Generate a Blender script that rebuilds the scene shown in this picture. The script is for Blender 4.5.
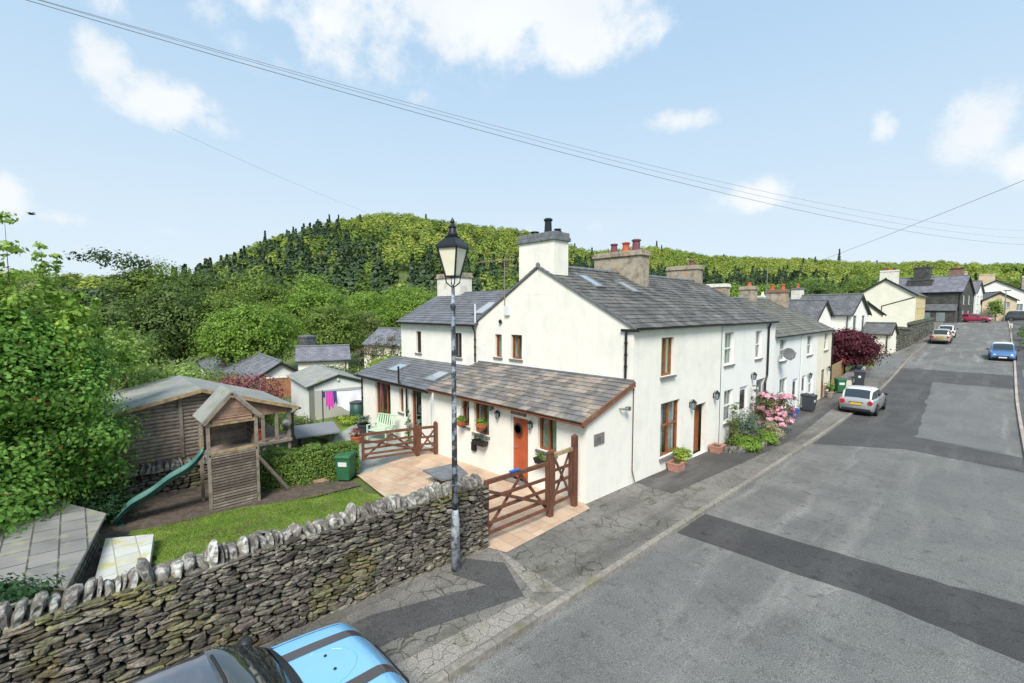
import bpy, math, random
import numpy as np
from mathutils import Vector, Matrix
from mathutils.geometry import tessellate_polygon
from mathutils import noise as mnoise

for o in list(bpy.data.objects): bpy.data.objects.remove(o)
scene = bpy.context.scene
col = scene.collection
R = math.radians

# ---------------------------------------------------------------- camera
cam_d = bpy.data.cameras.new('camera'); cam = bpy.data.objects.new('camera', cam_d); col.objects.link(cam)
cam_d.sensor_width = 36.0; cam_d.lens = 36.0*455/1024
cam_d.clip_start = 0.1; cam_d.clip_end = 6000
cam.location = (0, 0, 5.35)
cam.rotation_euler = (R(90-3.96), 0, R(46.04))
scene.camera = cam

# ---------------------------------------------------------------- sky, sun, exposure
SUN_EL, SUN_AZ = 48, 140          # azimuth measured clockwise from +Y
world = bpy.data.worlds.new("World"); scene.world = world; world.use_nodes = True
wn = world.node_tree.nodes; wl = world.node_tree.links; wn.clear()
def wnode(t, **k):
    n = wn.new(t)
    for a, b in k.items(): setattr(n, a, b)
    return n
w_out = wnode('ShaderNodeOutputWorld'); w_bg = wnode('ShaderNodeBackground')
sky = wnode('ShaderNodeTexSky', sky_type='NISHITA', sun_disc=False, sun_elevation=R(SUN_EL), sun_rotation=R(SUN_AZ))
sky.air_density = 1.0; sky.dust_density = 0.8; sky.ozone_density = 1.5; sky.altitude = 50
w_bg.inputs['Strength'].default_value = 0.080
wl.new(w_bg.outputs[0], w_out.inputs[0])
tc = wnode('ShaderNodeTexCoord')
def wmath(op, a, b=None, clamp=False):
    n = wnode('ShaderNodeMath', operation=op); n.use_clamp = clamp
    for i, v in enumerate((a, b)):
        if v is None: continue
        if isinstance(v, (int, float)): n.inputs[i].default_value = v
        else: wl.new(v, n.inputs[i])
    return n.outputs[0]
def wvec(op, a, b=None):
    n = wnode('ShaderNodeVectorMath', operation=op)
    for i, v in enumerate((a, b)):
        if v is None: continue
        if isinstance(v, (tuple, list)): n.inputs[i].default_value = v
        else: wl.new(v, n.inputs[i])
    return n
D = tc.outputs['Generated']
# small warp so that cloud edges billow
nz = wnode('ShaderNodeTexNoise'); nz.inputs['Scale'].default_value = 12; nz.inputs['Detail'].default_value = 9; nz.inputs['Roughness'].default_value = .62
wl.new(D, nz.inputs['Vector'])
# clouds: (azimuth towards -X from +Y, elevation, half width, half height, strength) in degrees
CLOUDS = [(58, 36, 19, 7.5, 1.25), (47, 34, 13, 7.0, 1.4), (38, 30.5, 10, 4.0, 1.1), (70, 30, 12, 4.5, .6), (30, 33, 6, 3, .5), (82.5, 19.3, 4.6, 2.4, 1.1), (87, 22, 2.2, 2.8, .95), (86.5, 26, 1.9, 1.8, .85), (79.3, 18.3, 3.0, 1.7, .8), (93.5, 9, 2.2, 2.4, 1.0),
          (90.5, 8.0, 2.5, .9, .6), (83, 7.5, 2.2, 1.4, .45), (27.5, 20.8, 5.2, 1.3, .85), (18.5, 12.3, 5.4, 1.9, .95), (7.8, 17.0, 1.3, 1.6, .85),
          (1.0, 15.5, 3.2, 3.5, 1.1), (-3, 12, 4, 2.2, 1.0), (57.5, 24.0, 2.5, 1.3, .35), (64, 27, 14, 3.2, .45), (38, 10, 9, 1.0, .3), (110, 30, 12, 5, 1), (-25, 22, 10, 5, 1), (150, 28, 14, 6, 1), (210, 25, 16, 6, 1)]
dens = None
for az, el, a, b, s in CLOUDS:
    az, el = R(az), R(el)
    c = (-math.sin(az)*math.cos(el), math.cos(az)*math.cos(el), math.sin(el))
    t = (-math.cos(az), -math.sin(az), 0)
    up = (math.sin(az)*math.sin(el), -math.cos(az)*math.sin(el), math.cos(el))
    d = wvec('SUBTRACT', D, c).outputs['Vector']
    p = wmath('DIVIDE', wvec('DOT_PRODUCT', d, t).outputs['Value'], R(a))
    q = wmath('DIVIDE', wvec('DOT_PRODUCT', d, up).outputs['Value'], R(b))
    rr = wmath('SQRT', wmath('ADD', wmath('MULTIPLY', p, p), wmath('MULTIPLY', q, q)))
    m = wmath('MULTIPLY', wmath('SUBTRACT', 1.25, rr, True), s)
    dens = m if dens is None else wmath('MAXIMUM', dens, m)
noise_v = wmath('MULTIPLY', wmath('SUBTRACT', nz.outputs['Fac'], .5), 2.6)
dd = wmath('ADD', dens, noise_v)
gate = wmath('MULTIPLY', dens, 3.0, True)
cov = wnode('ShaderNodeMapRange', interpolation_type='SMOOTHSTEP'); wl.new(dd, cov.inputs[0])
cov.inputs[1].default_value = .08; cov.inputs[2].default_value = .98
covg = wmath('MULTIPLY', wmath('MULTIPLY', cov.outputs[0], gate), .93)
nz2 = wnode('ShaderNodeTexNoise'); nz2.inputs['Scale'].default_value = 5; nz2.inputs['Detail'].default_value = 6; wl.new(D, nz2.inputs['Vector'])
cshade = wnode('ShaderNodeMix', data_type='RGBA'); wl.new(nz2.outputs['Fac'], cshade.inputs['Factor'])
cshade.inputs[6].default_value = (4.9, 5.4, 5.8, 1); cshade.inputs[7].default_value = (7.0, 7.0, 7.0, 1)
# thin high haze whitens the blue, more towards the horizon
sep = wnode('ShaderNodeSeparateXYZ'); wl.new(D, sep.inputs[0])
hz = wnode('ShaderNodeMapRange'); wl.new(sep.outputs[2], hz.inputs[0])
hz.inputs[1].default_value = 0.0; hz.inputs[2].default_value = .6; hz.inputs[3].default_value = .97; hz.inputs[4].default_value = .86
hm = wnode('ShaderNodeMix', data_type='RGBA'); wl.new(hz.outputs[0], hm.inputs['Factor']); wl.new(sky.outputs[0], hm.inputs[6])
hg = wnode('ShaderNodeMapRange'); wl.new(sep.outputs[2], hg.inputs[0]); hg.inputs[1].default_value = .02; hg.inputs[2].default_value = .5
hc = wnode('ShaderNodeMix', data_type='RGBA'); wl.new(hg.outputs[0], hc.inputs['Factor']); hc.inputs[6].default_value = (5.0, 5.7, 6.2, 1); hc.inputs[7].default_value = (3.2, 4.6, 6.05, 1); wl.new(hc.outputs[2], hm.inputs[7])
cm = wnode('ShaderNodeMix', data_type='RGBA'); wl.new(covg, cm.inputs['Factor']); wl.new(hm.outputs[2], cm.inputs[6]); wl.new(cshade.outputs[2], cm.inputs[7])
wl.new(cm.outputs[2], w_bg.inputs['Color'])

sun_d = bpy.data.lights.new('sun', 'SUN'); sun = bpy.data.objects.new('sun', sun_d); col.objects.link(sun)
sun_d.energy = 2.5; sun_d.angle = R(22); sun_d.color = (1, .955, .87)
_sa, _se = R(SUN_AZ), R(SUN_EL)
sdir = Vector((math.sin(_sa)*math.cos(_se), math.cos(_sa)*math.cos(_se), math.sin(_se)))
sun.rotation_euler = sdir.to_track_quat('Z', 'Y').to_euler()
sun.location = sdir*50
vs = scene.view_settings
vs.view_transform = 'Standard'; vs.look = 'None'; vs.gamma = 1; vs.exposure = 0.98; vs.use_curve_mapping = False
try:
    scene.cycles.max_bounces = 5; scene.cycles.transparent_max_bounces = 6
except Exception: pass

# ---------------------------------------------------------------- materials
def M(name, c, rough=.8, var=0.0, c2=None, nscale=3, nlo=.4, nhi=.62, bump=0.0, bscale=30, metal=0.0, spec=.4, c3=None, n3=.4, hue=0.0, coat=0.0, lo3=.55, hi3=.7, detail=6, streak=None):
    m = bpy.data.materials.new(name); m.use_nodes = True
    n, l = m.node_tree.nodes, m.node_tree.links
    p = n['Principled BSDF']
    p.inputs['Roughness'].default_value = rough; p.inputs['Metallic'].default_value = metal
    p.inputs['Specular IOR Level'].default_value = spec; p.inputs['Coat Weight'].default_value = coat
    t = n.new('ShaderNodeTexCoord')
    rgb = n.new('ShaderNodeRGB'); rgb.outputs[0].default_value = (*c, 1); out = rgb.outputs[0]
    def noisefac(scale, lo, hi):
        z = n.new('ShaderNodeTexNoise'); z.inputs['Scale'].default_value = scale; z.inputs['Detail'].default_value = detail; z.inputs['Roughness'].default_value = .65
        l.new(t.outputs['Object'], z.inputs['Vector'])
        r = n.new('ShaderNodeMapRange'); l.new(z.outputs['Fac'], r.inputs[0]); r.inputs[1].default_value = lo; r.inputs[2].default_value = hi
        return r.outputs[0]
    def mix(f, a, b):
        x = n.new('ShaderNodeMix'); x.data_type = 'RGBA'; l.new(f, x.inputs['Factor']); l.new(a, x.inputs[6])
        if isinstance(b, tuple): x.inputs[7].default_value = (*b, 1)
        else: l.new(b, x.inputs[7])
        return x.outputs[2]
    if c2: out = mix(noisefac(nscale, nlo, nhi), out, c2)
    if c3: out = mix(noisefac(n3, lo3, hi3), out, c3)
    if streak:
        mp = n.new('ShaderNodeMapping'); mp.inputs['Scale'].default_value = (1.6, 1.6, .5); l.new(t.outputs['Object'], mp.inputs['Vector'])
        z = n.new('ShaderNodeTexNoise'); z.inputs['Scale'].default_value = 1.3; z.inputs['Detail'].default_value = 7; z.inputs['Roughness'].default_value = .7; l.new(mp.outputs[0], z.inputs['Vector'])
        r = n.new('ShaderNodeMapRange'); l.new(z.outputs['Fac'], r.inputs[0]); r.inputs[1].default_value = .50; r.inputs[2].default_value = .85; r.inputs[4].default_value = .55; out = mix(r.outputs[0], out, streak)
    if var or hue:
        g = n.new('ShaderNodeNewGeometry'); h = n.new('ShaderNodeHueSaturation')
        r = n.new('ShaderNodeMapRange'); l.new(g.outputs['Random Per Island'], r.inputs[0]); r.inputs[3].default_value = 1-var; r.inputs[4].default_value = 1+var
        l.new(r.outputs[0], h.inputs['Value'])
        if hue:
            w = n.new('ShaderNodeTexWhiteNoise'); w.noise_dimensions = '1D'; l.new(g.outputs['Random Per Island'], w.inputs['W'])
            r2 = n.new('ShaderNodeMapRange'); l.new(w.outputs['Value'], r2.inputs[0]); r2.inputs[3].default_value = .5-hue; r2.inputs[4].default_value = .5+hue
            l.new(r2.outputs[0], h.inputs['Hue'])
        l.new(out, h.inputs['Color']); out = h.outputs[0]
    l.new(out, p.inputs['Base Color'])
    if bump:
        z = n.new('ShaderNodeTexNoise'); z.inputs['Scale'].default_value = bscale; z.inputs['Detail'].default_value = 5; l.new(t.outputs['Object'], z.inputs['Vector'])
        b = n.new('ShaderNodeBump'); b.inputs['Strength'].default_value = bump; b.inputs['Distance'].default_value = .02; l.new(z.outputs['Fac'], b.inputs['Height']); l.new(b.outputs[0], p.inputs['Normal'])
    return m

def leafmat(name, dark, light, trans=.35, rough=.55, accent=None, acc=.93, tint=False):
    m = bpy.data.materials.new(name); m.use_nodes = True
    n, l = m.node_tree.nodes, m.node_tree.links; n.clear()
    g = n.new('ShaderNodeNewGeometry'); x = n.new('ShaderNodeValToRGB'); l.new(g.outputs['Random Per Island'], x.inputs[0])
    x.color_ramp.elements[0].color = (*dark, 1); x.color_ramp.elements[1].color = (*light, 1)
    x.color_ramp.elements[1].position = acc if accent else 1.0
    if accent:
        e = x.color_ramp.elements.new(min(.999, acc+.01)); e.color = (*accent, 1)
    if tint:   # every tree of the wood has its own colour
        at = n.new('ShaderNodeAttribute'); at.attribute_name = 'tint'; ad = n.new('ShaderNodeMath'); ad.operation = 'MULTIPLY_ADD'; l.new(g.outputs['Random Per Island'], ad.inputs[0]); ad.inputs[1].default_value = .22; l.new(at.outputs['Fac'], ad.inputs[2]); l.new(ad.outputs[0], x.inputs[0])
    # clump scale variation of the foliage colour itself
    t = n.new('ShaderNodeTexCoord'); z = n.new('ShaderNodeTexNoise'); z.inputs['Scale'].default_value = .9; z.inputs['Detail'].default_value = 3; l.new(t.outputs['Object'], z.inputs['Vector'])
    mr = n.new('ShaderNodeMapRange'); l.new(z.outputs['Fac'], mr.inputs[0]); mr.inputs[1].default_value = .3; mr.inputs[2].default_value = .7; mr.inputs[3].default_value = .7; mr.inputs[4].default_value = 1.3
    h = n.new('ShaderNodeHueSaturation'); l.new(mr.outputs[0], h.inputs['Value']); l.new(x.outputs[0], h.inputs['Color'])
    p = n.new('ShaderNodeBsdfPrincipled'); p.inputs['Roughness'].default_value = rough; p.inputs['Specular IOR Level'].default_value = .25
    tr = n.new('ShaderNodeBsdfTranslucent'); mx = n.new('ShaderNodeMixShader'); mx.inputs[0].default_value = trans
    o = n.new('ShaderNodeOutputMaterial')
    l.new(h.outputs[0], p.inputs['Base Color']); l.new(h.outputs[0], tr.inputs[0]); l.new(p.outputs[0], mx.inputs[1]); l.new(tr.outputs[0], mx.inputs[2]); l.new(mx.outputs[0], o.inputs[0])
    return m

def glassmat(name, tint=(.75, .8, .8), refl=.35):
    m = bpy.data.materials.new(name); m.use_nodes = True
    n, l = m.node_tree.nodes, m.node_tree.links; n.clear()
    t = n.new('ShaderNodeBsdfTransparent'); t.inputs[0].default_value = (*tint, 1)
    g = n.new('ShaderNodeBsdfGlossy'); g.inputs['Roughness'].default_value = .03
    mx = n.new('ShaderNodeMixShader'); mx.inputs[0].default_value = refl; o = n.new('ShaderNodeOutputMaterial')
    l.new(t.outputs[0], mx.inputs[1]); l.new(g.outputs[0], mx.inputs[2]); l.new(mx.outputs[0], o.inputs[0])
    return m

def brickmat(name, c1, c2, mortar, bw, bh, rough=.8, msize=.02, var=.2, bump=.4, moss=None, squash=.5):
    """courses of slates or stones laid out in the surface's own metric UV"""
    m = bpy.data.materials.new(name); m.use_nodes = True
    n, l = m.node_tree.nodes, m.node_tree.links; p = n['Principled BSDF']; p.inputs['Roughness'].default_value = rough
    uv = n.new('ShaderNodeUVMap'); b = n.new('ShaderNodeTexBrick'); l.new(uv.outputs[0], b.inputs['Vector'])
    b.inputs['Color1'].default_value = (*c1, 1); b.inputs['Color2'].default_value = (*c2, 1); b.inputs['Mortar'].default_value = (*mortar, 1)
    b.inputs['Scale'].default_value = 1; b.inputs['Brick Width'].default_value = bw; b.inputs['Row Height'].default_value = bh; b.inputs['Mortar Size'].default_value = msize; b.inputs['Mortar Smooth'].default_value = .3
    b.offset = squash
    z = n.new('ShaderNodeTexNoise'); z.inputs['Scale'].default_value = 1.2; z.inputs['Detail'].default_value = 6; l.new(uv.outputs[0], z.inputs['Vector'])
    r = n.new('ShaderNodeMapRange'); l.new(z.outputs['Fac'], r.inputs[0]); r.inputs[1].default_value = .3; r.inputs[2].default_value = .7; r.inputs[3].default_value = 1-var; r.inputs[4].default_value = 1+var
    h = n.new('ShaderNodeHueSaturation'); l.new(r.outputs[0], h.inputs['Value']); l.new(b.outputs['Color'], h.inputs['Color']); out = h.outputs[0]
    if moss:
        z2 = n.new('ShaderNodeTexNoise'); z2.inputs['Scale'].default_value = 2.5; z2.inputs['Detail'].default_value = 8; l.new(uv.outputs[0], z2.inputs['Vector'])
        r2 = n.new('ShaderNodeMapRange'); l.new(z2.outputs['Fac'], r2.inputs[0]); r2.inputs[1].default_value = .52; r2.inputs[2].default_value = .68
        x = n.new('ShaderNodeMix'); x.data_type = 'RGBA'; l.new(r2.outputs[0], x.inputs['Factor']); l.new(out, x.inputs[6]); x.inputs[7].default_value = (*moss, 1); out = x.outputs[2]
    l.new(out, p.inputs['Base Color'])
    bm = n.new('ShaderNodeBump'); bm.inputs['Strength'].default_value = bump; bm.inputs['Distance'].default_value = .02; bm.invert = True
    l.new(b.outputs['Fac'], bm.inputs['Height']); l.new(bm.outputs[0], p.inputs['Normal'])
    return m

m_render = M('white_roughcast', (.85, .815, .735), .9, c2=(.74, .72, .66), nscale=1.3, nlo=.45, nhi=.75, bump=.45, bscale=34, c3=(.60, .60, .54), n3=.9, lo3=.63, hi3=.85, streak=(.60, .58, .52))
m_render_front = M('cream_roughcast', (.85, .815, .735), .9, c2=(.73, .71, .65), nscale=1.1, nlo=.5, nhi=.8, bump=.55, bscale=40, streak=(.62, .595, .53))
m_white = M('white_render', (.82, .81, .775), .85, streak=(.62, .61, .56), c2=(.72, .71, .67), nscale=1.0, nlo=.5, nhi=.85, bump=.25, bscale=40)
m_white2 = M('cool_white_render', (.78, .785, .77), .85, streak=(.60, .60, .57), c2=(.66, .665, .65), nscale=1.4, nlo=.5, nhi=.85, bump=.25, bscale=40)
m_cream = M('cream_painted_render', (.80, .75, .60), .85, c2=(.70, .65, .52), nscale=1.4, bump=.2)
m_palecream = M('pale_cream_render', (.82, .785, .67), .85, c2=(.75, .71, .60), nscale=.8, bump=.2)
m_yellow = M('yellow_painted_render', (.70, .56, .27), .85, c2=(.62, .48, .22), nscale=.8)
m_peach = M('peach_render', (.62, .50, .36), .85, c2=(.5, .4, .28), nscale=1.2)
m_chim = M('chimney_render', (.72, .70, .62), .9, c2=(.42, .39, .33), nscale=2.2, nlo=.5, nhi=.72, bump=.3)
m_chimbrown = M('weathered_chimney_render', (.40, .35, .27), .9, c2=(.17, .14, .11), nscale=3.2, nlo=.42, nhi=.68, bump=.3, c3=(.46, .28, .17), n3=2.2)
m_slatecap = M('slate_capping', (.12, .135, .15), .7, c2=(.2, .21, .22), nscale=5, bump=.2)
m_mainslate = M('weathered_blue_slate', (.075, .072, .069), .75, var=.17, c2=(.20, .19, .175), nscale=1.6, nlo=.42, nhi=.72, bump=.12, bscale=20, c3=(.05, .05, .052), n3=.5, hue=.01)
m_rusticslate = M('rustic_lean_to_slate', (.15, .142, .138), .65, var=.34, c2=(.33, .27, .21), nscale=1.7, nlo=.45, nhi=.66, bump=.15, bscale=20, hue=.02)
m_wingslate = M('smooth_grey_slate', (.115, .12, .135), .55, var=.16, c2=(.155, .16, .175), nscale=1.2, bump=.08)
m_rowslate = M('mossy_grey_slate', (.115, .11, .10), .75, var=.25, c2=(.17, .165, .13), nscale=.8, bump=.12, c3=(.07, .068, .06), n3=.7)
m_farslate = brickmat('far_slate', (.10, .10, .11), (.15, .15, .155), (.05, .05, .05), .45, .28, .65, var=.3)
m_farslate2 = brickmat('far_blue_slate', (.14, .145, .17), (.20, .20, .225), (.09, .09, .1), .45, .28, .55, var=.25)
m_darkwoodpaint = M('black_gutter_plastic', (.018, .018, .02), .4)
m_brownwood = M('stained_brown_timber', (.30, .105, .04), .5, c2=(.22, .07, .03), nscale=6, bump=.1)
m_gate = M('red_brown_gate_timber', (.165, .068, .04), .6, c2=(.10, .042, .026), nscale=5, bump=.15, var=.12)
m_oldrail = M('weathered_top_rail', (.40, .31, .17), .8, c2=(.25, .16, .09), nscale=6)
m_orange = M('orange_door_paint', (.50, .115, .045), .45, c2=(.42, .09, .035), nscale=3)
m_frame = M('oak_window_frame', (.27, .10, .035), .45, c2=(.20, .07, .025), nscale=7)
m_whiteframe = M('white_upvc', (.70, .71, .70), .4)
m_greyframe = M('dark_window_frame', (.05, .04, .035), .5)
m_sill = M('slate_sill', (.14, .135, .13), .7, c2=(.22, .2, .19), nscale=6)
m_glass = glassmat('window_glass')
m_darkglass = M('dark_glass', (.03, .04, .045), .06, spec=.8)
m_greyglass = M('grey_reflecting_glass', (.20, .25, .27), .08, spec=.8)
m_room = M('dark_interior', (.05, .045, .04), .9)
m_curtain = M('pale_curtain', (.62, .66, .62), .9, c2=(.42, .5, .48), nscale=9)
m_redbrick = brickmat('red_chimney_brick', (.28, .10, .06), (.22, .09, .06), (.25, .2, .17), .23, .08, .85)
m_terracotta = M('terracotta', (.52, .13, .055), .75, c2=(.33, .08, .05), nscale=8, var=.2)
m_purplepot = M('purple_grey_pot', (.17, .06, .08), .75)
m_pinkpot = M('pink_terracotta_planter', (.50, .24, .18), .8, c2=(.38, .2, .16), nscale=7)
m_black = M('black_paint', (.012, .013, .016), .4)
m_blackworn = M('flaking_black_paint', (.045, .05, .06), .45, c2=(.33, .38, .44), nscale=6, nlo=.47, nhi=.58, bump=.2)
m_greypost = M('worn_grey_steel', (.40, .43, .46), .55, c2=(.06, .065, .08), nscale=5, nlo=.45, nhi=.6, bump=.1)
m_stone = M('slate_walling_stone', (.105, .092, .074), .9, var=.6, c2=(.27, .245, .20), nscale=9, nlo=.48, nhi=.68, bump=.9, bscale=22, c3=(.17, .155, .05), n3=1.0, lo3=.53, hi3=.70, hue=.03)
m_coping = M('lichened_coping_stone', (.15, .135, .115), .9, var=.35, c2=(.42, .41, .38), nscale=10, nlo=.47, nhi=.62, bump=.8, bscale=13, c3=(.12, .10, .085), n3=3, hue=.03)
m_streetstone = M('dark_street_walling', (.075, .075, .06), .95, var=.4, c2=(.14, .14, .12), nscale=2, bump=.4, bscale=8, c3=(.06, .085, .03), n3=.5)
m_wallcore = M('wall_core_dark', (.035, .03, .025), 1)
m_rubble = brickmat('rubble_stone', (.13, .13, .11), (.26, .25, .22), (.03, .03, .025), .3, .13, .9, .03, .4, .8, moss=(.09, .11, .04))
m_darkstone = brickmat('dark_slate_stone', (.06, .06, .058), (.125, .122, .115), (.02, .02, .02), .35, .14, .9, .02, .3, .5)
m_boards = M('weathered_boarding', (.27, .225, .185), .85, var=.16, c2=(.16, .125, .10), nscale=5, nlo=.45, nhi=.65, bump=.25, bscale=25)
m_boardsred = M('reddish_boarding', (.30, .19, .135), .85, var=.16, c2=(.20, .12, .09), nscale=4, bump=.25)
m_darkboards = M('damp_dark_boarding', (.13, .105, .085), .85, var=.45, c2=(.22, .185, .15), nscale=4, nlo=.5, nhi=.7, bump=.3, bscale=25)
m_felt = M('weathered_roof_felt', (.30, .30, .29), .9, c2=(.22, .23, .20), nscale=1.6, bump=.2, c3=(.20, .24, .11), n3=2.2, lo3=.58, hi3=.7)
m_slide = M('green_slide_plastic', (.03, .11, .095), .5, c2=(.055, .17, .15), nscale=3)
m_greenbin = M('green_bin_plastic', (.022, .115, .05), .5, c2=(.035, .14, .065), nscale=4)
m_greybin = M('dark_grey_bin_plastic', (.045, .052, .062), .5)
m_rubber = M('black_rubber', (.015, .015, .015), .8)
m_bluetub = M('blue_box_plastic', (.015, .12, .45), .45)
m_slab = brickmat('grey_roof_slabs', (.20, .195, .185), (.26, .25, .235), (.085, .08, .075), .62, .42, .8, .016, .18, .8, moss=(.30, .29, .20))
m_slabpale = brickmat('pale_lichened_slabs', (.46, .46, .42), (.58, .58, .54), (.3, .3, .22), .5, .4, .8, .012, .15, .3, moss=(.46, .44, .17))
m_bark = M('bark', (.13, .105, .08), .95, c2=(.07, .055, .045), nscale=8, bump=.5)
m_chrome = M('chrome', (.6, .6, .62), .15, metal=1.0)
m_alu = M('aluminium', (.45, .46, .48), .35, metal=1.0)
m_dish = M('grey_dish', (.12, .12, .125), .5)
m_lampglass = M('frosted_lamp_glass', (.86, .82, .68), .25, c2=(.80, .75, .58), nscale=2)
m_cloth_white = M('white_sheet', (.82, .82, .86), .9, bump=.2, bscale=6)
m_cloth_pink = M('pink_garment', (.62, .07, .42), .9)
m_cloth_blue = M('navy_garment', (.05, .07, .2), .9)
m_palegreen = M('pale_green_paint', (.50, .64, .47), .6)
m_cable = M('black_cable', (.17, .175, .19), .6)

# foliage
lf_maple = leafmat('sycamore_leaves', (.12, .27, .04), (.31, .54, .12), .45, accent=(.38, .15, .05), acc=.985)
lf_mapletip = leafmat('young_yellow_leaves', (.20, .36, .05), (.42, .56, .12))
lf_willow = leafmat('willow_leaves', (.17, .27, .05), (.38, .50, .14))
lf_green = leafmat('mid_green_leaves', (.09, .15, .03), (.25, .35, .07), .45)
lf_bright = leafmat('bright_green_leaves', (.13, .235, .035), (.30, .44, .075), .45)
lf_dark = leafmat('dark_green_leaves', (.06, .105, .03), (.16, .24, .06), .4)
lf_olive = leafmat('olive_leaves', (.10, .13, .04), (.24, .28, .09))
lf_brown = leafmat('budding_brown_twigs', (.10, .08, .045), (.21, .19, .10))
lf_conifer = leafmat('conifer_needles', (.028, .055, .024), (.075, .12, .05), .12)
lf_wood = leafmat('hill_wood_leaves', (.065, .12, .022), (.23, .31, .06), .3, tint=True)
lf_beech = leafmat('hill_beech_leaves', (.17, .26, .035), (.38, .42, .085), .3, tint=True)
lf_acer = leafmat('purple_acer_leaves', (.045, .008, .016), (.145, .025, .042), .3)
lf_berberis = leafmat('barberry_leaves', (.17, .06, .06), (.30, .17, .11), .3, accent=(.30, .05, .12), acc=.75)
lf_hedge = leafmat('hedge_leaves', (.07, .135, .026), (.22, .33, .065))
lf_pink = leafmat('pink_blossom', (.62, .22, .34), (.85, .55, .62), .3)
lf_glaucous = leafmat('glaucous_leaves', (.07, .12, .08), (.19, .26, .18))
lf_lime = leafmat('lime_leaves', (.17, .26, .03), (.40, .50, .08))
lf_ivy = leafmat('ivy_leaves', (.02, .06, .025), (.07, .15, .05))
lf_yellowfl = leafmat('dry_flower_heads', (.40, .38, .2), (.6, .55, .35))

# ---------------------------------------------------------------- ground heights
_PY = [-60, 0, 2, 4, 6, 8, 10, 12, 15, 18, 24, 30, 36, 42, 48, 54, 60, 76, 95, 110, 120, 135, 160, 220, 400, 3000]
_PZ = [.6, .42, .40, .32, .25, .18, .13, .08, -.04, -.14, -.32, -.42, -.45, -.3, -.02, .35, .70, 1.5, 2.6, 3.2, 3.42, 3.5, 3.3, 2.5, 0, 0]
def _pz(y): return float(np.interp(y, _PY, _PZ))
def street_z(y):
    """pavement height along the street, smoothed"""
    return sum(_pz(y+d)*w for d, w in ((-2, .15), (-1, .2), (0, .3), (1, .2), (2, .15)))
_SY = np.arange(-60, 420, 1.0); _SZ = np.array([street_z(y) for y in _SY])
def pz(y): return float(np.interp(y, _SY, _SZ))
def rz(y): return pz(y)-.09
def sstep(a, b, x):
    t = min(1, max(0, (x-a)/(b-a))); return t*t*(3-2*t)
# ridge of the hills: azimuth (deg from +Y towards -X), ridge ground height, distance
_RA = [-60, -20, -3, 4, 10, 14, 21, 30, 36, 40, 45, 50, 54, 58, 62, 66, 70, 73, 77, 82, 90, 120, 200]
_RH = [40, 46, 50, 55, 61, 65, 70, 75, 77, 78, 83, 90, 96, 99, 96, 86, 70, 56, 38, 24, 16, 12, 10]
_RD = [900, 900, 900, 880, 850, 800, 760, 700, 660, 620, 590, 570, 560, 550, 540, 530, 520, 500, 460, 420, 400, 400, 400]
def ridge(az): return float(np.interp(az, _RA, _RH)), float(np.interp(az, _RA, _RD))
def T(x, y):
    """natural ground"""
    r = math.hypot(x, y); az = math.degrees(math.atan2(-x, y))
    base = min(pz(min(max(y, -50), 400)), 99)
    u = max(0., -7.3-x)
    k = sstep(20, 60, y)
    near = min(u, 8)*(.085 - .055*sstep(6.5, 9.5, y))
    far = min(max(0, u-16)*.085, 6.0)
    z = base-(near+far)*(1-.75*k)-.13
    h, d = ridge(az)
    r0 = 110 if az > 40 else 170
    s = sstep(r0, d, r)
    z = z*(1-s)+h*s
    if r > d: z -= (r-d)*.06
    if r > 60: z += 2.5*s*mnoise.noise(Vector((x*.012, y*.012, 0)))*4
    return z

# ---------------------------------------------------------------- mesh helpers
ORG = {}
def link(o, parent=None):
    col.objects.link(o)
    if parent is not None: o.parent = parent; ORG[o.name] = ORG.get(parent.name, Vector((0, 0, 0)))
    return o
def tag(o, label, cat, group=None, kind=None):
    o['label'] = label; o['category'] = cat
    if group: o['group'] = group
    if kind: o['kind'] = kind
    return o
def thing(name, label, cat, loc=(0, 0, 0), group=None):
    o = bpy.data.objects.new(name, None); col.objects.link(o); o.location = loc; o.empty_display_size = .2
    ORG[o.name] = Vector(loc); tag(o, label, cat, group); return o

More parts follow.
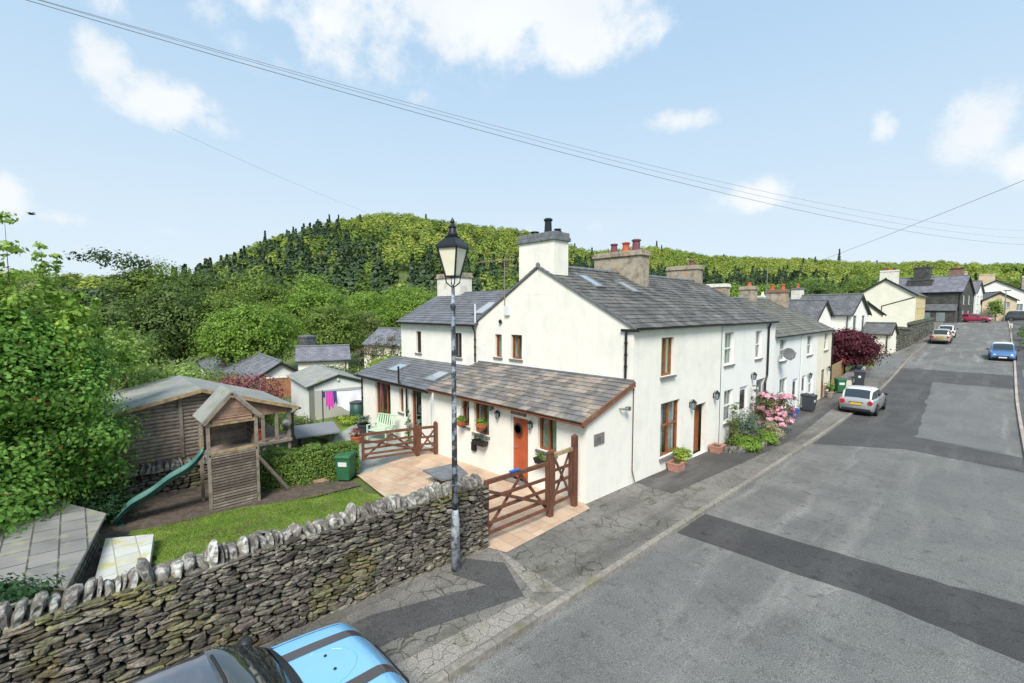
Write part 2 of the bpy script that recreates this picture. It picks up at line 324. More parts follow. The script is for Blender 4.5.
class MB:
    def __init__(s): s.v = []; s.f = []
    def add(s, vs, fs):
        b = len(s.v); s.v += [tuple(v) for v in vs]; s.f += [tuple(b+i for i in f) for f in fs]; return s
    def box(s, x0, x1, y0, y1, z0, z1):
        return s.add([(x0, y0, z0), (x1, y0, z0), (x1, y1, z0), (x0, y1, z0), (x0, y0, z1), (x1, y0, z1), (x1, y1, z1), (x0, y1, z1)],
                     [(0, 3, 2, 1), (4, 5, 6, 7), (0, 1, 5, 4), (1, 2, 6, 5), (2, 3, 7, 6), (3, 0, 4, 7)])
    def bar(s, a, b, w, h, up=(0, 0, 1), taper=1.0):
        """box from a to b, w wide, h tall"""
        a, b = Vector(a), Vector(b); d = (b-a).normalized(); up = Vector(up)
        if abs(d.dot(up)) > .98: up = Vector((0, 1, 0))
        sd = d.cross(up).normalized(); u = sd.cross(d).normalized()
        vs = []
        for p, k in ((a, 1), (b, taper)):
            for i, j in ((-1, -1), (1, -1), (1, 1), (-1, 1)): vs.append(p+sd*w*.5*i*k+u*h*.5*j*k)
        return s.add(vs, [(0, 3, 2, 1), (4, 5, 6, 7), (0, 1, 5, 4), (1, 2, 6, 5), (2, 3, 7, 6), (3, 0, 4, 7)])
    def tube(s, pts, r, n=8, cap=True):
        pts = [Vector(p) for p in pts]; rs = r if isinstance(r, (list, tuple)) else [r]*len(pts)
        vs, fs = [], []
        for i, p in enumerate(pts):
            d = (pts[min(i+1, len(pts)-1)]-pts[max(i-1, 0)]).normalized()
            up = Vector((0, 0, 1)) if abs(d.z) < .9 else Vector((0, 1, 0))
            a = d.cross(up).normalized(); b = a.cross(d).normalized()
            for k in range(n):
                t = 2*math.pi*k/n; vs.append(p+(a*math.cos(t)+b*math.sin(t))*rs[i])
        for i in range(len(pts)-1):
            for k in range(n): fs.append((i*n+k, i*n+(k+1) % n, (i+1)*n+(k+1) % n, (i+1)*n+k))
        if cap: fs += [tuple(range(n-1, -1, -1)), tuple((len(pts)-1)*n+k for k in range(n))]
        return s.add(vs, fs)
    def lathe(s, prof, c=(0, 0, 0), n=16, ax='z', rot=0):
        vs, fs = [], []
        for r, z in prof:
            for k in range(n):
                t = 2*math.pi*k/n+rot; p = (r*math.cos(t), r*math.sin(t), z)
                if ax == 'x': p = (z, p[0], p[1])
                if ax == 'y': p = (p[0], z, p[1])
                vs.append((p[0]+c[0], p[1]+c[1], p[2]+c[2]))
        for i in range(len(prof)-1):
            for k in range(n): fs.append((i*n+k, i*n+(k+1) % n, (i+1)*n+(k+1) % n, (i+1)*n+k))
        fs += [tuple(range(n-1, -1, -1)), tuple((len(prof)-1)*n+k for k in range(n))]
        return s.add(vs, fs)
    def prism(s, poly, ext):
        """poly: coplanar 3D points; ext: extrusion vector"""
        n = len(poly); e = Vector(ext); vs = [Vector(p) for p in poly]; vs += [p+e for p in vs[:n]]
        return s.add(vs, [tuple(range(n)), tuple(range(2*n-1, n-1, -1))]+[((i+1) % n, i, n+i, n+(i+1) % n) for i in range(n)])
    def quad(s, *p): return s.add(p, [tuple(range(len(p)))])
    def build(s, name, mat, parent=None, smooth=False, bevel=0.0, label=None, fix=True):
        off = ORG.get(parent.name, Vector((0, 0, 0))) if parent is not None else Vector((0, 0, 0))
        me = bpy.data.meshes.new(name)
        me.from_pydata([(v[0]-off.x, v[1]-off.y, v[2]-off.z) for v in s.v], [], s.f)
        if fix:
            import bmesh
            bm = bmesh.new(); bm.from_mesh(me); bmesh.ops.recalc_face_normals(bm, faces=bm.faces); bm.to_mesh(me); bm.free()
        autouv(me, off)
        if mat: me.materials.append(mat)
        if smooth: me.polygons.foreach_set('use_smooth', [True]*len(me.polygons))
        o = bpy.data.objects.new(name, me); link(o, parent)
        if bevel:
            b = o.modifiers.new('bevel', 'BEVEL'); b.width = bevel; b.segments = 2; b.limit_method = 'ANGLE'
        if label: o['label'] = label
        return o
def autouv(me, off=Vector((0, 0, 0))):
    uv = me.uv_layers.new(name='UVMap'); n = len(me.loops)
    arr = np.zeros((n, 2), dtype=np.float32); vs = me.vertices
    for p in me.polygons:
        nn = p.normal
        if abs(nn.z) > .98: h = Vector((1, 0, 0)); w = Vector((0, 1, 0))
        else:
            h = Vector((0, 0, 1)).cross(nn).normalized(); w = nn.cross(h).normalized()
        for li in p.loop_indices:
            co = vs[me.loops[li].vertex_index].co+off; arr[li] = (co.dot(h), co.dot(w))
    uv.data.foreach_set('uv', arr.ravel())

def npmesh(name, V, F, mat, parent=None, smooth=False):
    """fast mesh from numpy arrays, F is (n,4) or (n,3)"""
    off = ORG.get(parent.name, Vector((0, 0, 0))) if parent is not None else Vector((0, 0, 0))
    V = np.asarray(V, dtype=np.float32)-np.array(off, dtype=np.float32); F = np.asarray(F, dtype=np.int32)
    me = bpy.data.meshes.new(name); me.vertices.add(len(V)); me.vertices.foreach_set('co', V.ravel())
    k = F.shape[1]; me.loops.add(F.size); me.loops.foreach_set('vertex_index', F.ravel())
    me.polygons.add(len(F)); me.polygons.foreach_set('loop_start', np.arange(0, F.size, k, dtype=np.int32))
    if smooth: me.polygons.foreach_set('use_smooth', [True]*len(F))
    me.update(calc_edges=True); me.validate()
    if mat: me.materials.append(mat)
    o = bpy.data.objects.new(name, me); link(o, parent); return o
def children(o): return [c for c in col.objects if c.parent == o]
def copy_tree(o, parent=None):
    c = o.copy(); col.objects.link(c); c.parent = parent
    for ch in children(o): copy_tree(ch, c)
    return c
def struct(o): o['kind'] = 'structure'; return o

# ---------------------------------------------------------------- foliage generators
def leaf_quads(P, N, size, rng, asp=.62):
    n = len(P)
    N = N/np.maximum(np.linalg.norm(N, axis=1, keepdims=True), 1e-6)
    A = np.cross(N, rng.normal(size=(n, 3))); A /= np.maximum(np.linalg.norm(A, axis=1, keepdims=True), 1e-6)
    B = np.cross(N, A); s = size*(.65+.7*rng.random((n, 1)))
    V = np.stack([P-A*s*.5, P+B*s*.5*asp-N*s*.08, P+A*s*.5, P-B*s*.5*asp-N*s*.08], axis=1).reshape(-1, 3)
    F = np.arange(n*4).reshape(n, 4); return V, F
def crown_points(blobs, n, seed, clump=.28, shell=.8, per=26, low=-.75):
    rng = np.random.default_rng(seed); b = np.array(blobs, dtype=float)
    w = (b[:, 3]*b[:, 4]+b[:, 4]*b[:, 5]+b[:, 3]*b[:, 5]); w /= w.sum()
    K = max(8, n//per); which = rng.choice(len(b), K, p=w)
    d = rng.normal(size=(K, 3)); d /= np.linalg.norm(d, axis=1, keepdims=True)
    d[:, 2] = np.where(d[:, 2] < low, -d[:, 2], d[:, 2])
    rad = shell+(1-shell)*rng.random((K, 1))*1.3; rad = np.where(rng.random((K, 1)) < .2, rad*.65, rad)
    C = b[which, :3]+d*b[which, 3:6]*rad
    ci = rng.integers(0, K, n); scale = b[which, 3:6].mean(axis=1)[ci][:, None]
    q = rng.normal(size=(n, 3)); P = C[ci]+q*scale*clump*np.array([1, 1, .55])
    N = d[ci]*.9+q*.3+np.array([0, 0, .35])+rng.normal(size=(n, 3))*.32
    return P, N, rng
def foliage(name, blobs, n, size, mat, parent, seed, **k):
    P, N, rng = crown_points(blobs, n, seed, **k); V, F = leaf_quads(P, N, size, rng)
    return npmesh(name, V, F, mat, parent)
def trunk(parent, base, top, r, limbs=(), name='trunk', mat=None, wob=.15, seed=0):
    rr = random.Random(seed); m = MB(); b, t = Vector(base), Vector(top); pts = []
    for i in range(6):
        f = i/5; pts.append(b.lerp(t, f)+Vector((rr.uniform(-1, 1), rr.uniform(-1, 1), 0))*wob*f)
    m.tube(pts, [r*(1.25 if i == 0 else 1-.12*i) for i in range(6)], 8)
    for e, f in limbs:
        s = b.lerp(t, f); e = Vector(e); mid = s.lerp(e, .5)+Vector((0, 0, -.08*(e-s).length))
        m.tube([s, mid, e], [r*.5, r*.33, r*.12], 6)
    return m.build(name, mat or m_bark, parent, smooth=True)
def tree(name, label, cat, x, y, z, h, w, mat, seed, n=2600, leaf=.45, group=None, kind='round', trunk_h=None):
    rr = random.Random(seed); t = thing(name, label, cat, (x, y, z), group); th = trunk_h or h*.38
    blobs = []
    if kind == 'round':
        k = 9
        for i in range(k):
            a = i/k*6.283+rr.uniform(-.3, .3); q = rr.uniform(.25, .58)*w*.5; zz = z+h*rr.uniform(.38, .80)
            s = w*.5*rr.uniform(.30, .46)
            blobs.append((x+math.cos(a)*q, y+math.sin(a)*q, zz, s, s, s*rr.uniform(.65, .9)))
        blobs.append((x, y, z+h*.82, w*.28, w*.28, h*.17)); blobs.append((x, y, z+h*.55, w*.4, w*.4, h*.26))
    elif kind == 'bush':
        for i in range(7):
            a = i/7*6.283; q = rr.uniform(.2, .5)*w*.5; s = w*.5*rr.uniform(.4, .55)
            blobs.append((x+math.cos(a)*q, y+math.sin(a)*q, z+h*rr.uniform(.4, .7), s, s, h*.33))
        blobs.append((x, y, z+h*.5, w*.35, w*.35, h*.45))
    elif kind == 'cedar':
        for i in range(11):
            a = rr.uniform(0, 6.283); f = rr.uniform(.35, 1); q = w*.5*rr.uniform(.1, .8)*(1.15-f*.8)
            blobs.append((x+math.cos(a)*q, y+math.sin(a)*q, z+h*f, w*.22, w*.22, h*.035))
    foliage('crown', blobs, n, leaf, mat, t, seed, per=44 if kind == 'round' else 18 if kind != 'bush' else 22, clump=.24 if kind == 'round' else .28)
    trunk(t, (x, y, z-.3), (x, y, z+h*.62), max(.06, h*.022), [((b[0], b[1], b[2]), rr.uniform(.4, .8)) for b in blobs[:6]], seed=seed)
    return t
def conifer(name, label, x, y, z, h, w, seed, n=900, group=None):
    rng = np.random.default_rng(seed); t = thing(name, label, 'tree', (x, y, z), group)
    f = rng.random(n)**.75; a = rng.random(n)*6.283; tier = np.abs(np.sin(f*22))*.3+.7
    rad = (1-f)*w*.5*tier*(.4+.6*rng.random(n))
    P = np.stack([x+np.cos(a)*rad, y+np.sin(a)*rad, z+h*(.1+.9*f)-rad*.25], axis=1); N = np.stack([np.cos(a)*.5, np.sin(a)*.5, np.full(n, .8)], axis=1)
    V, F = leaf_quads(P, N, h*.07, rng, .5); npmesh('crown', V, F, lf_conifer, t)
    MB().tube([(x, y, z-.3), (x, y, z+h*.95)], [h*.018, h*.004], 7).build('trunk', m_bark, t); return t

# ---------------------------------------------------------------- THE GROUND
def axis(lo, hi, dense_lo, dense_hi, step, grow=1.09):
    a = list(np.arange(dense_lo, dense_hi+1e-6, step)); s = step; x = dense_lo
    while x > lo: s = min(s*grow, 22); x -= s; a.insert(0, x)
    s = step; x = dense_hi
    while x < hi: s = min(s*grow, 22); x += s; a.append(x)
    return np.array(a)
KX = -4.87
gx = axis(-1000, 500, -34, 6, .8); gy = axis(-420, 1400, -4, 60, 1.0)
NX, NY = len(gx), len(gy)
V = np.array([(x, y, T(x, y)-(.05 if -7.3 < x < 8 and y < 300 else 0)) for y in gy for x in gx])
ii = np.arange(NX*NY).reshape(NY, NX)
F = np.stack([ii[:-1, :-1].ravel(), ii[:-1, 1:].ravel(), ii[1:, 1:].ravel(), ii[1:, :-1].ravel()], axis=1)
m_ground = M('meadow_ground', (.075, .115, .028), 1, c2=(.12, .15, .04), nscale=.35, c3=(.07, .06, .035), n3=.12, bump=.3, bscale=8)
struct(npmesh('ground', V, F, m_ground, smooth=True))

def sheet(name, mat, quads, zf, off, nx=8, ny=24, rag=.05):
    """sheet over bilinear quads, draped on zf(x,y)"""
    m = MB()
    for (A, B, C_, D_) in quads:
        vs = []
        for j in range(ny+1):
            for i in range(nx+1):
                s, t = i/nx, j/ny
                x = (A[0]*(1-s)+B[0]*s)*(1-t)+(D_[0]*(1-s)+C_[0]*s)*t; y = (A[1]*(1-s)+B[1]*s)*(1-t)+(D_[1]*(1-s)+C_[1]*s)*t
                if rag and (x > KX+.1 or rag > .15): x2 = x+rag*mnoise.noise(Vector((x*2.1, y*2.1, 7)))+rag*2.5*mnoise.noise(Vector((x*.5, y*.5, 3))); y += rag*mnoise.noise(Vector((x*2.3, y*2.3, 1)))+rag*2*mnoise.noise(Vector((x*.6, y*.5, 9))); x = min(x2, 1.34) if x > 1 and y < 30 else x2
                vs.append((x, y, zf(x, y)+off))
        m.add(vs, [(j*(nx+1)+i, j*(nx+1)+i+1, (j+1)*(nx+1)+i+1, (j+1)*(nx+1)+i) for j in range(ny) for i in range(nx)])
    return struct(m.build(name, mat, fix=False, smooth=True))

def tarmac(name, c, c2, c3, crack=0.0, speck=.35, moss=None, rough=.85, crackscale=2.4, tracks=True):
    m = bpy.data.materials.new(name); m.use_nodes = True
    n, l = m.node_tree.nodes, m.node_tree.links; p = n['Principled BSDF']; p.inputs['Roughness'].default_value = rough; p.inputs['Specular IOR Level'].default_value = .25
    t = n.new('ShaderNodeTexCoord')
    def nz(scale, lo, hi, det=6, mapv=None, rgh=.6):
        z = n.new('ShaderNodeTexNoise'); z.inputs['Scale'].default_value = scale; z.inputs['Detail'].default_value = det; z.inputs['Roughness'].default_value = rgh
        l.new(mapv or t.outputs['Object'], z.inputs['Vector'])
        r = n.new('ShaderNodeMapRange'); l.new(z.outputs['Fac'], r.inputs[0]); r.inputs[1].default_value = lo; r.inputs[2].default_value = hi; return r.outputs[0]
    def mix(f, a, b, mode='MIX'):
        x = n.new('ShaderNodeMix'); x.data_type = 'RGBA'; x.blend_type = mode
        if isinstance(f, float): x.inputs['Factor'].default_value = f
        else: l.new(f, x.inputs['Factor'])
        for i, q in ((6, a), (7, b)):
            if isinstance(q, tuple): x.inputs[i].default_value = (*q, 1)
            else: l.new(q, x.inputs[i])
        return x.outputs[2]
    out = mix(nz(.55, .38, .66), c, c2)
    mp = n.new('ShaderNodeMapping'); mp.inputs['Scale'].default_value = (1.3, .16, 1); l.new(t.outputs['Object'], mp.inputs['Vector'])
    out = mix(nz(1, .5, .72, mapv=mp.outputs[0]), out, c3)
    out = mix(nz(4, .56, .74), out, tuple(v*.72 for v in c))
    # stone chippings in the surface
    sp = nz(55, .32, .68, 3); g = n.new('ShaderNodeMapRange'); l.new(sp, g.inputs[0]); g.inputs[3].default_value = 1-speck; g.inputs[4].default_value = 1+speck
    h = n.new('ShaderNodeHueSaturation'); l.new(g.outputs[0], h.inputs['Value']); l.new(out, h.inputs['Color']); out = h.outputs[0]
    if moss: out = mix(nz(1.1, .56, .72), out, moss)
    if crack:
        w = n.new('ShaderNodeTexNoise'); w.inputs['Scale'].default_value = 3; w.inputs['Detail'].default_value = 4; l.new(t.outputs['Object'], w.inputs['Vector'])
        wm = n.new('ShaderNodeVectorMath'); wm.operation = 'MULTIPLY_ADD'; l.new(w.outputs['Color'], wm.inputs[0]); wm.inputs[1].default_value = (.35, .35, 0); l.new(t.outputs['Object'], wm.inputs[2])
        v = n.new('ShaderNodeTexVoronoi'); v.feature = 'DISTANCE_TO_EDGE'; v.inputs['Scale'].default_value = crackscale; l.new(wm.outputs[0], v.inputs['Vector'])
        r = n.new('ShaderNodeMapRange'); l.new(v.outputs['Distance'], r.inputs[0]); r.inputs[1].default_value = .0; r.inputs[2].default_value = .032; r.inputs[3].default_value = 1; r.inputs[4].default_value = 0
        q = n.new('ShaderNodeMath'); q.operation = 'MULTIPLY'; l.new(r.outputs[0], q.inputs[0]); l.new(nz(.7, .62-crack*.35, .70-crack*.30), q.inputs[1]); out = mix(q.outputs[0], out, (.055, .055, .035))
    l.new(out, p.inputs['Base Color'])
    b = n.new('ShaderNodeBump'); b.inputs['Strength'].default_value = .35; b.inputs['Distance'].default_value = .01; l.new(sp, b.inputs['Height']); l.new(b.outputs[0], p.inputs['Normal'])
    return m
m_road = tarmac('road_asphalt', (.130, .127, .120), (.180, .176, .165), (.26, .252, .232), crack=.10, crackscale=1.1, speck=.5)
m_patch = tarmac('dark_new_asphalt', (.052, .050, .050), (.070, .068, .067), (.085, .082, .079), speck=.5)
m_patch2 = tarmac('mid_asphalt', (.070, .068, .067), (.095, .093, .090), (.115, .112, .107), speck=.55)
m_pale = tarmac('smooth_pale_asphalt', (.140, .138, .133), (.168, .166, .158), (.195, .19, .18), speck=.55)
m_pave = tarmac('old_pavement_tarmac', (.150, .140, .127), (.24, .225, .20), (.080, .075, .07), crack=.60, speck=.5, moss=(.10, .095, .07), crackscale=2.6)
m_pavedamp = tarmac('damp_pavement_tarmac', (.070, .066, .063), (.10, .095, .09), (.17, .16, .148), crack=.2, speck=.25, rough=.6)
m_pavecrazed = tarmac('crazed_pavement_tarmac', (.25, .23, .20), (.32, .295, .26), (.17, .155, .14), crack=.8, speck=.4, crackscale=4.6, moss=(.12, .12, .07))
m_kerb = M('granite_kerb', (.19, .175, .15), .85, var=.16, c2=(.28, .26, .225), nscale=9, bump=.2, c3=(.17, .16, .09), n3=2)
m_kerbpink = M('red_tinted_kerb', (.36, .28, .24), .85, var=.15, c2=(.42, .37, .33), nscale=4)

KX = -4.87
def xr(y): return float(np.interp(y, [-30, 20, 27, 43, 62, 105, 200], [1.25, 1.3, 1.38, 1.62, 2.05, 2.7, 4.0]))
def xl(y): return float(np.interp(y, [-30, 44, 60, 75, 100, 200], [KX, KX, KX, -4.6, -4.6, -9]))
def road_strip(name, mat, x0f, x1f, y0, y1, zf, off=0, nx=8, step=1.0):
    m = MB(); ys = list(np.arange(y0, y1, step))+[y1]; vs = []
    for y in ys:
        a, b = x0f(y), x1f(y)
        for i in range(nx+1):
            x = a+(b-a)*i/nx; vs.append((x, y, zf(y)+off))
    m.add(vs, [(j*(nx+1)+i, j*(nx+1)+i+1, (j+1)*(nx+1)+i+1, (j+1)*(nx+1)+i) for j in range(len(ys)-1) for i in range(nx)])
    return struct(m.build(name, mat, fix=False, smooth=True))
road_strip('road', m_road, lambda y: xl(y)-.02, lambda y: xr(y)+.02, -30, 190, rz)
def pleft(y): return float(np.interp(y, [-30, 38.2, 38.6, 44, 56, 60, 90, 190], [-7.28, -7.28, -6.3, -6.9, -8.2, -7.6, -5.4, -10]))
road_strip('pavement', m_pave, pleft, lambda y: xl(y)-.13, -30, 160, pz, nx=6)
road_strip('pavement', m_pavedamp, lambda y: xr(y)+.13, lambda y: xr(y)+2.6, -30, 160, lambda y: pz(y)-.01, nx=4)
# kerbs
def kerb(name, xf, w, mat, lift=0.012):
    m = MB(); y = -10; rr = random.Random(4)
    while y < 150:
        L = .9; a, b = xf(y), xf(y+L-.012); za, zb = pz(y)+lift+rr.uniform(-.006, .006), pz(y+L)+lift
        m.add([(a-w, y, za), (a, y, za), (b, y+L-.012, zb), (b-w, y+L-.012, zb), (a-w, y, za-.3), (a+.015, y, za-.3), (b+.015, y+L-.012, zb-.3), (b-w, y+L-.012, zb-.3)],
              [(0, 1, 2, 3), (1, 5, 6, 2), (0, 3, 7, 4), (0, 4, 5, 1), (3, 2, 6, 7)])
        y += L
    return struct(m.build(name, mat, bevel=.012))
kerb('kerb', xl, .13, m_kerb)
kerb('kerb', lambda y: xr(y)+.13, .13, m_kerbpink)
zr = lambda x, y: rz(y)
zp = lambda x, y: pz(y)
# road repairs
sheet('road_patch', m_patch, [((KX+.02, 10.15), (-1.4, 10.35), (-1.5, 11.95), (KX+.02, 11.75)), ((-1.4, 10.35), (1.33, 10.0), (1.33, 12.3), (-1.5, 11.95))], zr, .006, nx=24, ny=10, rag=.03)
sheet('road_patch', m_patch2, [((KX+.02, 22.6), (-1.9, 24.6), (-1.9, 27.6), (KX+.02, 27.5)), ((-1.9, 24.6), (1.36, 24.0), (1.38, 26.6), (-1.9, 27.6)),
      ((KX+.02, 27.5), (-1.9, 27.6), (-2.5, 47), (KX-.05, 47)), ((KX-.05, 47), (1.7, 47), (1.8, 53), (KX-.1, 53))], zr, .006, nx=20, ny=24)
sheet('road_patch', m_pale, [((-1.9, 27.6), (.9, 27.0), (.8, 46.9), (-2.45, 46.9))], zr, .010, nx=20, ny=60, rag=.12)
sheet('road_patch', m_pale, [((-2.6, 5.2), (1.2, 4.4), (1.2, 10.0), (-1.6, 10.3)), ((-1.6, 12.0), (1.2, 12.3), (1.25, 23.8), (-2.0, 24.2))], zr, .006, nx=20, ny=40, rag=.12)
sheet('pavement_patch', m_patch2, [((-7.15, 5.55), (-6.85, 5.0), (-5.45, 5.55), (-6.5, 6.05)), ((-6.15, 5.27), (-6.75, 3.3), (-5.98, 3.3), (-5.45, 5.55)), ((-6.75, 3.3), (-6.9, -3), (-6.1, -3), (-5.98, 3.3))], zp, .006, ny=8)
sheet('pavement_patch', m_pavecrazed, [((-5.95, -3), (-5.03, -3), (-5.03, 5.6), (-5.35, 5.6)), ((-7.0, 6.3), (-6.5, 6.12), (-5.4, 5.75), (-5.05, 6.2))], zp, .005, ny=10)
sheet('pavement_patch', m_pavedamp, [((-7.2, 12.2), (-6.0, 12.2), (-5.5, 22), (-7.2, 22)), ((-7.2, 22), (-5.5, 22), (-6.2, 38), (-7.2, 38))], zp, .006, ny=20)

# garden floor: driveway, lawn, soil, patio, lane on the left
def zt(x, y): return T(x, y)
m_drive = brickmat('orange_paved_drive', (.46, .31, .21), (.55, .40, .28), (.36, .26, .19), .5, .35, .75, .012, .2, .25, moss=(.50, .42, .30))
m_lawn = M('lawn_grass', (.10, .175, .022), 1, c2=(.19, .24, .045), nscale=1.8, bump=.8, bscale=60, c3=(.15, .135, .06), n3=1.6, lo3=.5, hi3=.66)
m_soil = M('bare_soil', (.075, .055, .042), 1, c2=(.13, .10, .08), nscale=6, bump=.8, bscale=14, c3=(.05, .07, .025), n3=1.4)
m_patio = M('grey_green_patio', (.30, .33, .30), .85, c2=(.22, .25, .22), nscale=2)
def zdrive(x, y): return T(x, y)+.10
sheet('driveway', m_drive, [((-7.3, 6.15), (-7.3, 9.72), (-12.0, 9.72), (-12.0, 6.4)), ((-12.0, 6.4), (-12, 9.72), (-14.9, 9.72), (-14.9, 6.9)), ((-6.75, 6.35), (-6.95, 9.55), (-7.3, 9.72), (-7.3, 6.15))], lambda x, y: max(T(x, y)+.12, pz(y)+.012 if x > -7.45 else -9), 0, 12, 12)
sheet('soil_bed', m_soil, [((-14.2, -4), (-14.0, 6.6), (-19, 6.6), (-19, -4)), ((-7.4, -4), (-7.4, 1), (-14, 1), (-14, -4))], zt, .05, 10, 14)
sheet('patio', m_patio, [((-14.9, 6.9), (-14.9, 10), (-21, 10), (-19, 6.9))], zt, .10, 8, 8)
# the small lawn with real blades
lawn_q = [((-7.5, 1.1), (-7.5, 6.1), (-11.6, 6.2), (-10.8, 1.1)), ((-10.8, 1.1), (-11.6, 6.2), (-13.6, 6.3), (-14.9, .8))]
sheet('lawn', m_lawn, lawn_q, zt, .09, 16, 30, rag=.17)
rng = np.random.default_rng(5); gn = 42000
gxp = rng.uniform(-14.6, -7.5, gn); gyp = rng.uniform(1.0, 6.25, gn)
keep = (gxp > -14.9+(gyp-.8)*.22); gxp, gyp = gxp[keep], gyp[keep]
gz = np.array([T(a, b) for a, b in zip(gxp, gyp)])+.09
n = len(gxp); th = rng.random(n)*6.283; hh = rng.uniform(.02, .06, n); dx, dy = np.cos(th)*.008, np.sin(th)*.008
V = np.stack([np.stack([gxp-dx, gyp-dy, gz], 1), np.stack([gxp+dx, gyp+dy, gz], 1), np.stack([gxp+rng.normal(size=n)*.015, gyp+rng.normal(size=n)*.015, gz+hh], 1)], 1).reshape(-1, 3)
lf_grass = leafmat('grass_blades', (.10, .19, .02), (.24, .33, .05), .3)
g = npmesh('grass', V, np.arange(n*3).reshape(n, 3), lf_grass); tag(g, 'short bright green grass of the small lawn behind the stone wall', 'grass', kind='stuff')

# ---------------------------------------------------------------- building helpers
class Fr:
    """a vertical wall plane: origin, horizontal direction u; outward normal"""
    def __init__(s, o, u, n): s.o = Vector(o); s.u = Vector(u).normalized(); s.n = Vector(n).normalized()
    def p(s, u, z, w=0): q = s.o+s.u*u+s.n*w; return Vector((q.x, q.y, s.o.z+z))
    def box(s, m, u0, u1, z0, z1, w0, w1):
        P = [s.p(u, z, w) for z in (z0, z1) for w in (w0, w1) for u in (u0, u1)]
        return m.add(P, [(0, 1, 3, 2), (4, 6, 7, 5), (0, 4, 5, 1), (2, 3, 7, 6), (0, 2, 6, 4), (1, 5, 7, 3)])
def wall_face(m, fr, outline, holes, depth=.16):
    """outline and rectangular holes (u0,u1,z0,z1) in wall coordinates, with reveals"""
    hl = [[(h[0], h[2]), (h[1], h[2]), (h[1], h[3]), (h[0], h[3])] for h in holes]
    loops = [[Vector((a, b, 0)) for a, b in outline]]+[[Vector((a, b, 0)) for a, b in q] for q in hl]
    flat = [p for q in loops for p in q]; tris = tessellate_polygon(loops)
    m.add([fr.p(p.x, p.y) for p in flat], [tuple(t) for t in tris])
    for q in hl:
        for i in range(4):
            a, b = q[i], q[(i+1) % 4]; m.quad(fr.p(*a), fr.p(*b), fr.p(*b, -depth), fr.p(*a, -depth))
def window(parent, fr, h, mat, kind='cross', depth=.12, pane=None, sill=True, curtain=True, sillw=.06, bar=.06, name='window', sillmat=None):
    u0, u1, z0, z1 = h; m = MB(); d0, d1 = -depth-.03, -depth+.03; b = bar
    fr.box(m, u0+.002, u0+b, z0+.002, z1-.002, d0, d1); fr.box(m, u1-b, u1-.002, z0+.002, z1-.002, d0, d1)
    fr.box(m, u0+b, u1-b, z0+.002, z0+b, d0, d1); fr.box(m, u0+b, u1-b, z1-b, z1-.002, d0, d1)
    um = (u0+u1)/2
    if kind in ('cross', 'two'): fr.box(m, um-b*.5, um+b*.5, z0+b, z1-b, d0+.005, d1-.005)
    if kind in ('cross', 'sash'): zm = z0+(z1-z0)*(.5 if kind == 'sash' else .56); fr.box(m, u0+b, u1-b, zm-b*.45, zm+b*.45, d0+.008, d1+.004)
    if kind == 'three':
        for k in (1, 2): uu = u0+(u1-u0)*k/3; fr.box(m, uu-b*.4, uu+b*.4, z0+b, z1-b, d0+.005, d1-.005)
    w = m.build(name, mat, parent)
    g = MB(); g.quad(fr.p(u0+b*.8, z0+b*.8, d0+.01), fr.p(u1-b*.8, z0+b*.8, d0+.01), fr.p(u1-b*.8, z1-b*.8, d0+.01), fr.p(u0+b*.8, z1-b*.8, d0+.01))
    g.build('pane', pane or m_glass, w)
    if pane is None:
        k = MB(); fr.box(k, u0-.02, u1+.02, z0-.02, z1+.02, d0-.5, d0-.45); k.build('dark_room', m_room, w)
        if curtain:
            c = MB(); W = (u1-u0)
            for s0, s1 in ((u0+.03, u0+W*.43), (u1-W*.43, u1-.03)):
                nn = 7
                for i in range(nn):
                    a = s0+(s1-s0)*i/nn; bb = s0+(s1-s0)*(i+1)/nn; wa = d0-.06-.03*(i % 2); wb = d0-.06-.03*((i+1) % 2)
                    c.quad(fr.p(a, z0+.03, wa), fr.p(bb, z0+.03, wb), fr.p(bb, z1-.03, wb), fr.p(a, z1-.03, wa))
            c.build('curtain', m_curtain, w)
    if sill:
        s = MB(); fr.box(s, u0-.06, u1+.06, z0-.065, z0-.003, -depth+.02, sillw); s.build('sill', sillmat or m_sill, w)
    return w
def door(parent, fr, h, mat, depth=.14, glazed=None, framemat=None, handle=True, name='door'):
    u0, u1, z0, z1 = h; m = MB(); f = .05
    fr.box(m, u0+f, u1-f, z0+.02, z1-f, -depth-.03, -depth+.015)
    for i in range(1, 5):
        uu = u0+f+(u1-u0-2*f)*i/5
        fr.box(m, uu-.006, uu+.006, z0+.12, z1-f-.1, -depth+.0155, -depth+.022)
    d = m.build(name, mat, parent)
    k = MB(); fr.box(k, u0+.002, u0+f, z0, z1-.002, -depth-.02, -depth+.04); fr.box(k, u1-f, u1-.002, z0, z1-.002, -depth-.02, -depth+.04); fr.box(k, u0+f, u1-f, z1-f, z1-.002, -depth-.02, -depth+.04)
    k.build('door_frame', framemat or mat, d)
    if glazed:
        g = MB(); fr.box(g, u0+f+.1, u1-f-.1, z0+(z1-z0)*glazed, z1-f-.12, -depth+.02, -depth+.028); g.build('pane', m_darkglass, d)
    if handle:
        hh = MB(); zz = z0+1.0; hh.tube([fr.p(u0+f+.09, zz, -depth+.02), fr.p(u0+f+.09, zz, -depth+.06), fr.p(u0+f+.2, zz, -depth+.06)], .012, 6); hh.build('handle', m_chrome, d)
    return d
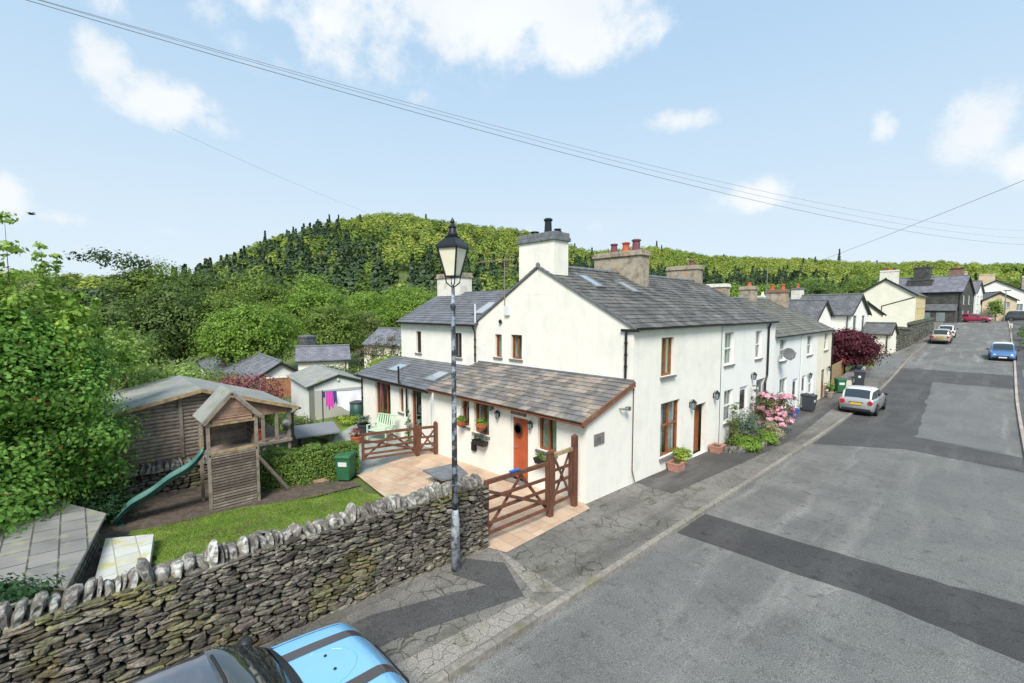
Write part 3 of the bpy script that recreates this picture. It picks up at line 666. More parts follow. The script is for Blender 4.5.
def slates(name, mat, parent, O, U, Vv, wu, wv, sw, sl, seed=0, left=None, right=None, thick=.012, jit=.012):
    """individually laid slates on a plane: O corner at the eave, U along the eave, V up the slope.
       left/right: functions of v giving the u limits"""
    rr = random.Random(seed); O, U, Vv = Vector(O), Vector(U).normalized(), Vector(Vv).normalized(); N = U.cross(Vv).normalized()
    if N.z < 0: N = -N
    vs, fs = [], []; rows = int(math.ceil(wv/sl)); mb = MB()
    for r in range(rows):
        v0 = r*sl; v1 = min(v0+sl*1.12, wv); a = left(v0) if left else 0; b = right(v0) if right else wu
        u = a+(-sw*.5 if r % 2 else 0)-rr.random()*.03
        while u < b:
            w = sw*rr.uniform(.8, 1.2); p0, p1 = max(u, a)+.003, min(u+w, b)-.003; u += w
            if p1-p0 < .03: continue
            dv = rr.uniform(-jit, jit); t = rr.uniform(0, .008); lo = v0+dv
            if r == 0: lo = v0-.04
            e = thick+t
            P = [O+U*p0+Vv*lo+N*(e+.012), O+U*p1+Vv*(lo+rr.uniform(-.006, .006))+N*(e+.012), O+U*p1+Vv*v1+N*.004, O+U*p0+Vv*v1+N*.004,
                 O+U*p0+Vv*lo+N*.002, O+U*p1+Vv*lo+N*.002]
            mb.add(P, [(0, 1, 2, 3), (4, 5, 1, 0), (4, 0, 3), (5, 2, 1)])
    return mb.build(name, mat, parent, fix=False)
def roofslab(m, pts, t=.07):
    """under-slab below a roof plane"""
    a, b, c = Vector(pts[0]), Vector(pts[1]), Vector(pts[2]); n = (b-a).cross(c-b).normalized()
    if n.z < 0: n = -n
    m.prism([Vector(p) for p in pts], -n*t)
def gutter(parent, a, b, mat=None, r=.05, name='gutter'):
    m = MB(); a, b = Vector(a), Vector(b); d = (b-a).normalized(); s = d.cross(Vector((0, 0, 1)))
    P = []; n = 6
    for p in (a, b):
        for rr_ in (r, r-.012):
            for k in range(n+1):
                t = math.pi*k/n; P.append(p+s*math.cos(t)*rr_-Vector((0, 0, 1))*math.sin(t)*rr_)
    k = n+1; f = []
    for i in range(n): f += [(i, i+1, 2*k+i+1, 2*k+i), (k+i, 3*k+i, 3*k+i+1, k+i+1)]
    f += [(0, 2*k, 3*k, k), (n, k+n, 3*k+n, 2*k+n)]
    m.add(P, f); return m.build(name, mat or m_darkwoodpaint, parent)
def downpipe(parent, pts, r=.036, mat=None):
    m = MB(); m.tube(pts, r, 8)
    for i in range(1, 4):
        q = Vector(pts[-2]).lerp(Vector(pts[-1]), i/4); m.tube([q-Vector((0, 0, .03)), q+Vector((0, 0, .03))], r*1.35, 8)
    return m.build('downpipe', mat or m_darkwoodpaint, parent)
def chimney(parent, x0, x1, y0, y1, z0, z1, bmat, capmat, pots, caph=.22, over=.06, name='chimney', taper=0):
    m = MB(); m.box(x0, x1, y0, y1, z0, z1); c = m.build(name, bmat, parent)
    k = MB(); k.box(x0-over, x1+over, y0-over, y1+over, z1, z1+caph*.45)
    k.prism([(x0-over*.5, y0-over*.5, z1+caph*.45), (x1+over*.5, y0-over*.5, z1+caph*.45), (x1+over*.5, y1+over*.5, z1+caph*.45), (x0-over*.5, y1+over*.5, z1+caph*.45)], (0, 0, caph*.55))
    k.build('chimney_cap', capmat, c, bevel=.02)
    for (px, py, h, r, pm) in pots:
        q = MB(); z = z1+caph; q.lathe([(r*1.1, z-.03), (r*1.15, z+.05), (r*.92, z+.08), (r*.8, z+h*.8), (r*1.05, z+h*.85), (r*1.05, z+h*.94), (r*.75, z+h)], (px, py, 0), 14)
        q.build('chimney_pot', pm, c, smooth=False)
    return c
def wall_lantern(parent, fr, u, z, s=1.0):
    s *= .78
    m = MB(); m2 = MB()
    fr.box(m, u-.035*s, u+.035*s, z-.1*s, z+.1*s, .002, .02); m.tube([fr.p(u, z+.08*s, .01), fr.p(u, z+.2*s, .08*s), fr.p(u, z+.2*s, .16*s)], .012*s, 6)
    c = fr.p(u, z, .16*s)
    m.lathe([(.015*s, .23*s), (.03*s, .2*s), (.12*s, .11*s), (.11*s, .10*s)], c, 4, rot=.785)
    m.lathe([(.06*s, -.13*s), (.07*s, -.12*s), (.02*s, -.16*s)], c, 4, rot=.785)
    for k in range(4):
        t = .785+k*1.571; m.tube([c+Vector((math.cos(t)*.1*s, math.sin(t)*.1*s, .1*s)), c+Vector((math.cos(t)*.065*s, math.sin(t)*.065*s, -.12*s))], .008*s, 4)
    l = m.build('wall_lantern', m_black, parent); m2.lathe([(.058*s, -.12*s), (.092*s, .1*s)], c, 4, rot=.785); m2.build('lantern_glass', m_greyglass, l)
    return l

GY = 11.96; XF = -7.2
# ================================================================ END COTTAGE (gable, lean-to, rear wing)
A = thing('end_cottage', 'large cream end cottage with a bare gable, slate lean-to, orange door and rear wing', 'house', (-9, GY, 0))
fg = Fr((-14.4, GY, 0), (1, 0, 0), (0, -1, 0)); ff = Fr((XF, GY, 0), (0, 1, 0), (1, 0, 0))
RXA, RZA = -11.05, 6.92          # ridge
m = MB()
wall_face(m, fg, [(0, -.6), (7.2, -.6), (7.2, 4.80), (14.4+RXA, RZA-.02), (0, 4.93)], [(1.03, 1.42, 3.5, 4.40), (1.94, 2.53, 3.5, 4.42)])
hA = [(1.7, 2.55, 3.17, 4.45), (1.75, 3.1, .45, 2.28), (4.25, 5.25, -.08, 1.86)]
wall_face(m, ff, [(0, -.9), (6.6, -.9), (6.6, 4.80), (0, 4.80)], hA)
fr_ = Fr((-14.4, GY, 0), (0, 1, 0), (-1, 0, 0)); wall_face(m, fr_, [(0, -1), (6.6, -1), (6.6, 4.93), (0, 4.93)], [])
m.build('wall', m_render, A)
window(A, fg, (1.03, 1.42, 3.5, 4.40), m_frame, 'plain'); window(A, fg, (1.94, 2.53, 3.5, 4.42), m_frame, 'two')
window(A, ff, hA[0], m_frame, 'two', sillw=.1); window(A, ff, hA[1], m_frame, 'cross', bar=.075, sillw=.1)
door(A, ff, hA[2], m_brownwood, depth=.3)
wall_lantern(A, ff, 3.85, 1.95, 1.25); wall_lantern(A, ff, 5.9, 2.02, 1.25)
# main roof, both slopes (front slope runs to the party wall at y=18.5)
def mainroof(parent, y0, y1, rx, rzz, ex, ez, mat, seed, slw=.34, sll=.26, xb=-14.6, zb=4.86, verge=.06):
    o = MB(); roofslab(o, [(ex+.12, y0-verge, ez), (ex+.12, y1, ez), (rx, y1, rzz), (rx, y0-verge, rzz)]); roofslab(o, [(xb, y1, zb), (xb, y0-verge, zb), (rx, y0-verge, rzz), (rx, y1, rzz)])
    rf = o.build('roof', m_rowslate if mat is m_rowslate else m_mainslate, parent)
    Vd = Vector((rx-ex-.12, 0, rzz-ez)); slates('slate_covering', mat, rf, (ex+.12, y0-verge, ez), (0, 1, 0), Vd, y1-y0+verge, Vd.length, slw, sll, seed)
    Vb = Vector((rx-xb, 0, rzz-zb)); slates('slate_covering', mat, rf, (xb, y0-verge, zb), (0, 1, 0), Vb, y1-y0+verge, Vb.length, slw, sll, seed+1)
    k = MB(); y = y0-verge
    while y < y1-.02:
        k.tube([(rx, y, rzz+.02), (rx, min(y+.44, y1), rzz+.02)], .085, 8); y += .45
    k.build('ridge_tiles', m_slatecap, rf); return rf
roofA = mainroof(A, GY, 18.5, RXA, RZA, XF, 4.82, m_mainslate, 11)
gutter(A, (XF+.17, GY-.02, 4.79), (XF+.17, 18.5, 4.79)); 
downpipe(A, [(XF-.22, GY-.06, 4.72), (XF-.22, GY-.06, 3.3)], .04)
m = MB(); m.bar((-7.6, GY-.05, 4.74), (-7.0, GY-.05, 4.74), .06, .08); m.build('fascia', m_darkwoodpaint, A)
m = MB(); m.tube([(XF+.02, GY+.02, 3.2), (XF+.02, GY+.02, .5), (XF+.1, GY+.05, .15)], .018, 6); m.build('service_pipe', m_bark, A)
# verge bedding
m = MB(); m.bar((XF+.12, GY-.04, 4.80), (RXA, GY-.04, RZA-.02), .05, .06); m.bar((-14.6, GY-.04, 4.84), (RXA, GY-.04, RZA-.02), .05, .06); m.build('verge', m_slatecap, A)
# skylights on the front slope
def skylight(parent, O, U, Vv, u, v, w, l, frame=None, gl=None):
    O, U, Vv = Vector(O), Vector(U).normalized(), Vector(Vv).normalized(); N = U.cross(Vv).normalized()
    if N.z < 0: N = -N
    q = lambda a, b, c: O+U*a+Vv*b+N*c
    m = MB(); e = .07
    for (a0, a1, b0, b1) in ((u, u+w, v, v+e), (u, u+w, v+l-e, v+l), (u, u+e, v+e, v+l-e), (u+w-e, u+w, v+e, v+l-e)):
        m.add([q(a, b, c) for c in (.0, .075) for a, b in ((a0, b0), (a1, b0), (a1, b1), (a0, b1))], [(0, 3, 2, 1), (4, 5, 6, 7), (0, 1, 5, 4), (1, 2, 6, 5), (2, 3, 7, 6), (3, 0, 4, 7)])
    s = m.build('skylight', frame or m_slatecap, parent); g = MB(); g.quad(q(u+e, v+e, .055), q(u+w-e, v+e, .055), q(u+w-e, v+l-e, .055), q(u+e, v+l-e, .055)); g.build('pane', gl or m_skyglass, s)
m_skyglass = M('sky_reflecting_glass', (.28, .33, .37), .06, spec=1.0)
Vm = (RXA-XF-.12, 0, RZA-4.82)
skylight(roofA, (XF+.12, GY, 4.83), (0, 1, 0), Vm, 1.3, 2.75, .62, 1.1); skylight(roofA, (XF+.12, GY, 4.83), (0, 1, 0), Vm, 3.3, 2.45, .62, 1.0)
# gable chimney and the party wall chimney
c = chimney(A, -12.02, -10.34, GY-.004, 12.74, 5.9, 7.75, m_render, m_slatecap, [(-10.95, 12.35, .55, .15, m_black), (-11.6, 12.35, .16, .16, m_black), (-10.55, 12.4, .14, .13, m_black)], caph=.30, over=.07)
chimney(A, -12.3, -9.98, 17.0, 17.7, 5.9, 7.62, m_chimbrown, m_chimbrown, [(-11.5, 17.35, .42, .16, m_purplepot), (-10.9, 17.35, .42, .17, m_terracotta), (-10.4, 17.35, .5, .19, m_purplepot)], caph=.22, over=.07)
# lean-to along the gable
L0 = -14.35; LY = 9.71
fl = Fr((L0, LY, 0), (1, 0, 0), (0, -1, 0)); m = MB()
hl = [(1.7, 2.15, 1.3, 2.2), (2.41, 3.19, 1.18, 2.22), (4.22, 4.98, .10, 2.08), (5.38, 6.1, 1.25, 2.24)]
wall_face(m, fl, [(0, -.5), (7.15, -.5), (7.15, 2.36), (0, 2.36)], hl)
fs = Fr((XF, LY, 0), (0, 1, 0), (1, 0, 0)); wall_face(m, Fr((XF, LY, 0), (0, 1, 0), (1, 0, 0)), [(0, -.6), (2.25, -.6), (2.25, 3.12), (0, 2.36)], [])
fw = Fr((L0, LY, 0), (0, 1, 0), (-1, 0, 0)); wall_face(m, fw, [(0, -.6), (2.25, -.6), (2.25, 3.12), (0, 2.36)], [])
m.build('lean_to_wall', m_render_front, A)
window(A, fl, hl[0], m_frame, 'plain', curtain=False); window(A, fl, hl[1], m_frame, 'two'); window(A, fl, hl[3], m_frame, 'two')
d = door(A, fl, hl[2], m_orange, depth=.1, framemat=m_whiteframe)
m = MB(); m.lathe([(.13, -.02), (.19, 0), (.13, .02), (.09, 0), (.13, -.02)], (fl.p(4.6, 0)[0], LY-.05, 1.72), 12, 'y'); m.build('door_wreath', m_black, d)
m = MB(); fl.box(m, 4.1, 5.1, .02, .10, -.1, .25); m.build('doorstep', m_sill, A)
for u, z in ((3.7, 2.0), (5.15, 1.92), (3.4, 2.2)): wall_lantern(A, fl, u, z, .95)
m = MB(); fl.box(m, 4.25, 4.9, 2.13, 2.28, .002, .03); m.build('name_board', m_sill, A)
m = MB(); fl.box(m, 2.35, 2.55, .55, .85, .003, .09); m.build('meter_box', m_black, A)
Vl = Vector((0, GY-LY+.26, 3.2-2.38)); rl = MB(); roofslab(rl, [(L0-.05, LY-.26, 2.42), (XF+.1, LY-.26, 2.42), (XF+.1, GY-.005, 3.22), (L0-.05, GY-.005, 3.22)], .06); lr = rl.build('lean_to_roof', m_mainslate, A)
Vl = Vector((0, GY-LY+.25, .80)); slates('slate_covering', m_rusticslate, lr, (L0-.06, LY-.27, 2.42), (1, 0, 0), Vl, XF+.1-L0+.06, Vl.length, .36, .24, 21, thick=.016, jit=.02)
m = MB(); m.bar((XF+.075, LY-.3, 2.35), (XF+.075, GY, 3.155), .045, .17); m.build('bargeboard', m_brownwood, A)
m = MB(); m.bar((L0, LY-.2, 2.36), (XF+.05, LY-.2, 2.36), .03, .13); m.build('fascia', m_brownwood, A)
gutter(A, (L0-.02, LY-.28, 2.36), (XF+.12, LY-.28, 2.36), m_brownwood, .05)
m = MB(); m.bar((L0, GY-.03, 3.25), (XF+.05, GY-.03, 3.25), .06, .05); m.build('lead_flashing', m_slatecap, A)
m = MB(); fs.box(m, .32, .78, 1.66, 1.97, .002, .03); pl = m.build('house_plaque', m_sill, A); 
m = MB()
for (a, b, c_, d_) in ((.42, .5, 1.84, 1.86), (.54, .68, 1.84, 1.86), (.44, .66, 1.79, 1.81), (.47, .63, 1.74, 1.76)): fs.box(m, a, b, c_, d_, .03, .034)
m.build('plaque_lettering', m_alu, pl)
m = MB(); m.tube([fs.p(1.55, 2.5, 0), fs.p(1.55, 2.5, .1), fs.p(1.75, 2.5, .16)], .03, 6); fs.box(m, 1.7, 1.85, 2.44, 2.55, .1, .2); m.build('security_light', m_alu, A)
# rear wing
WX0, WX1 = -20.5, -14.4; WY = GY+.004; WRY, WRZ = 14.55, 6.28
fwg = Fr((WX0, WY, 0), (1, 0, 0), (0, -1, 0)); m = MB(); hw = [(1.38, 1.82, 3.28, 4.33), (4.42, 4.98, 3.28, 4.36)]
wall_face(m, fwg, [(0, -.8), (6.1, -.8), (6.1, 4.72), (0, 4.72)], hw)
wall_face(m, Fr((WX0, WY, 0), (0, 1, 0), (-1, 0, 0)), [(0, -1.2), (5.1, -1.2), (5.1, 4.72), (2.58, WRZ-.05), (0, 4.72)], [])
m.build('wing_wall', m_render, A)
for h in hw: window(A, fwg, h, m_greyframe, 'two', curtain=False)
Vw = Vector((0, WRY-WY+.2, WRZ-4.72)); m = MB(); roofslab(m, [(WX0-.12, WY-.2, 4.76), (WX1-.02, WY-.2, 4.76), (WX1-.02, WRY, WRZ), (WX0-.12, WRY, WRZ)]); roofslab(m, [(WX1-.02, WY+.1, 4.94), (WX1+2.2, WY+.1, 4.94), (WX1+2.2, WRY, WRZ), (WX1-.02, WRY, WRZ)]); roofslab(m, [(WX0-.12, WRY, WRZ), (WX1+2.2, WRY, WRZ), (WX1+2.2, 17.2, 4.76), (WX0-.12, 17.2, 4.76)])
wr = m.build('wing_roof', m_wingslate, A); Vw = Vector((0, WRY-WY+.2, WRZ-4.76)); slates('slate_covering', m_wingslate, wr, (WX0-.13, WY-.21, 4.76), (1, 0, 0), Vw, 6.25, Vw.length, .32, .22, 31)
slates('slate_covering', m_wingslate, wr, (WX0+6.12, WY+.1, 4.95), (1, 0, 0), Vw, 2.1, Vw.length-.25, .32, .22, 33, left=lambda v: v*.66)
skylight(wr, (WX0, WY-.2, 4.78), (1, 0, 0), Vw, 5.1, .75, .75, 1.15)
gutter(A, (WX0-.15, WY-.24, 4.72), (WX1, WY-.24, 4.72)); downpipe(A, [(WX1-.15, WY-.2, 4.68), (WX1-.15, WY-.06, 4.45), (WX1-.15, WY-.06, 3.2)])
m = MB(); m.tube([(WX1-.1, WY-.08, 4.7), (WX1-.1, WY-.08, 5.6)], .035, 8); m.build('vent_pipe', m_whiteframe, A)
chimney(A, -20.45, -18.5, 14.15, 14.95, 5.6, 7.0, m_chim, m_chimbrown, [(-19.9, 14.5, .3, .14, m_terracotta)], caph=.24)
m = MB(); m.box(-12.75, -12.5, GY-.09, GY-.003, 5.15, 5.5); m.build('alarm_box', m_whiteframe, A)
m = MB(); m.lathe([(.07, -.04), (.09, 0), (.05, .03)], (-13.0, GY-.05, 4.9), 10, 'y'); m.build('security_light', m_black, A)
# TV aerial on the gable verge
m = MB(); m.tube([(-12.75, GY-.06, 5.2), (-12.75, GY-.06, 7.35)], .018, 6); m.tube([(-14.0, GY-.3, 7.22), (-12.2, GY-.02, 7.22)], .014, 6)
for i in range(14): x = -13.95+i*.125; m.tube([(x, GY-.50+i*.01, 7.22), (x, GY-.10+i*.01, 7.22)], .007, 4)
for s in (-1, 1): m.tube([(-12.45, GY-.4, 7.22+s*.22), (-12.45, GY+.3, 7.22+s*.22)], .01, 4)
m.build('tv_aerial', M('rusty_aerial', (.28, .2, .18), .6), A)
# garden room beside the wing
G0, G1, GYF = -20.9, -14.95, 10.0
fgr = Fr((G0, GYF, 0), (1, 0, 0), (0, -1, 0)); m = MB(); hg = [(1.35, 2.75, .12, 2.08), (3.5, 3.85, .95, 2.0), (4.45, 5.25, .08, 2.06)]
wall_face(m, fgr, [(0, -.6), (5.95, -.6), (5.95, 2.20), (0, 2.20)], hg, .12); wall_face(m, Fr((G0, GYF, 0), (0, 1, 0), (-1, 0, 0)), [(0, -.8), (1.95, -.8), (1.95, 2.84), (0, 2.20)], [])
m.build('garden_room_wall', m_render_front, A)
for i, h in enumerate(hg): window(A, fgr, h, m_brownwood, 'three' if i == 0 else 'plain', bar=.09 if i == 0 else .07, sill=(i == 1), name='glazed_door' if i != 1 else 'window', curtain=False)
m = MB(); roofslab(m, [(G0-.2, GYF-.25, 2.26), (G1+.15, GYF-.25, 2.26), (G1+.15, GY-.006, 2.98), (G0-.2, GY-.006, 2.98)], .06); gr = m.build('garden_room_roof', m_wingslate, A)
Vg = Vector((0, GY-GYF+.24, .72)); slates('slate_covering', m_wingslate, gr, (G0-.2, GYF-.26, 2.26), (1, 0, 0), Vg, 6.25, Vg.length, .34, .21, 41)
skylight(gr, (G0, GYF-.25, 2.28), (1, 0, 0), Vg, 1.5, .75, .95, .85); skylight(gr, (G0, GYF-.25, 2.28), (1, 0, 0), Vg, 4.9, .55, .85, .95)
m = MB(); m.bar((G0-.15, GYF-.2, 2.18), (G1+.1, GYF-.2, 2.18), .03, .14); m.bar((G0-.16, GYF-.24, 2.17), (G0-.16, GY, 2.89), .03, .14); m.build('fascia', m_brownwood, A); gutter(A, (G0-.2, GYF-.28, 2.20), (G1+.14, GYF-.28, 2.20))
m = MB(); m.tube([(-16.9, GYF-.3, 2.3), (-16.9, GYF-.3, 3.0)], .04, 8); m.tube([(-16.9, GYF-.3, 2.35), (-16.6, GYF-.12, 2.15), (-16.6, GYF-.12, .9)], .04, 8); m.build('flue_pipe', m_black, A)
downpipe(A, [(G0+.08, GYF-.27, 2.3), (G0+.08, GYF-.05, 2.1), (G0+.08, GYF-.05, .1)])
m = MB(); m.box(G1-.02, L0+.02, GYF+.0, GYF+.06, -.2, 2.3); m.build('white_panel', m_white, A)

# ================================================================ THE REST OF THE TERRACE
def terrace(name, label, y0, y1, ez, rzz, wm, rm, holes, seed, zb=4.86, chims=(), kind='sash'):
    t = thing(name, label, 'house', (-9, y0, pz(y0)), 'terraced cottages in the row'); f = Fr((XF+.0, y0, 0), (0, 1, 0), (1, 0, 0))
    m = MB(); wh = [h[1] for h in holes]; b = -1.3
    wall_face(m, f, [(.002, b), (y1-y0-.002, b), (y1-y0-.002, ez-.02), (.002, ez-.02)], wh, .14)
    if y1 > 37: wall_face(m, Fr((-14.4, y1, 0), (1, 0, 0), (0, 1, 0)), [(0, b), (7.2, b), (7.2, ez-.02), (14.4+RXA, rzz-.02), (0, ez)], [])
    m.build('wall', wm, t)
    for k, h in holes:
        if k == 'd': door(t, f, h, m_whiteframe, depth=.1, glazed=.55)
        elif k == 'dr': door(t, f, h, m_brownwood, depth=.1, glazed=.55)
        else: window(t, f, h, m_whiteframe, kind, sillw=.07, curtain=True, sillmat=m_sill)
    mainroof(t, y0, y1, RXA, rzz, XF, ez, rm, seed, zb=ez+.04, verge=.02)
    gutter(t, (XF+.17, y0, ez-.03), (XF+.17, y1, ez-.03))
    for c in chims: chimney(t, *c)
    return t, f
B, fB = terrace('terraced_cottage', 'bright white cottage joined to the cream end cottage, black downpipe at its far end', 18.5, 25.2, 4.80, 6.9, m_white, m_mainslate,
    [('w', (.35, 1.3, 3.1, 4.45)), ('w', (3.9, 4.75, 3.1, 4.4)), ('w', (.45, 1.4, .7, 2.05)), ('w', (4.2, 5.4, .5, 2.1)), ('d', (2.15, 3.1, -.25, 2.0))], 51,
    chims=[(-12.6, -10.85, 24.3, 25.0, 6.0, 7.55, m_chimbrown, m_chimbrown, [(-11.3, 24.6, .3, .15, m_purplepot)])])
downpipe(B, [(XF+.13, 24.0, 4.72), (XF+.06, 24.0, 4.5), (XF+.06, 24.0, 2.2), (XF+.06, 23.75, 1.9), (XF+.06, 23.75, -.2)], .05)
C_, fC = terrace('terraced_cottage', 'low white cottage with a grey satellite dish under its eave', 25.2, 29.9, 4.02, 6.08, m_white2, m_rowslate,
    [('w', (.8, 1.9, 2.7, 3.85)), ('w', (1.0, 2.3, .1, 1.75)), ('d', (3.35, 4.3, -.5, 1.5))], 61, chims=[(-12.5, -11.1, 28.9, 29.6, 5.3, 6.75, m_chimbrown, m_chim, [])])
D_, fD = terrace('terraced_cottage', 'narrow white cottage between the one with the satellite dish and the cream one', 29.9, 33.7, 4.02, 6.08, m_white, m_rowslate,
    [('w', (1.3, 2.5, 2.65, 3.85)), ('d', (.5, 1.4, -.5, 1.5)), ('w', (2.0, 3.1, .2, 1.45))], 71, chims=[(-11.6, -10.7, 32.6, 33.3, 5.4, 6.7, m_chimbrown, m_chimbrown, [(-11.1, 32.9, .3, .14, m_terracotta)])])
E_, fE = terrace('terraced_cottage', 'cream painted cottage at the far end of the terrace', 33.7, 37.6, 4.02, 6.08, m_cream, m_rowslate,
    [('w', (1.7, 2.7, 2.7, 3.85)), ('dr', (1.3, 2.2, -.5, 1.45))], 81, chims=[(-11.2, -9.9, 36.8, 37.4, 5.2, 6.6, m_chimbrown, m_redbrick, [(-10.9, 37, .38, .15, m_terracotta), (-10.2, 37, .38, .15, m_terracotta)])])
for f, u, z in ((fB, 3.5, 2.35), (fE, 2.7, 1.4), (fD, 1.75, 1.4)): wall_lantern({fB: B, fE: E_, fD: D_}[f], f, u, z, 1.2)
downpipe(C_, [(XF+.13, 29.85, 3.95), (XF+.05, 29.85, 3.8), (XF+.05, 29.85, -.3)], .03, m_whiteframe); downpipe(E_, [(XF+.13, 37.45, 3.95), (XF+.05, 37.45, 3.8), (XF+.05, 37.45, -.4)], .04)
m = MB(); m.tube([(-10.2, 33.5, 6.0), (-10.2, 33.5, 8.1)], .02, 5); m.tube([(-10.6, 33.5, 8.0), (-9.8, 33.5, 8.0)], .015, 5); m.tube([(-10.2, 33.3, 7.8), (-10.2, 33.7, 7.8)], .015, 5); m.build('tv_aerial', m_alu, D_)
# satellite dish
sd = thing('satellite_dish', 'grey satellite dish bracketed to the low white cottage', 'satellite dish', (-7.2, 25.9, 3.1)); m = MB(); pr_ = []
ax = Vector((.75, -.6, .28)).normalized(); s1 = ax.cross(Vector((0, 0, 1))).normalized(); s2 = s1.cross(ax)
c0 = Vector((-6.72, 25.7, 3.15)); vs = [c0]; fs_ = []
for i in range(1, 5):
    for k in range(20):
        t = k/20*6.283; r_ = .34*i/4; vs.append(c0+(s1*math.cos(t)+s2*math.sin(t)*.9)*r_+ax*(r_*r_*.55))
for k in range(20): fs_.append((0, 1+k, 1+(k+1) % 20))
for i in range(3):
    for k in range(20): a = 1+i*20; fs_.append((a+k, a+20+k, a+20+(k+1) % 20, a+(k+1) % 20))
m.add(vs, fs_); o = m.build('dish', m_dish, sd, smooth=True); sol = o.modifiers.new('s', 'SOLIDIFY'); sol.thickness = .015
m = MB(); m.tube([(-7.19, 25.9, 3.0), (-6.95, 25.85, 3.0), c0-ax*.02], .02, 6); m.tube([c0-s2*.38+ax*.05, c0+ax*.5-s2*.1], .012, 5); m.box(c0.x+ax.x*.5-.04, c0.x+ax.x*.5+.04, c0.y+ax.y*.5-.04, c0.y+ax.y*.5+.04, c0.z+.05, c0.z+.13); m.build('bracket', m_alu, sd)

# ================================================================ DRY STONE WALL
def stone_blob(m, c, u, n, L, H, Dp, rr, tilt=0):
    """an irregular rounded stone: 4x4x2-ish hull of jittered rings"""
    up = Vector((0, 0, 1)); u = Vector(u); n = Vector(n)
    ct, st = math.cos(tilt), math.sin(tilt); U = u*ct+up*st; W = up*ct-u*st
    vs = []; k = 9; a0 = rr.uniform(0, 6.28)
    prof = [(1.0, -.5), (1.0, .22), (.88, .45), (.5, .5)]
    js = [rr.uniform(.72, 1.10) for _ in range(k)]; e = rr.uniform(1.9, 3.2); bulge = rr.uniform(.7, 1.15)
    sx, sz = rr.uniform(-.1, .1), rr.uniform(-.1, .1)
    for i, (r, d) in enumerate(prof):
        for j in range(k):
            t = 6.283*j/k+.35; cx_, sz_ = math.cos(t), math.sin(t); q = (abs(cx_)**e+abs(sz_)**e)**(-1/e)
            jj = js[j]*(1+rr.uniform(-.07, .07)); vs.append(Vector(c)+U*(cx_*q*r*jj*L*.5+sx*L*i*.1)+W*(sz_*q*r*jj*H*.5+sz*H*i*.1)+n*(d*Dp*(bulge if i > 1 else 1)*(1+rr.uniform(-.1, .1))))
    fs = [(i*k+j, i*k+(j+1) % k, (i+1)*k+(j+1) % k, (i+1)*k+j) for i in range(3) for j in range(k)]+[tuple(3*k+j for j in range(k))]
    m.add(vs, fs)
WXF = -7.22                                   # street face
def wtop(y): return float(np.interp(y, [-8, -1, 1, 3, 6.2], [1.95, 1.93, 1.86, 1.80, 1.66]))
dw = thing('dry_stone_wall', 'long dry stone garden wall with upright coping stones between the pavement and the lawn', 'wall', (-7.4, 2, .3))
m = MB()
for y in np.arange(-9, 6.1, 1.0):
    a, b = y, min(y+1.0, 6.14); za, zb = wtop(a)-.06, wtop(b)-.06
    m.add([(-7.66, a, -.4), (-7.30, a, -.4), (-7.30, b, -.4), (-7.66, b, -.4), (-7.62, a, za), (-7.34, a, za), (-7.34, b, zb), (-7.62, b, zb)], [(0, 3, 2, 1), (4, 5, 6, 7), (0, 1, 5, 4), (1, 2, 6, 5), (2, 3, 7, 6), (3, 0, 4, 7)])
m.build('wall_core', m_wallcore, dw)
rr = random.Random(77); m = MB()
def face_stones(m, yA, yB, zlow, ztopf, org, u, n, lens=(.09, .36), hs=(.028, .082)):
    z = 0; row = 0
    L = (yB-yA)
    while True:
        h = rr.uniform(*hs)*(1.25 if z < .5 else 1)
        s = 0-rr.random()*.2; any_ = False
        while s < L:
            l = rr.uniform(*lens)*(.6+h*5); y = s+l/2
            if -.05 < y < L+.02:
                lo = zlow(yA+y); zz = lo+z+h/2+math.sin(y*1.1+z*3)*.02
                if zz < ztopf(yA+y)-.02:
                    any_ = True; hh = h*rr.uniform(.85, 1.3)
                    cpos = Vector(org)+Vector(u)*y+Vector((0, 0, zz)); stone_blob(m, cpos+Vector((0, 0, rr.uniform(-.015, .015))), u, n, l*1.0, hh, .16, rr, rr.uniform(-.14, .14)-.06)
            s += l*.97
        z += h*.93; row += 1
        if not any_ or row > 110: break
face_stones(m, -8.5, 6.15, lambda y: pz(y)-.06, wtop, (WXF-.06, -8.5, 0), (0, 1, 0), (1, 0, 0))
face_stones(m, 0, .46, lambda y: pz(6)-.06, lambda y: wtop(6.1), (-7.22, 6.12, 0), (-1, 0, 0), (0, 1, 0))
face_stones(m, -5, 6.1, lambda y: -.1, wtop, (-7.68, -5, 0), (0, 1, 0), (-1, 0, 0), (.25, .5), (.1, .2))
m.build('stonework', m_stone, dw, smooth=False)
m = MB(); y = -8.5
while y < 6.1:
    w = rr.uniform(.05, .19); tall = rr.uniform(.12, .25)*(1.45 if rr.random() < .16 else 1); y += w*.5; tw = rr.uniform(-.5, .5); pk = rr.uniform(.25, .95)
    c = Vector((-7.44+rr.uniform(-.03, .03), y, wtop(y)+tall*.42-.07))
    k = 7; vs = []; lean = rr.uniform(-.18, .3)
    for i, (zz, sc) in enumerate(((-.55, 1.0), (-.1, 1.05), (.25, .92), (.44, .5+.3*pk), (.54, .16+.4*pk))):
        for j in range(k):
            t = 6.283*j/k+.4; e = 2.8; q = (abs(math.cos(t))**e+abs(math.sin(t))**e)**(-1/e)
            vs.append(c+Vector((math.cos(t)*q*sc*.19*rr.uniform(.85, 1.12), math.sin(t)*q*sc*w*.52*rr.uniform(.68, 1.2)+lean*zz*tall+tw*w*zz, zz*tall*rr.uniform(.92, 1.1))))
    m.add(vs, [(i*k+j, i*k+(j+1) % k, (i+1)*k+(j+1) % k, (i+1)*k+j) for i in range(4) for j in range(k)]+[tuple(4*k+j for j in range(k))]); y += w*.45
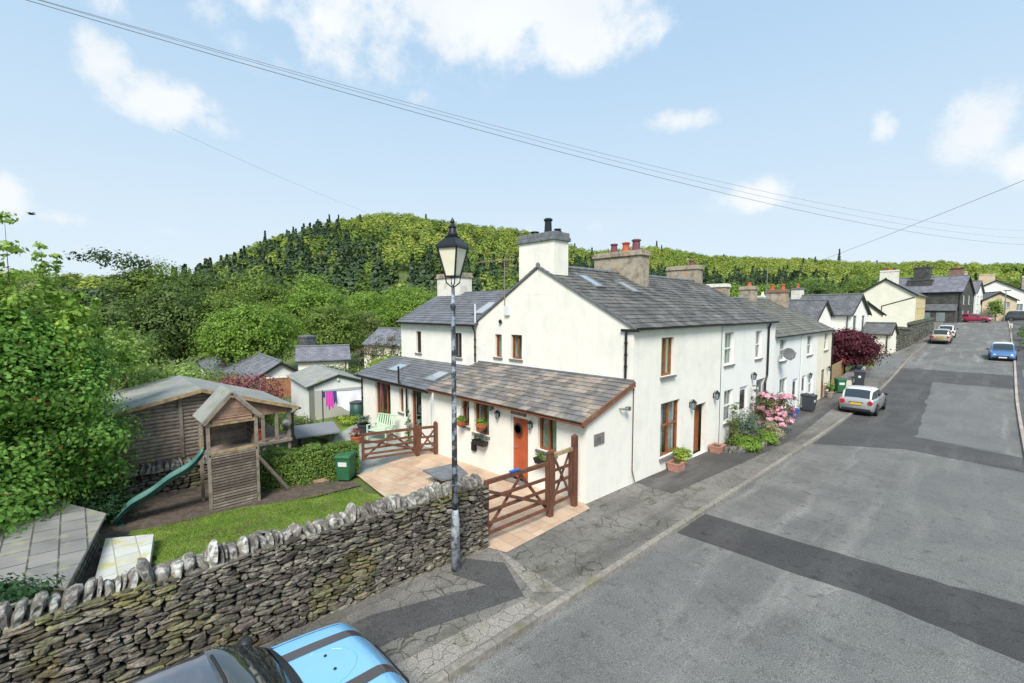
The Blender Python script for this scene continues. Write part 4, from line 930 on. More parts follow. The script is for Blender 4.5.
m.build('coping', m_coping, dw)

# ================================================================ STREET LAMP
sl = thing('street_lamp', 'tall old street lamp with a glass lantern and flaking black post against the stone wall', 'street lamp', (-6.93, 5.15, .26))
lx, ly = -6.93, 5.15
m = MB(); m.lathe([(.085, .2), (.085, 1.35), (.07, 1.42), (.06, 1.5)], (lx, ly, 0), 14); m.build('post_base', m_greypost, sl, smooth=True)
m = MB(); m.lathe([(.058, 1.45), (.05, 3.2), (.052, 3.22), (.047, 3.3), (.04, 5.35), (.055, 5.4), (.055, 5.46), (.035, 5.5), (.03, 5.8)], (lx, ly, 0), 12)
m.tube([(lx-.05, ly, 2.0), (lx-.07, ly-.06, 2.0), (lx, ly-.075, 2.0), (lx+.07, ly-.05, 2.0), (lx+.06, ly+.04, 2.0), (lx-.04, ly+.06, 2.0)], .012, 5)
m.build('post', m_blackworn, sl, smooth=True)
m = MB()
rt = .62
def lrot(x, y, z, a=R(22)): return (lx+x*math.cos(a)-y*math.sin(a), ly+x*math.sin(a)+y*math.cos(a), z)
zb, zt_ = 5.97, 6.50; hb, ht = .10, .205
for sx, sy in ((-1, -1), (1, -1), (1, 1), (-1, 1)):
    m.bar(lrot(sx*hb, sy*hb, zb), lrot(sx*ht, sy*ht, zt_), .028, .028); m.tube([lrot(0, 0, 5.76), lrot(sx*.09, sy*.09, 5.86), lrot(sx*hb, sy*hb, zb)], .012, 5)
for z, h in ((zb, hb), (zt_, ht)):
    q = [lrot(a*h, b*h, z) for a, b in ((-1, -1), (1, -1), (1, 1), (-1, 1))]
    for i in range(4): m.bar(q[i], q[(i+1) % 4], .035, .035)
m.build('lantern_frame', m_black, sl)
m = MB(); q0 = [lrot(a*(hb-.008), b*(hb-.008), zb+.01) for a, b in ((-1, -1), (1, -1), (1, 1), (-1, 1))]; q1 = [lrot(a*(ht-.008), b*(ht-.008), zt_-.01) for a, b in ((-1, -1), (1, -1), (1, 1), (-1, 1))]
for i in range(4): m.quad(q0[i], q0[(i+1) % 4], q1[(i+1) % 4], q1[i])
m.build('lantern_glass', m_lampglass, sl)
m = MB(); tiers = [(.228, 6.50), (.22, 6.54), (.14, 6.65), (.10, 6.69), (.11, 6.71)]
vs = [lrot(a*s, b*s, z) for s, z in tiers for a, b in ((-1, -1), (1, -1), (1, 1), (-1, 1))]
m.add(vs, [(i*4+j, i*4+(j+1) % 4, (i+1)*4+(j+1) % 4, (i+1)*4+j) for i in range(4) for j in range(4)]+[(0, 3, 2, 1), (16, 17, 18, 19)])
m.lathe([(.10, 6.71), (.105, 6.75), (.08, 6.79), (.065, 6.86), (.085, 6.88), (.05, 6.92), (.03, 6.95), (.045, 6.98), (.02, 7.03), (.004, 7.06)], (lx, ly, 0), 14)
m.build('lantern_roof', m_black, sl)

# ================================================================ GATES
def gate(root, a, b, z0, z1, bars, mat, rail=None, name='gate_leaf', brace='x', th=.055, zb=None):
    """five bar gate leaf from a to b (plan points)"""
    a, b = Vector((*a, 0)), Vector((*b, 0)); L = (b-a).length; d = (b-a).normalized(); zb = z0 if zb is None else zb
    P = lambda u, z: a+d*u+Vector((0, 0, z+(zb-z0)*u/L)); m = MB()
    m.bar(P(.03, z0), P(.03, z1), .07, .08); m.bar(P(L-.03, z0), P(L-.03, z1+.02), .07, .08)
    for i in range(bars-1): z = z0+.05+(z1-z0-.12)*(i/(bars-1))**1.15; m.bar(P(0, z), P(L, z), .035, .075)
    n = Vector((-d.y, d.x, 0))*.035
    if brace == 'x': m.bar(P(.06, z0+.08)+n, P(L*.55, z1-.1)+n, .03, .07); m.bar(P(L*.55, z1-.1)+n*1.02, P(L-.06, z0+.1)+n*1.02, .03, .07); m.bar(P(.06, z1-.2)-n, P(L-.06, z0+.2)-n, .03, .07)
    if brace == '2': m.bar(P(.05, z0+.08)+n, P(L-.05, z1-.1)+n, .03, .06); m.bar(P(.05, z1-.1)-n, P(L-.05, z0+.08)-n, .03, .06)
    g = m.build(name, mat, root); m = MB(); m.bar(P(-.02, z1), P(L+.02, z1), .075, .09); m.build('top_rail', rail or mat, g); return g
g1 = thing('field_gate', 'wide red-brown five bar gate closing the driveway beside the stone wall', 'gate', (-7.3, 6.3, .3)); gate(g1, (-7.32, 6.26), (-7.32, 8.3), .42, 1.62, 5, m_gate, zb=.36)
m = MB(); m.bar((-7.32, 7.0, 1.675), (-7.32, 7.28, 1.67), .082, .03); m.build('blue_tape', m_bluetub, g1)
g2 = thing('garden_gate', 'small red-brown pedestrian gate with a pale top rail next to the lean-to wall', 'gate', (-7.3, 8.5, .3)); gate(g2, (-7.33, 8.48), (-7.33, 9.22), .42, 1.72, 5, m_gate, m_oldrail, brace='2')
for y, h, lab in ((8.39, 1.80, 'square red-brown gate post between the wide gate and the small one'), (9.36, 2.02, 'tall red-brown gate post beside the lean-to corner')):
    t = thing('gate_post', lab, 'gate post', (-7.33, y, .1)); m = MB(); m.box(-7.40, -7.26, y-.07, y+.07, -.1, h); m.build('post', m_gate, t, bevel=.01); m = MB(); m.lathe([(.1, h+.001), (.09, h+.03), (.03, h+.07)], (-7.33, y, 0), 4, rot=.785); m.build('post_cap', m_gate, t)
g3 = thing('field_gate', 'wide red-brown five bar gate between the hedge and the patio', 'gate', (-15, 7.3, 0)); gate(g3, (-15.05, 7.15), (-14.5, 8.98), .02, .95, 5, m_gate)
g4 = thing('garden_gate', 'small red-brown gate in front of the glazed garden room door', 'gate', (-14.4, 9.1, 0)); gate(g4, (-14.45, 9.1), (-14.2, 9.7), .05, .95, 4, m_gate, brace='2')
for x, y, lab in ((-14.47, 9.04, 'low red-brown post between the two patio gates'), (-14.12, 9.62, 'dark red post fixed to the corner of the lean-to')):
    t = thing('gate_post', lab, 'gate post', (x, y, 0)); m = MB(); m.box(x-.06, x+.06, y-.06, y+.06, -.1, 1.12 if y > 9.5 else 1.05); m.build('post', m_gate, t, bevel=.01); m = MB(); h = 1.13 if y > 9.5 else 1.06; m.lathe([(.085, h), (.03, h+.05)], (x, y, 0), 4, rot=.785); m.build('post_cap', m_gate, t)

# ================================================================ THINGS ON THE PAVEMENT AND BY THE COTTAGES
def bin_(name, label, x, y, z, rot, mat, sticker=None, handle=True, s=1.0, group=None):
    t = thing(name, label, 'wheelie bin', (0, 0, 0), group); m = MB()
    vs = [(-.24, -.28, .06), (.24, -.28, .06), (.24, .28, .06), (-.24, .28, .06), (-.29, -.36, .96), (.29, -.36, .96), (.29, .34, .96), (-.29, .34, .96)]
    m.add(vs, [(0, 3, 2, 1), (4, 5, 6, 7), (0, 1, 5, 4), (1, 2, 6, 5), (2, 3, 7, 6), (3, 0, 4, 7)]); m.box(-.31, .31, -.38, .36, .93, .985); m.build('body', mat, t, bevel=.02)
    l = MB(); l.add([(-.31, -.40, .99), (.31, -.40, .99), (.31, .36, 1.0), (-.31, .36, 1.0), (-.27, -.35, 1.04), (.27, -.35, 1.04), (.27, .30, 1.085), (-.27, .30, 1.085)], [(0, 3, 2, 1), (4, 5, 6, 7), (0, 1, 5, 4), (1, 2, 6, 5), (2, 3, 7, 6), (3, 0, 4, 7)])
    l.build('lid', mat, t, bevel=.015); h = MB(); h.tube([(-.24, .36, .98), (-.24, .43, 1.0), (.24, .43, 1.0), (.24, .36, .98)], .018, 6); h.build('handle', mat, t)
    for sx in (-.25, .25):
        w = MB(); w.lathe([(.10, -.03), (.105, 0), (.10, .03)], (sx, .30, .10), 14, 'x'); w.build('wheel', m_rubber, t)
    if sticker:
        q = MB(); q.add([(-.17, -.331, .62), (.17, -.331, .62), (.17, -.349, .84), (-.17, -.349, .84)], [(0, 1, 2, 3)]) if sticker == 'big' else q.box(-.07, .07, -.345, -.33, .60, .74)
        q.build('sticker', m_whiteframe, t)
    t.location = (x, y, z); t.rotation_euler = (0, 0, R(rot)); t.scale = (s, s, s); return t
bin_('wheelie_bin', 'green wheelie bin with a white label in front of the garden hedge', -15.05, 6.55, T(-15.05, 6.55)+.06, 42, m_greenbin, 'big', s=.88)
bin_('wheelie_bin', 'dark grey wheelie bin standing alone against the white cottages', -6.72, 30.0, pz(30)+.01, 80, m_greybin, 'small', s=.92)
bin_('wheelie_bin', 'green wheelie bin at the far corner of the cream terrace cottage', -6.75, 38.3, pz(38.3)+.01, 30, m_greenbin, 'big', s=.92)
bin_('wheelie_bin', 'large dark bin behind the silver car, under the purple maple', -6.2, 41.7, pz(41.7)+.01, 10, m_greybin, 'small', s=1.12)
t = thing('recycling_tub', 'bright blue recycling tub on the pavement beside the pink shrub', 'tub', (-6.95, 27.9, pz(27.9))); m = MB(); m.lathe([(.2, .01), (.27, .36), (.29, .36), (.29, .40), (.25, .40), (.2, .1)], (-6.95, 27.9, pz(27.9)), 16); m.build('tub', m_bluetub, t)
m = MB(); 
for a in (0, 3.14): m.tube([(-6.95+math.cos(a)*.28, 27.8, pz(28)+.36), (-6.95+math.cos(a)*.34, 27.9, pz(28)+.38), (-6.95+math.cos(a)*.28, 28.0, pz(28)+.36)], .015, 5)
m.build('handle', m_bluetub, t)

def plant(name, label, cat, x, y, z, h, w, mat, seed, n=700, leaf=.07, group=None, kind='bush', stem=True, extra=None):
    t = thing(name, label, cat, (x, y, z), group); rr = random.Random(seed); bl = []
    if kind == 'bush':
        for i in range(6): a = i*1.05; bl.append((x+math.cos(a)*w*.25, y+math.sin(a)*w*.25, z+h*rr.uniform(.3, .7), w*.28, w*.28, h*.3))
        bl.append((x, y, z+h*.55, w*.3, w*.3, h*.42))
    if kind == 'spire': bl = [(x+rr.uniform(-.03, .03), y+rr.uniform(-.03, .03), z+h*(i+.5)/6, w*.5*(1.1-i/7), w*.5*(1.1-i/7), h*.12) for i in range(6)]
    foliage('leaves', bl, n, leaf, mat, t, seed, per=14, shell=.7)
    if extra: P, N, r_ = crown_points(bl, extra[1], seed+5, shell=1.0, clump=.12); V, F = leaf_quads(P, N, extra[2], r_, .9); npmesh('flowers', V, F, extra[0], t)
    if stem:
        m = MB()
        for i in range(5): a = i*1.26; m.tube([(x, y, z), (x+math.cos(a)*w*.12, y+math.sin(a)*w*.12, z+h*.35), (x+math.cos(a)*w*.28, y+math.sin(a)*w*.28, z+h*.65)], [.018, .014, .006], 5)
        m.build('stems', m_bark, t)
    return t
def planter(name, label, x, y, z, w, h, mat, box=True, group=None):
    t = thing(name, label, 'planter', (x, y, z), group); m = MB()
    if box:
        a, b = w*.42, w*.5; m.add([(x+sx*q, y+sy*q*1.35, zz) for q, zz in ((a, z), (b, z+h), (b*.88, z+h), (b*.85, z+h*.75)) for sx, sy in ((-1, -1), (1, -1), (1, 1), (-1, 1))],
            [(0, 3, 2, 1)]+[(i*4+j, i*4+(j+1) % 4, i*4+4+(j+1) % 4, i*4+4+j) for i in range(3) for j in range(4)])
        m.build('trough', mat, t); s = MB(); s.quad(*[(x+sx*b*.85, y+sy*b*1.14, z+h*.8) for sx, sy in ((-1, -1), (1, -1), (1, 1), (-1, 1))]); s.build('compost', m_soil, t)
        r = MB(); r.box(x-b-.01, x+b+.01, y-b*1.36, y-b*1.28, z+h-.05, z+h+.005); r.box(x-b-.01, x+b+.01, y+b*1.28, y+b*1.36, z+h-.05, z+h+.005); r.box(x+b-.02, x+b+.012, y-b*1.28, y+b*1.28, z+h-.05, z+h+.005); r.build('rim', mat, t)
    else:
        m.lathe([(w*.32, z), (w*.46, z+h*.85), (w*.52, z+h*.86), (w*.52, z+h), (w*.44, z+h), (w*.4, z+h*.8)], (x, y, 0), 16); m.build('pot', mat, t); s = MB(); s.lathe([(w*.42, z+h*.78), (w*.42, z+h*.82)], (x, y, 0), 12); s.build('compost', m_soil, t)
    return t
planter('planter', 'square terracotta planter below the ground floor window with the lime shrub', -6.93, 14.35, pz(14.35), .42, .30, m_pinkpot)
plant('potted_shrub', 'lime green rounded shrub growing from the square planter', 'shrub', -6.93, 14.75, pz(14.4)+.2, .52, .72, lf_lime, 3, 1500, .06)
planter('planter', 'smaller pink planter beside the brown cottage door', -6.93, 17.7, pz(17.7), .42, .28, m_pinkpot)
planter('planter', 'round pot at the doorway of the far cream cottage', -6.9, 35.9, pz(35.9), .5, .4, m_chimbrown, box=False)
plant('potted_shrub', 'leafy plant in the round pot by the far cream cottage', 'shrub', -6.9, 35.9, pz(35.9)+.35, .75, .6, lf_bright, 9, 400, .09)
G_ = 'shrubs in the bed against the white cottages'
z_ = pz(19.5)
m = MB(); rr = random.Random(8)
bed = thing('flower_bed', 'stone edged bed of earth against the white cottage wall', 'flower bed', (-6.6, 20, z_)); e = []
for i in range(26):
    a = -math.pi/2+math.pi*i/25; e.append((-7.2+1.25*math.cos(a)**.6 if math.cos(a) > 0 else -7.2, 20.6+2.7*math.sin(a)))
for (x, y) in e: stone_blob(m, (x, y, pz(y)+.05), (.2, 1, 0), (0.2, 0, 1), .5, .18, .3, rr)
m.build('edging_stones', m_coping, bed); m = MB(); m.prism([(x-.04, y, pz(y)+.0) for x, y in e], (0, 0, .06)); m.build('earth', m_soil, bed)
plant('shrub', 'tall yellow-green conifer spire beside the white cottage window', 'shrub', -6.85, 19.0, z_, 1.75, .45, lf_olive, 11, 1500, .05, G_, 'spire')
plant('shrub', 'blue-green bush in the middle of the bed by the white cottage', 'shrub', -6.7, 20.0, z_, 1.45, 1.2, lf_glaucous, 12, 3000, .06, G_)
plant('shrub', 'second slim dark spire in the bed by the white cottage', 'shrub', -6.95, 19.6, z_, 1.85, .5, lf_green, 17, 1300, .06, G_, 'spire')
plant('shrub', 'low bright green leafy plant along the front of the bed', 'shrub', -6.25, 19.0, z_, .55, 1.1, lf_bright, 13, 2300, .08, G_)
plant('shrub', 'low green plant at the front right of the bed', 'shrub', -6.1, 20.6, z_-.05, .55, 1.0, lf_bright, 14, 1700, .08, G_)
plant('shrub', 'pale dried flower heads between the green plants in the bed', 'shrub', -6.15, 21.6, z_-.05, .85, .9, lf_yellowfl, 18, 900, .06, G_)
plant('flowering_shrub', 'large shrub covered in pink and white blossom by the white cottages', 'shrub', -6.6, 23.3, pz(23), 1.85, 1.9, lf_olive, 15, 3800, .08, None, 'bush', True, (lf_pink, 2600, .15))
plant('climbing_plant', 'dark twiggy climber on the wall behind the pink blossom', 'climber', -7.0, 21.9, pz(22), 2.2, .5, lf_brown, 16, 700, .06, None, 'spire')

# baskets and sill troughs on the lean-to
def basket(label, x, y, z, w, mat, n=500, trough=False, leafm=None, seed=1):
    t = thing('hanging_basket' if not trough else 'window_trough', label, 'basket' if not trough else 'window box', (x, y, z)); m = MB()
    if trough: m.add([(x-w*.42, y-.1, z-.16), (x+w*.42, y-.1, z-.16), (x+w*.42, y+.08, z-.16), (x-w*.42, y+.08, z-.16), (x-w*.5, y-.13, z), (x+w*.5, y-.13, z), (x+w*.5, y+.1, z), (x-w*.5, y+.1, z)], [(0, 3, 2, 1), (4, 5, 6, 7), (0, 1, 5, 4), (1, 2, 6, 5), (2, 3, 7, 6), (3, 0, 4, 7)])
    else: m.lathe([(.02, z-w*.5), (w*.28, z-w*.42), (w*.45, z-w*.2), (w*.5, z)], (x, y, 0), 12)
    m.build('container', mat, t)
    foliage('leaves', [(x, y, z+.06, w*.45, .13, .11)], n, .06, leafm or lf_bright, t, seed); 
    if not trough: m = MB(); m.tube([(x, y+.2, z+.5), (x, y, z+.45), (x, y, z+.1)], .01, 4); m.build('bracket', m_black, t)
    return t
basket('fern hanging basket in front of the left lean-to window with two panes', -11.3, 9.5, 1.62, .4, m_terracotta, seed=2)
basket('hanging basket half hidden behind the lamp post on the lean-to wall', -12.4, 9.5, 1.5, .36, m_terracotta, seed=3)
basket('dark trough hung under the lean-to window left of the orange door', -11.45, 9.57, 1.02, .62, m_black, 120, True, lf_dark, 4)
basket('dark planted trough under the lean-to window right of the orange door', -8.6, 9.55, 1.08, .6, m_black, 260, True, lf_dark, 5)

# garden furniture on the patio
t = thing('garden_armchair', 'pale green slatted garden armchair on the patio behind the gates', 'chair', (-17.4, 9.35, .1)); zc = T(-17.4, 9.3)+.1
def loc(o, x, y, z, a): o.location = (x, y, z); o.rotation_euler = (0, 0, R(a))
ORG[t.name] = Vector((0, 0, 0))
m = MB()
for i in range(5): m.box(-.5, .5, -.25+i*.11, -.16+i*.11, .40, .425)
m.build('seat', m_palegreen, t); m = MB()
for i in range(8): m.bar((-.44+i*.125, .30, .5), (-.44+i*.125, .42, .98), .07, .02)
m.bar((-.5, .29, .48), (.5, .29, .48), .05, .03); m.bar((-.5, .43, 1.0), (.5, .43, 1.0), .07, .03); m.build('backrest', m_palegreen, t)
for s in (-.5, .5): m = MB(); m.bar((s, -.28, .62), (s, .34, .62), .07, .03); m.build('armrest', m_palegreen, t)
for sx in (-.5, .5):
    for y0, zz in ((-.25, .62), (.28, .62)): m = MB(); m.bar((sx, y0, 0), (sx, y0, zz), .05, .05, up=(0, 1, 0)); m.build('leg', m_palegreen, t)
loc(t, -17.5, 9.15, zc, 20)
t = thing('water_butt', 'dark green lidded water butt at the left end of the garden room', 'water butt', (-21.4, 10.0, -.2)); m = MB(); zc = T(-21.4, 10)
m.lathe([(.3, zc), (.36, zc+.45), (.34, zc+1.0)], (-21.5, 10.0, 0), 18); m.build('barrel', M('green_black_plastic', (.02, .07, .06), .5), t, smooth=True); m = MB(); m.lathe([(.37, zc+1.0), (.37, zc+1.04), (.1, zc+1.1)], (-21.5, 10.0, 0), 18); m.build('lid', m_greybin, t)
planter('planter', 'large dark glazed pot on the patio beside the green armchair', -18.7, 9.0, T(-18.7, 9)+.1, .6, .5, m_greybin, box=False)
plant('potted_shrub', 'mixed leafy plant in the dark glazed patio pot', 'shrub', -18.7, 9.0, T(-18.7, 9)+.5, .5, .7, lf_glaucous, 19, 600, .07)
planter('planter', 'terracotta pot at the hedge end of the patio', -18.0, 8.3, T(-18, 8.3)+.1, .5, .35, m_terracotta, box=False)
plant('potted_shrub', 'red tinged plant in the terracotta patio pot', 'shrub', -18.0, 8.3, T(-18, 8.3)+.4, .4, .5, lf_berberis, 20, 400, .06)
plant('climbing_plant', 'narrow green climber between the garden room window and its glazed door', 'climber', -16.35, 9.8, T(-16, 9.8), 1.5, .3, lf_green, 21, 500, .07, None, 'spire')
t = thing('slate_table', 'dark slate slab lying on low blocks on the driveway behind the lamp post', 'table', (-11.6, 8.2, .1)); z0 = T(-11.6, 8.2)+.12
m = MB(); m.prism([(-12.1, 7.75, z0+.3), (-11.0, 7.7, z0+.3), (-10.9, 8.6, z0+.3), (-11.9, 8.9, z0+.3)], (0, 0, .06)); m.build('table_top', m_slatecap, t)
for x in (-11.8, -11.2): m = MB(); m.box(x-.1, x+.1, 8.0, 8.5, z0-.04, z0+.298); m.build('leg', m_coping, t)

# ================================================================ GARDEN: playhouse, slide, shed, walls, hedge
PX = -15.0; z0 = T(-15.2, 3.2)-.02
ph = thing('playhouse', 'raised wooden playhouse with a green slide, open window front and pointed felt roof', 'playhouse', (PX, 3.2, z0))
y0, y1, x0, x1 = 2.58, 3.80, -16.1, PX
def boards(name, mat, parent, fr, u0, u1, z0, z1, bh=.11, w=.02, holes=(), seed=1):
    m = MB(); z = z0; rr = random.Random(seed)
    while z < z1-.01:
        h = min(bh-.006, z1-z); segs = [(u0, u1)]
        for (a, b, c, d) in holes:
            if z+h > c and z < d: segs = [s for q in segs for s in ((q[0], min(q[1], a)), (max(q[0], b), q[1])) if s[1]-s[0] > .02]
        for a, b in segs:
            P = [fr.p(a, z, 0), fr.p(b, z, 0), fr.p(b, z+h, 0), fr.p(a, z+h, 0), fr.p(a, z, w+.022), fr.p(b, z, w+.022), fr.p(b, z+h, w-.006), fr.p(a, z+h, w-.006)]
            m.add(P, [(0, 3, 2, 1), (4, 5, 6, 7), (0, 1, 5, 4), (1, 2, 6, 5), (2, 3, 7, 6), (3, 0, 4, 7)])
        z += bh
    return m.build(name, mat, parent)
ffp = Fr((PX, y0, 0), (0, 1, 0), (1, 0, 0)); fsp = Fr((x0, y0, 0), (1, 0, 0), (0, -1, 0)); fbp = Fr((x0, y0, 0), (0, 1, 0), (-1, 0, 0)); frp = Fr((x0, y1, 0), (1, 0, 0), (0, 1, 0))
boards('lower_wall', m_darkboards, ph, ffp, .05, 1.17, z0, 1.2, .085); boards('side_wall', m_darkboards, ph, frp, .03, 1.07, z0, 2.2, .085); boards('back_wall', m_boards, ph, fbp, .03, 1.19, 1.2, 2.3, .1); boards('side_wall', m_boards, ph, fsp, .03, .45, 1.2, 2.2, .1)
m = MB(); m.box(x0, x1+.04, y0, y1, 1.2, 1.25); m.build('floor', m_boards, ph)
for (a, b) in ((x1, y0), (x1, y1), (x0, y0), (x0, y1)): m = MB(); m.box(a-.04, a+.04, b-.04, b+.04, z0-.1, 2.28); m.build('post', m_boards, ph)
for za_, zb_ in ((2.07, 2.15), (1.26, 1.33)): m = MB(); m.box(x1-.02, x1+.03, y0+.04, y1-.04, za_, zb_); m.build('window_rail', m_oldrail, ph)
boards('gable', m_boardsred, ph, ffp, .1, 1.12, 2.15, 2.28, .1); m = MB()
for k in range(5):
    z = 2.29+k*.105; half = .61*(1-(z+.05-2.25)/.75)
    if half > .05: m.box(x1-.0, x1+.022, 3.19-half, 3.19+half, z, z+.098)
m.build('gable', m_boardsred, ph)
for s in (-1, 1):
    m = MB(); ym = 3.19; m.prism([(x1+.10, ym, 2.99), (x1+.10, ym+s*.74, 2.18), (x0-.1, ym+s*.74, 2.18), (x0-.1, ym, 2.99)], (0, s*.03, .045)); m.build('roof', m_felt, ph)
    m = MB(); m.bar((x1+.105, ym, 2.96), (x1+.105, ym+s*.73, 2.15), .025, .09); m.build('bargeboard', m_boards, ph)
m = MB(); m.bar((x1+.02, y1+.02, .95), (-15.4, 4.75, z0+.05), .09, .09); m.build('brace', m_boards, ph)
m = MB(); m.tube([(x0+.75, y0-.05, 1.4), (x0+.75, y0-.13, 1.48), (x0+.75, y0-.13, 1.62), (x0+.75, y0-.05, 1.7)], .015, 6); m.build('grab_handle', m_oldrail, ph)
# slide: a wavy trough with raised sides
S0 = Vector((-15.35, 2.5, 1.24)); S1 = Vector((-15.75, .55, z0+.18)); d = Vector((S1.x-S0.x, S1.y-S0.y, 0)); n_ = Vector((-d.y, d.x, 0)).normalized(); m = MB(); prof = [(-.27, .12), (-.25, .14), (-.21, .12), (-.19, 0), (-.09, -.01), (-.08, .012), (.08, .012), (.09, -.01), (.19, 0), (.21, .12), (.25, .14), (.27, .12)]; vs = []; K = 22
for i in range(K+1):
    f = i/K; z = S0.z+(S1.z-S0.z)*(f+.055*math.sin(f*6.283*1.0)+.03*math.sin(f*12.5)); c = S0+d*f
    if f > .9: z = max(z, S1.z-.02)
    for a, b in prof: vs.append((c.x+n_.x*a, c.y+n_.y*a, z+b))
k = len(prof); m.add(vs, [(i*k+j, i*k+j+1, (i+1)*k+j+1, (i+1)*k+j) for i in range(K) for j in range(k-1)])
sld = m.build('slide', m_slide, ph, smooth=True); so = sld.modifiers.new('s', 'SOLIDIFY'); so.thickness = .025
m = MB(); m.box(S1.x-.2, S1.x+.2, S1.y+.02, S1.y+.16, z0-.05, z0+.15); m.build('slide_foot', m_slide, sld)

# rubble retaining wall under the shed
def rubble(name, label, pts, h0, h1, th, seed, base=T, sizes=((.15, .4), (.07, .16)), coping=True, mat=None, cat='wall', cope_mat=None):
    t = thing(name, label, cat, (pts[0][0], pts[0][1], base(*pts[0]))); m = MB(); mc = MB(); core = MB(); rr = random.Random(seed)
    for (a, b) in zip(pts[:-1], pts[1:]):
        a2, b2 = Vector((*a, 0)), Vector((*b, 0)); d = b2-a2; L = d.length; d.normalize(); n = Vector((d.y, -d.x, 0)); za, zb = base(*a), base(*b)
        P = [a2-n*th*.5, a2+n*(-.02), b2+n*(-.02), b2-n*th*.5]
        core.add([(p.x, p.y, z-.3) for p, z in zip(P, (za, za, zb, zb))]+[(p.x, p.y, z+h-.04) for p, z, h in zip(P, (za, za, zb, zb), (h0, h0, h1, h1))], [(0, 3, 2, 1), (4, 5, 6, 7), (0, 1, 5, 4), (1, 2, 6, 5), (2, 3, 7, 6), (3, 0, 4, 7)])
        z = 0
        while z < max(h0, h1):
            h = rr.uniform(*sizes[1]); s = -rr.random()*.2
            while s < L:
                l = rr.uniform(*sizes[0]); f = min(1, max(0, (s+l/2)/L)); zz = za+(zb-za)*f
                if z+h*.5 < h0+(h1-h0)*f: stone_blob(m, a2+d*(s+l/2)+Vector((0, 0, zz+z+h/2)), d, n, l, h*1.05, .14, rr, rr.uniform(-.15, .15))
                s += l*.97
            z += h*.95
        if coping:
            s = 0
            while s < L:
                w = rr.uniform(.06, .13); f = s/L; zz = za+(zb-za)*f+h0+(h1-h0)*f; q = a2+d*s-n*th*.2
                mc.bar((q.x, q.y, zz-.05), (q.x+d.x*rr.uniform(-.05, .08), q.y+d.y*rr.uniform(-.05, .08), zz+rr.uniform(.12, .24)), th*.9, w, up=(d.x, d.y, 0), taper=.7); s += w*1.15
    m.build('stonework', mat or m_stone, t, smooth=True); core.build('wall_core', m_wallcore, t)
    if coping: mc.build('coping', cope_mat or m_coping, t)
    return t
rubble('rubble_wall', 'low mossy rubble wall carrying the wooden shed behind the slide', [(-17.6, -2.2), (-17.6, 4.6)], .85, .85, .5, 5)
# log cabin shed with veranda
SX = -17.85; fz = .6
sh = thing('garden_shed', 'weathered grey boarded garden cabin with a felt roof and open veranda posts', 'shed', (SX, 3, fz))
fsh = Fr((SX, .5, 0), (0, 1, 0), (1, 0, 0)); RY, RZ = 2.92, 2.78
def roofz(y): return RZ-.06-(RY-y)*.21 if y < RY else RZ-.06-(y-RY)*.34
m = MB(); z = fz
while z < 2.7:
    top = z+.115; ya = .5; yb = 3.55
    if top > roofz(ya): ya = RY-(RZ-.06-top)/.21
    if top > roofz(yb): yb = RY+(RZ-.06-top)/.34
    if yb-ya > .1 and ya < RY:
        P = []
        for k in range(5): tt = k/4*math.pi; P.append((SX+.035*math.sin(tt), z+.057-.055*math.cos(tt)))
        vs = [(px, ya, pz_) for px, pz_ in P]+[(px, yb, pz_) for px, pz_ in P]; m.add(vs, [(i, i+1, 6+i, 5+i) for i in range(4)])
    z += .118
wl_ = m.build('wall', m_boards, sh)
m = MB(); m.box(SX-4, SX-.004, .5, 3.55, fz-.1, 2.1); m.box(SX-4, SX-3.9, 3.55, 5.6, fz-.1, 1.9); m.build('inner_wall', m_boardsred, sh)
for y in (.52, 2.35): m = MB(); m.box(SX-.01, SX+.07, y-.05, y+.05, fz-.35 if y < 1 else fz, roofz(y)-.04); m.build('corner_post', m_boards, sh)
m = MB(); m.box(SX-4, SX+.1, 3.4, 5.7, fz-.12, fz-.02); m.build('veranda_floor', m_boards, sh)
for y in (4.25, 4.75, 5.2, 5.62): m = MB(); m.box(SX-.05, SX+.04, y-.05, y+.05, -.2, roofz(y)-.02); m.build('veranda_post', m_boards, sh)
m = MB(); m.prism([(SX+.02, 3.55, roofz(3.55)-.02), (SX+.02, 5.75, roofz(5.75)-.02), (SX+.02, 5.75, roofz(5.75)-.15), (SX+.02, 3.55, roofz(5.75)-.2)], (.03, 0, 0)); m.build('veranda_gable', m_boardsred, sh)
m = MB(); 
for (ya, za, yb, zb) in ((.0, RZ-(RY)*.21, RY, RZ), (RY, RZ, 5.9, RZ-(5.9-RY)*.34)): m.prism([(SX+.25, ya, za), (SX+.25, yb, zb), (SX-4.2, yb, zb), (SX-4.2, ya, za)], (0, 0, -.05))
m.build('roof', m_felt, sh); m = MB(); m.bar((SX+.26, 0, RZ-RY*.21-.05), (SX+.26, RY, RZ-.05), .03, .12); m.bar((SX+.26, RY, RZ-.05), (SX+.26, 5.9, RZ-(5.9-RY)*.34-.05), .03, .12); m.build('bargeboard', m_oldrail, sh)
gutter(sh, (SX-4.2, 5.95, RZ-(5.9-RY)*.34-.06), (SX+.28, 5.95, RZ-(5.9-RY)*.34-.06)); downpipe(sh, [(SX+.2, 5.93, 1.7), (SX+.05, 5.75, 1.5), (SX+.05, 5.75, -.2)], .045)
m = MB(); m.lathe([(.13, -.02), (.16, .02), (.06, .05)], (SX+.1, 5.5, 1.15), 12, 'x'); m.build('wall_ornament', m_alu, sh)
planter('planter', 'dark red pot inside the shed veranda', -18.4, 4.7, fz-.02, .55, .45, m_terracotta, box=False)
plant('potted_shrub', 'leafy plant standing in the shed veranda', 'shrub', -19.5, 5.1, fz-.02, 1.2, 1.2, lf_bright, 23, 700, .1)
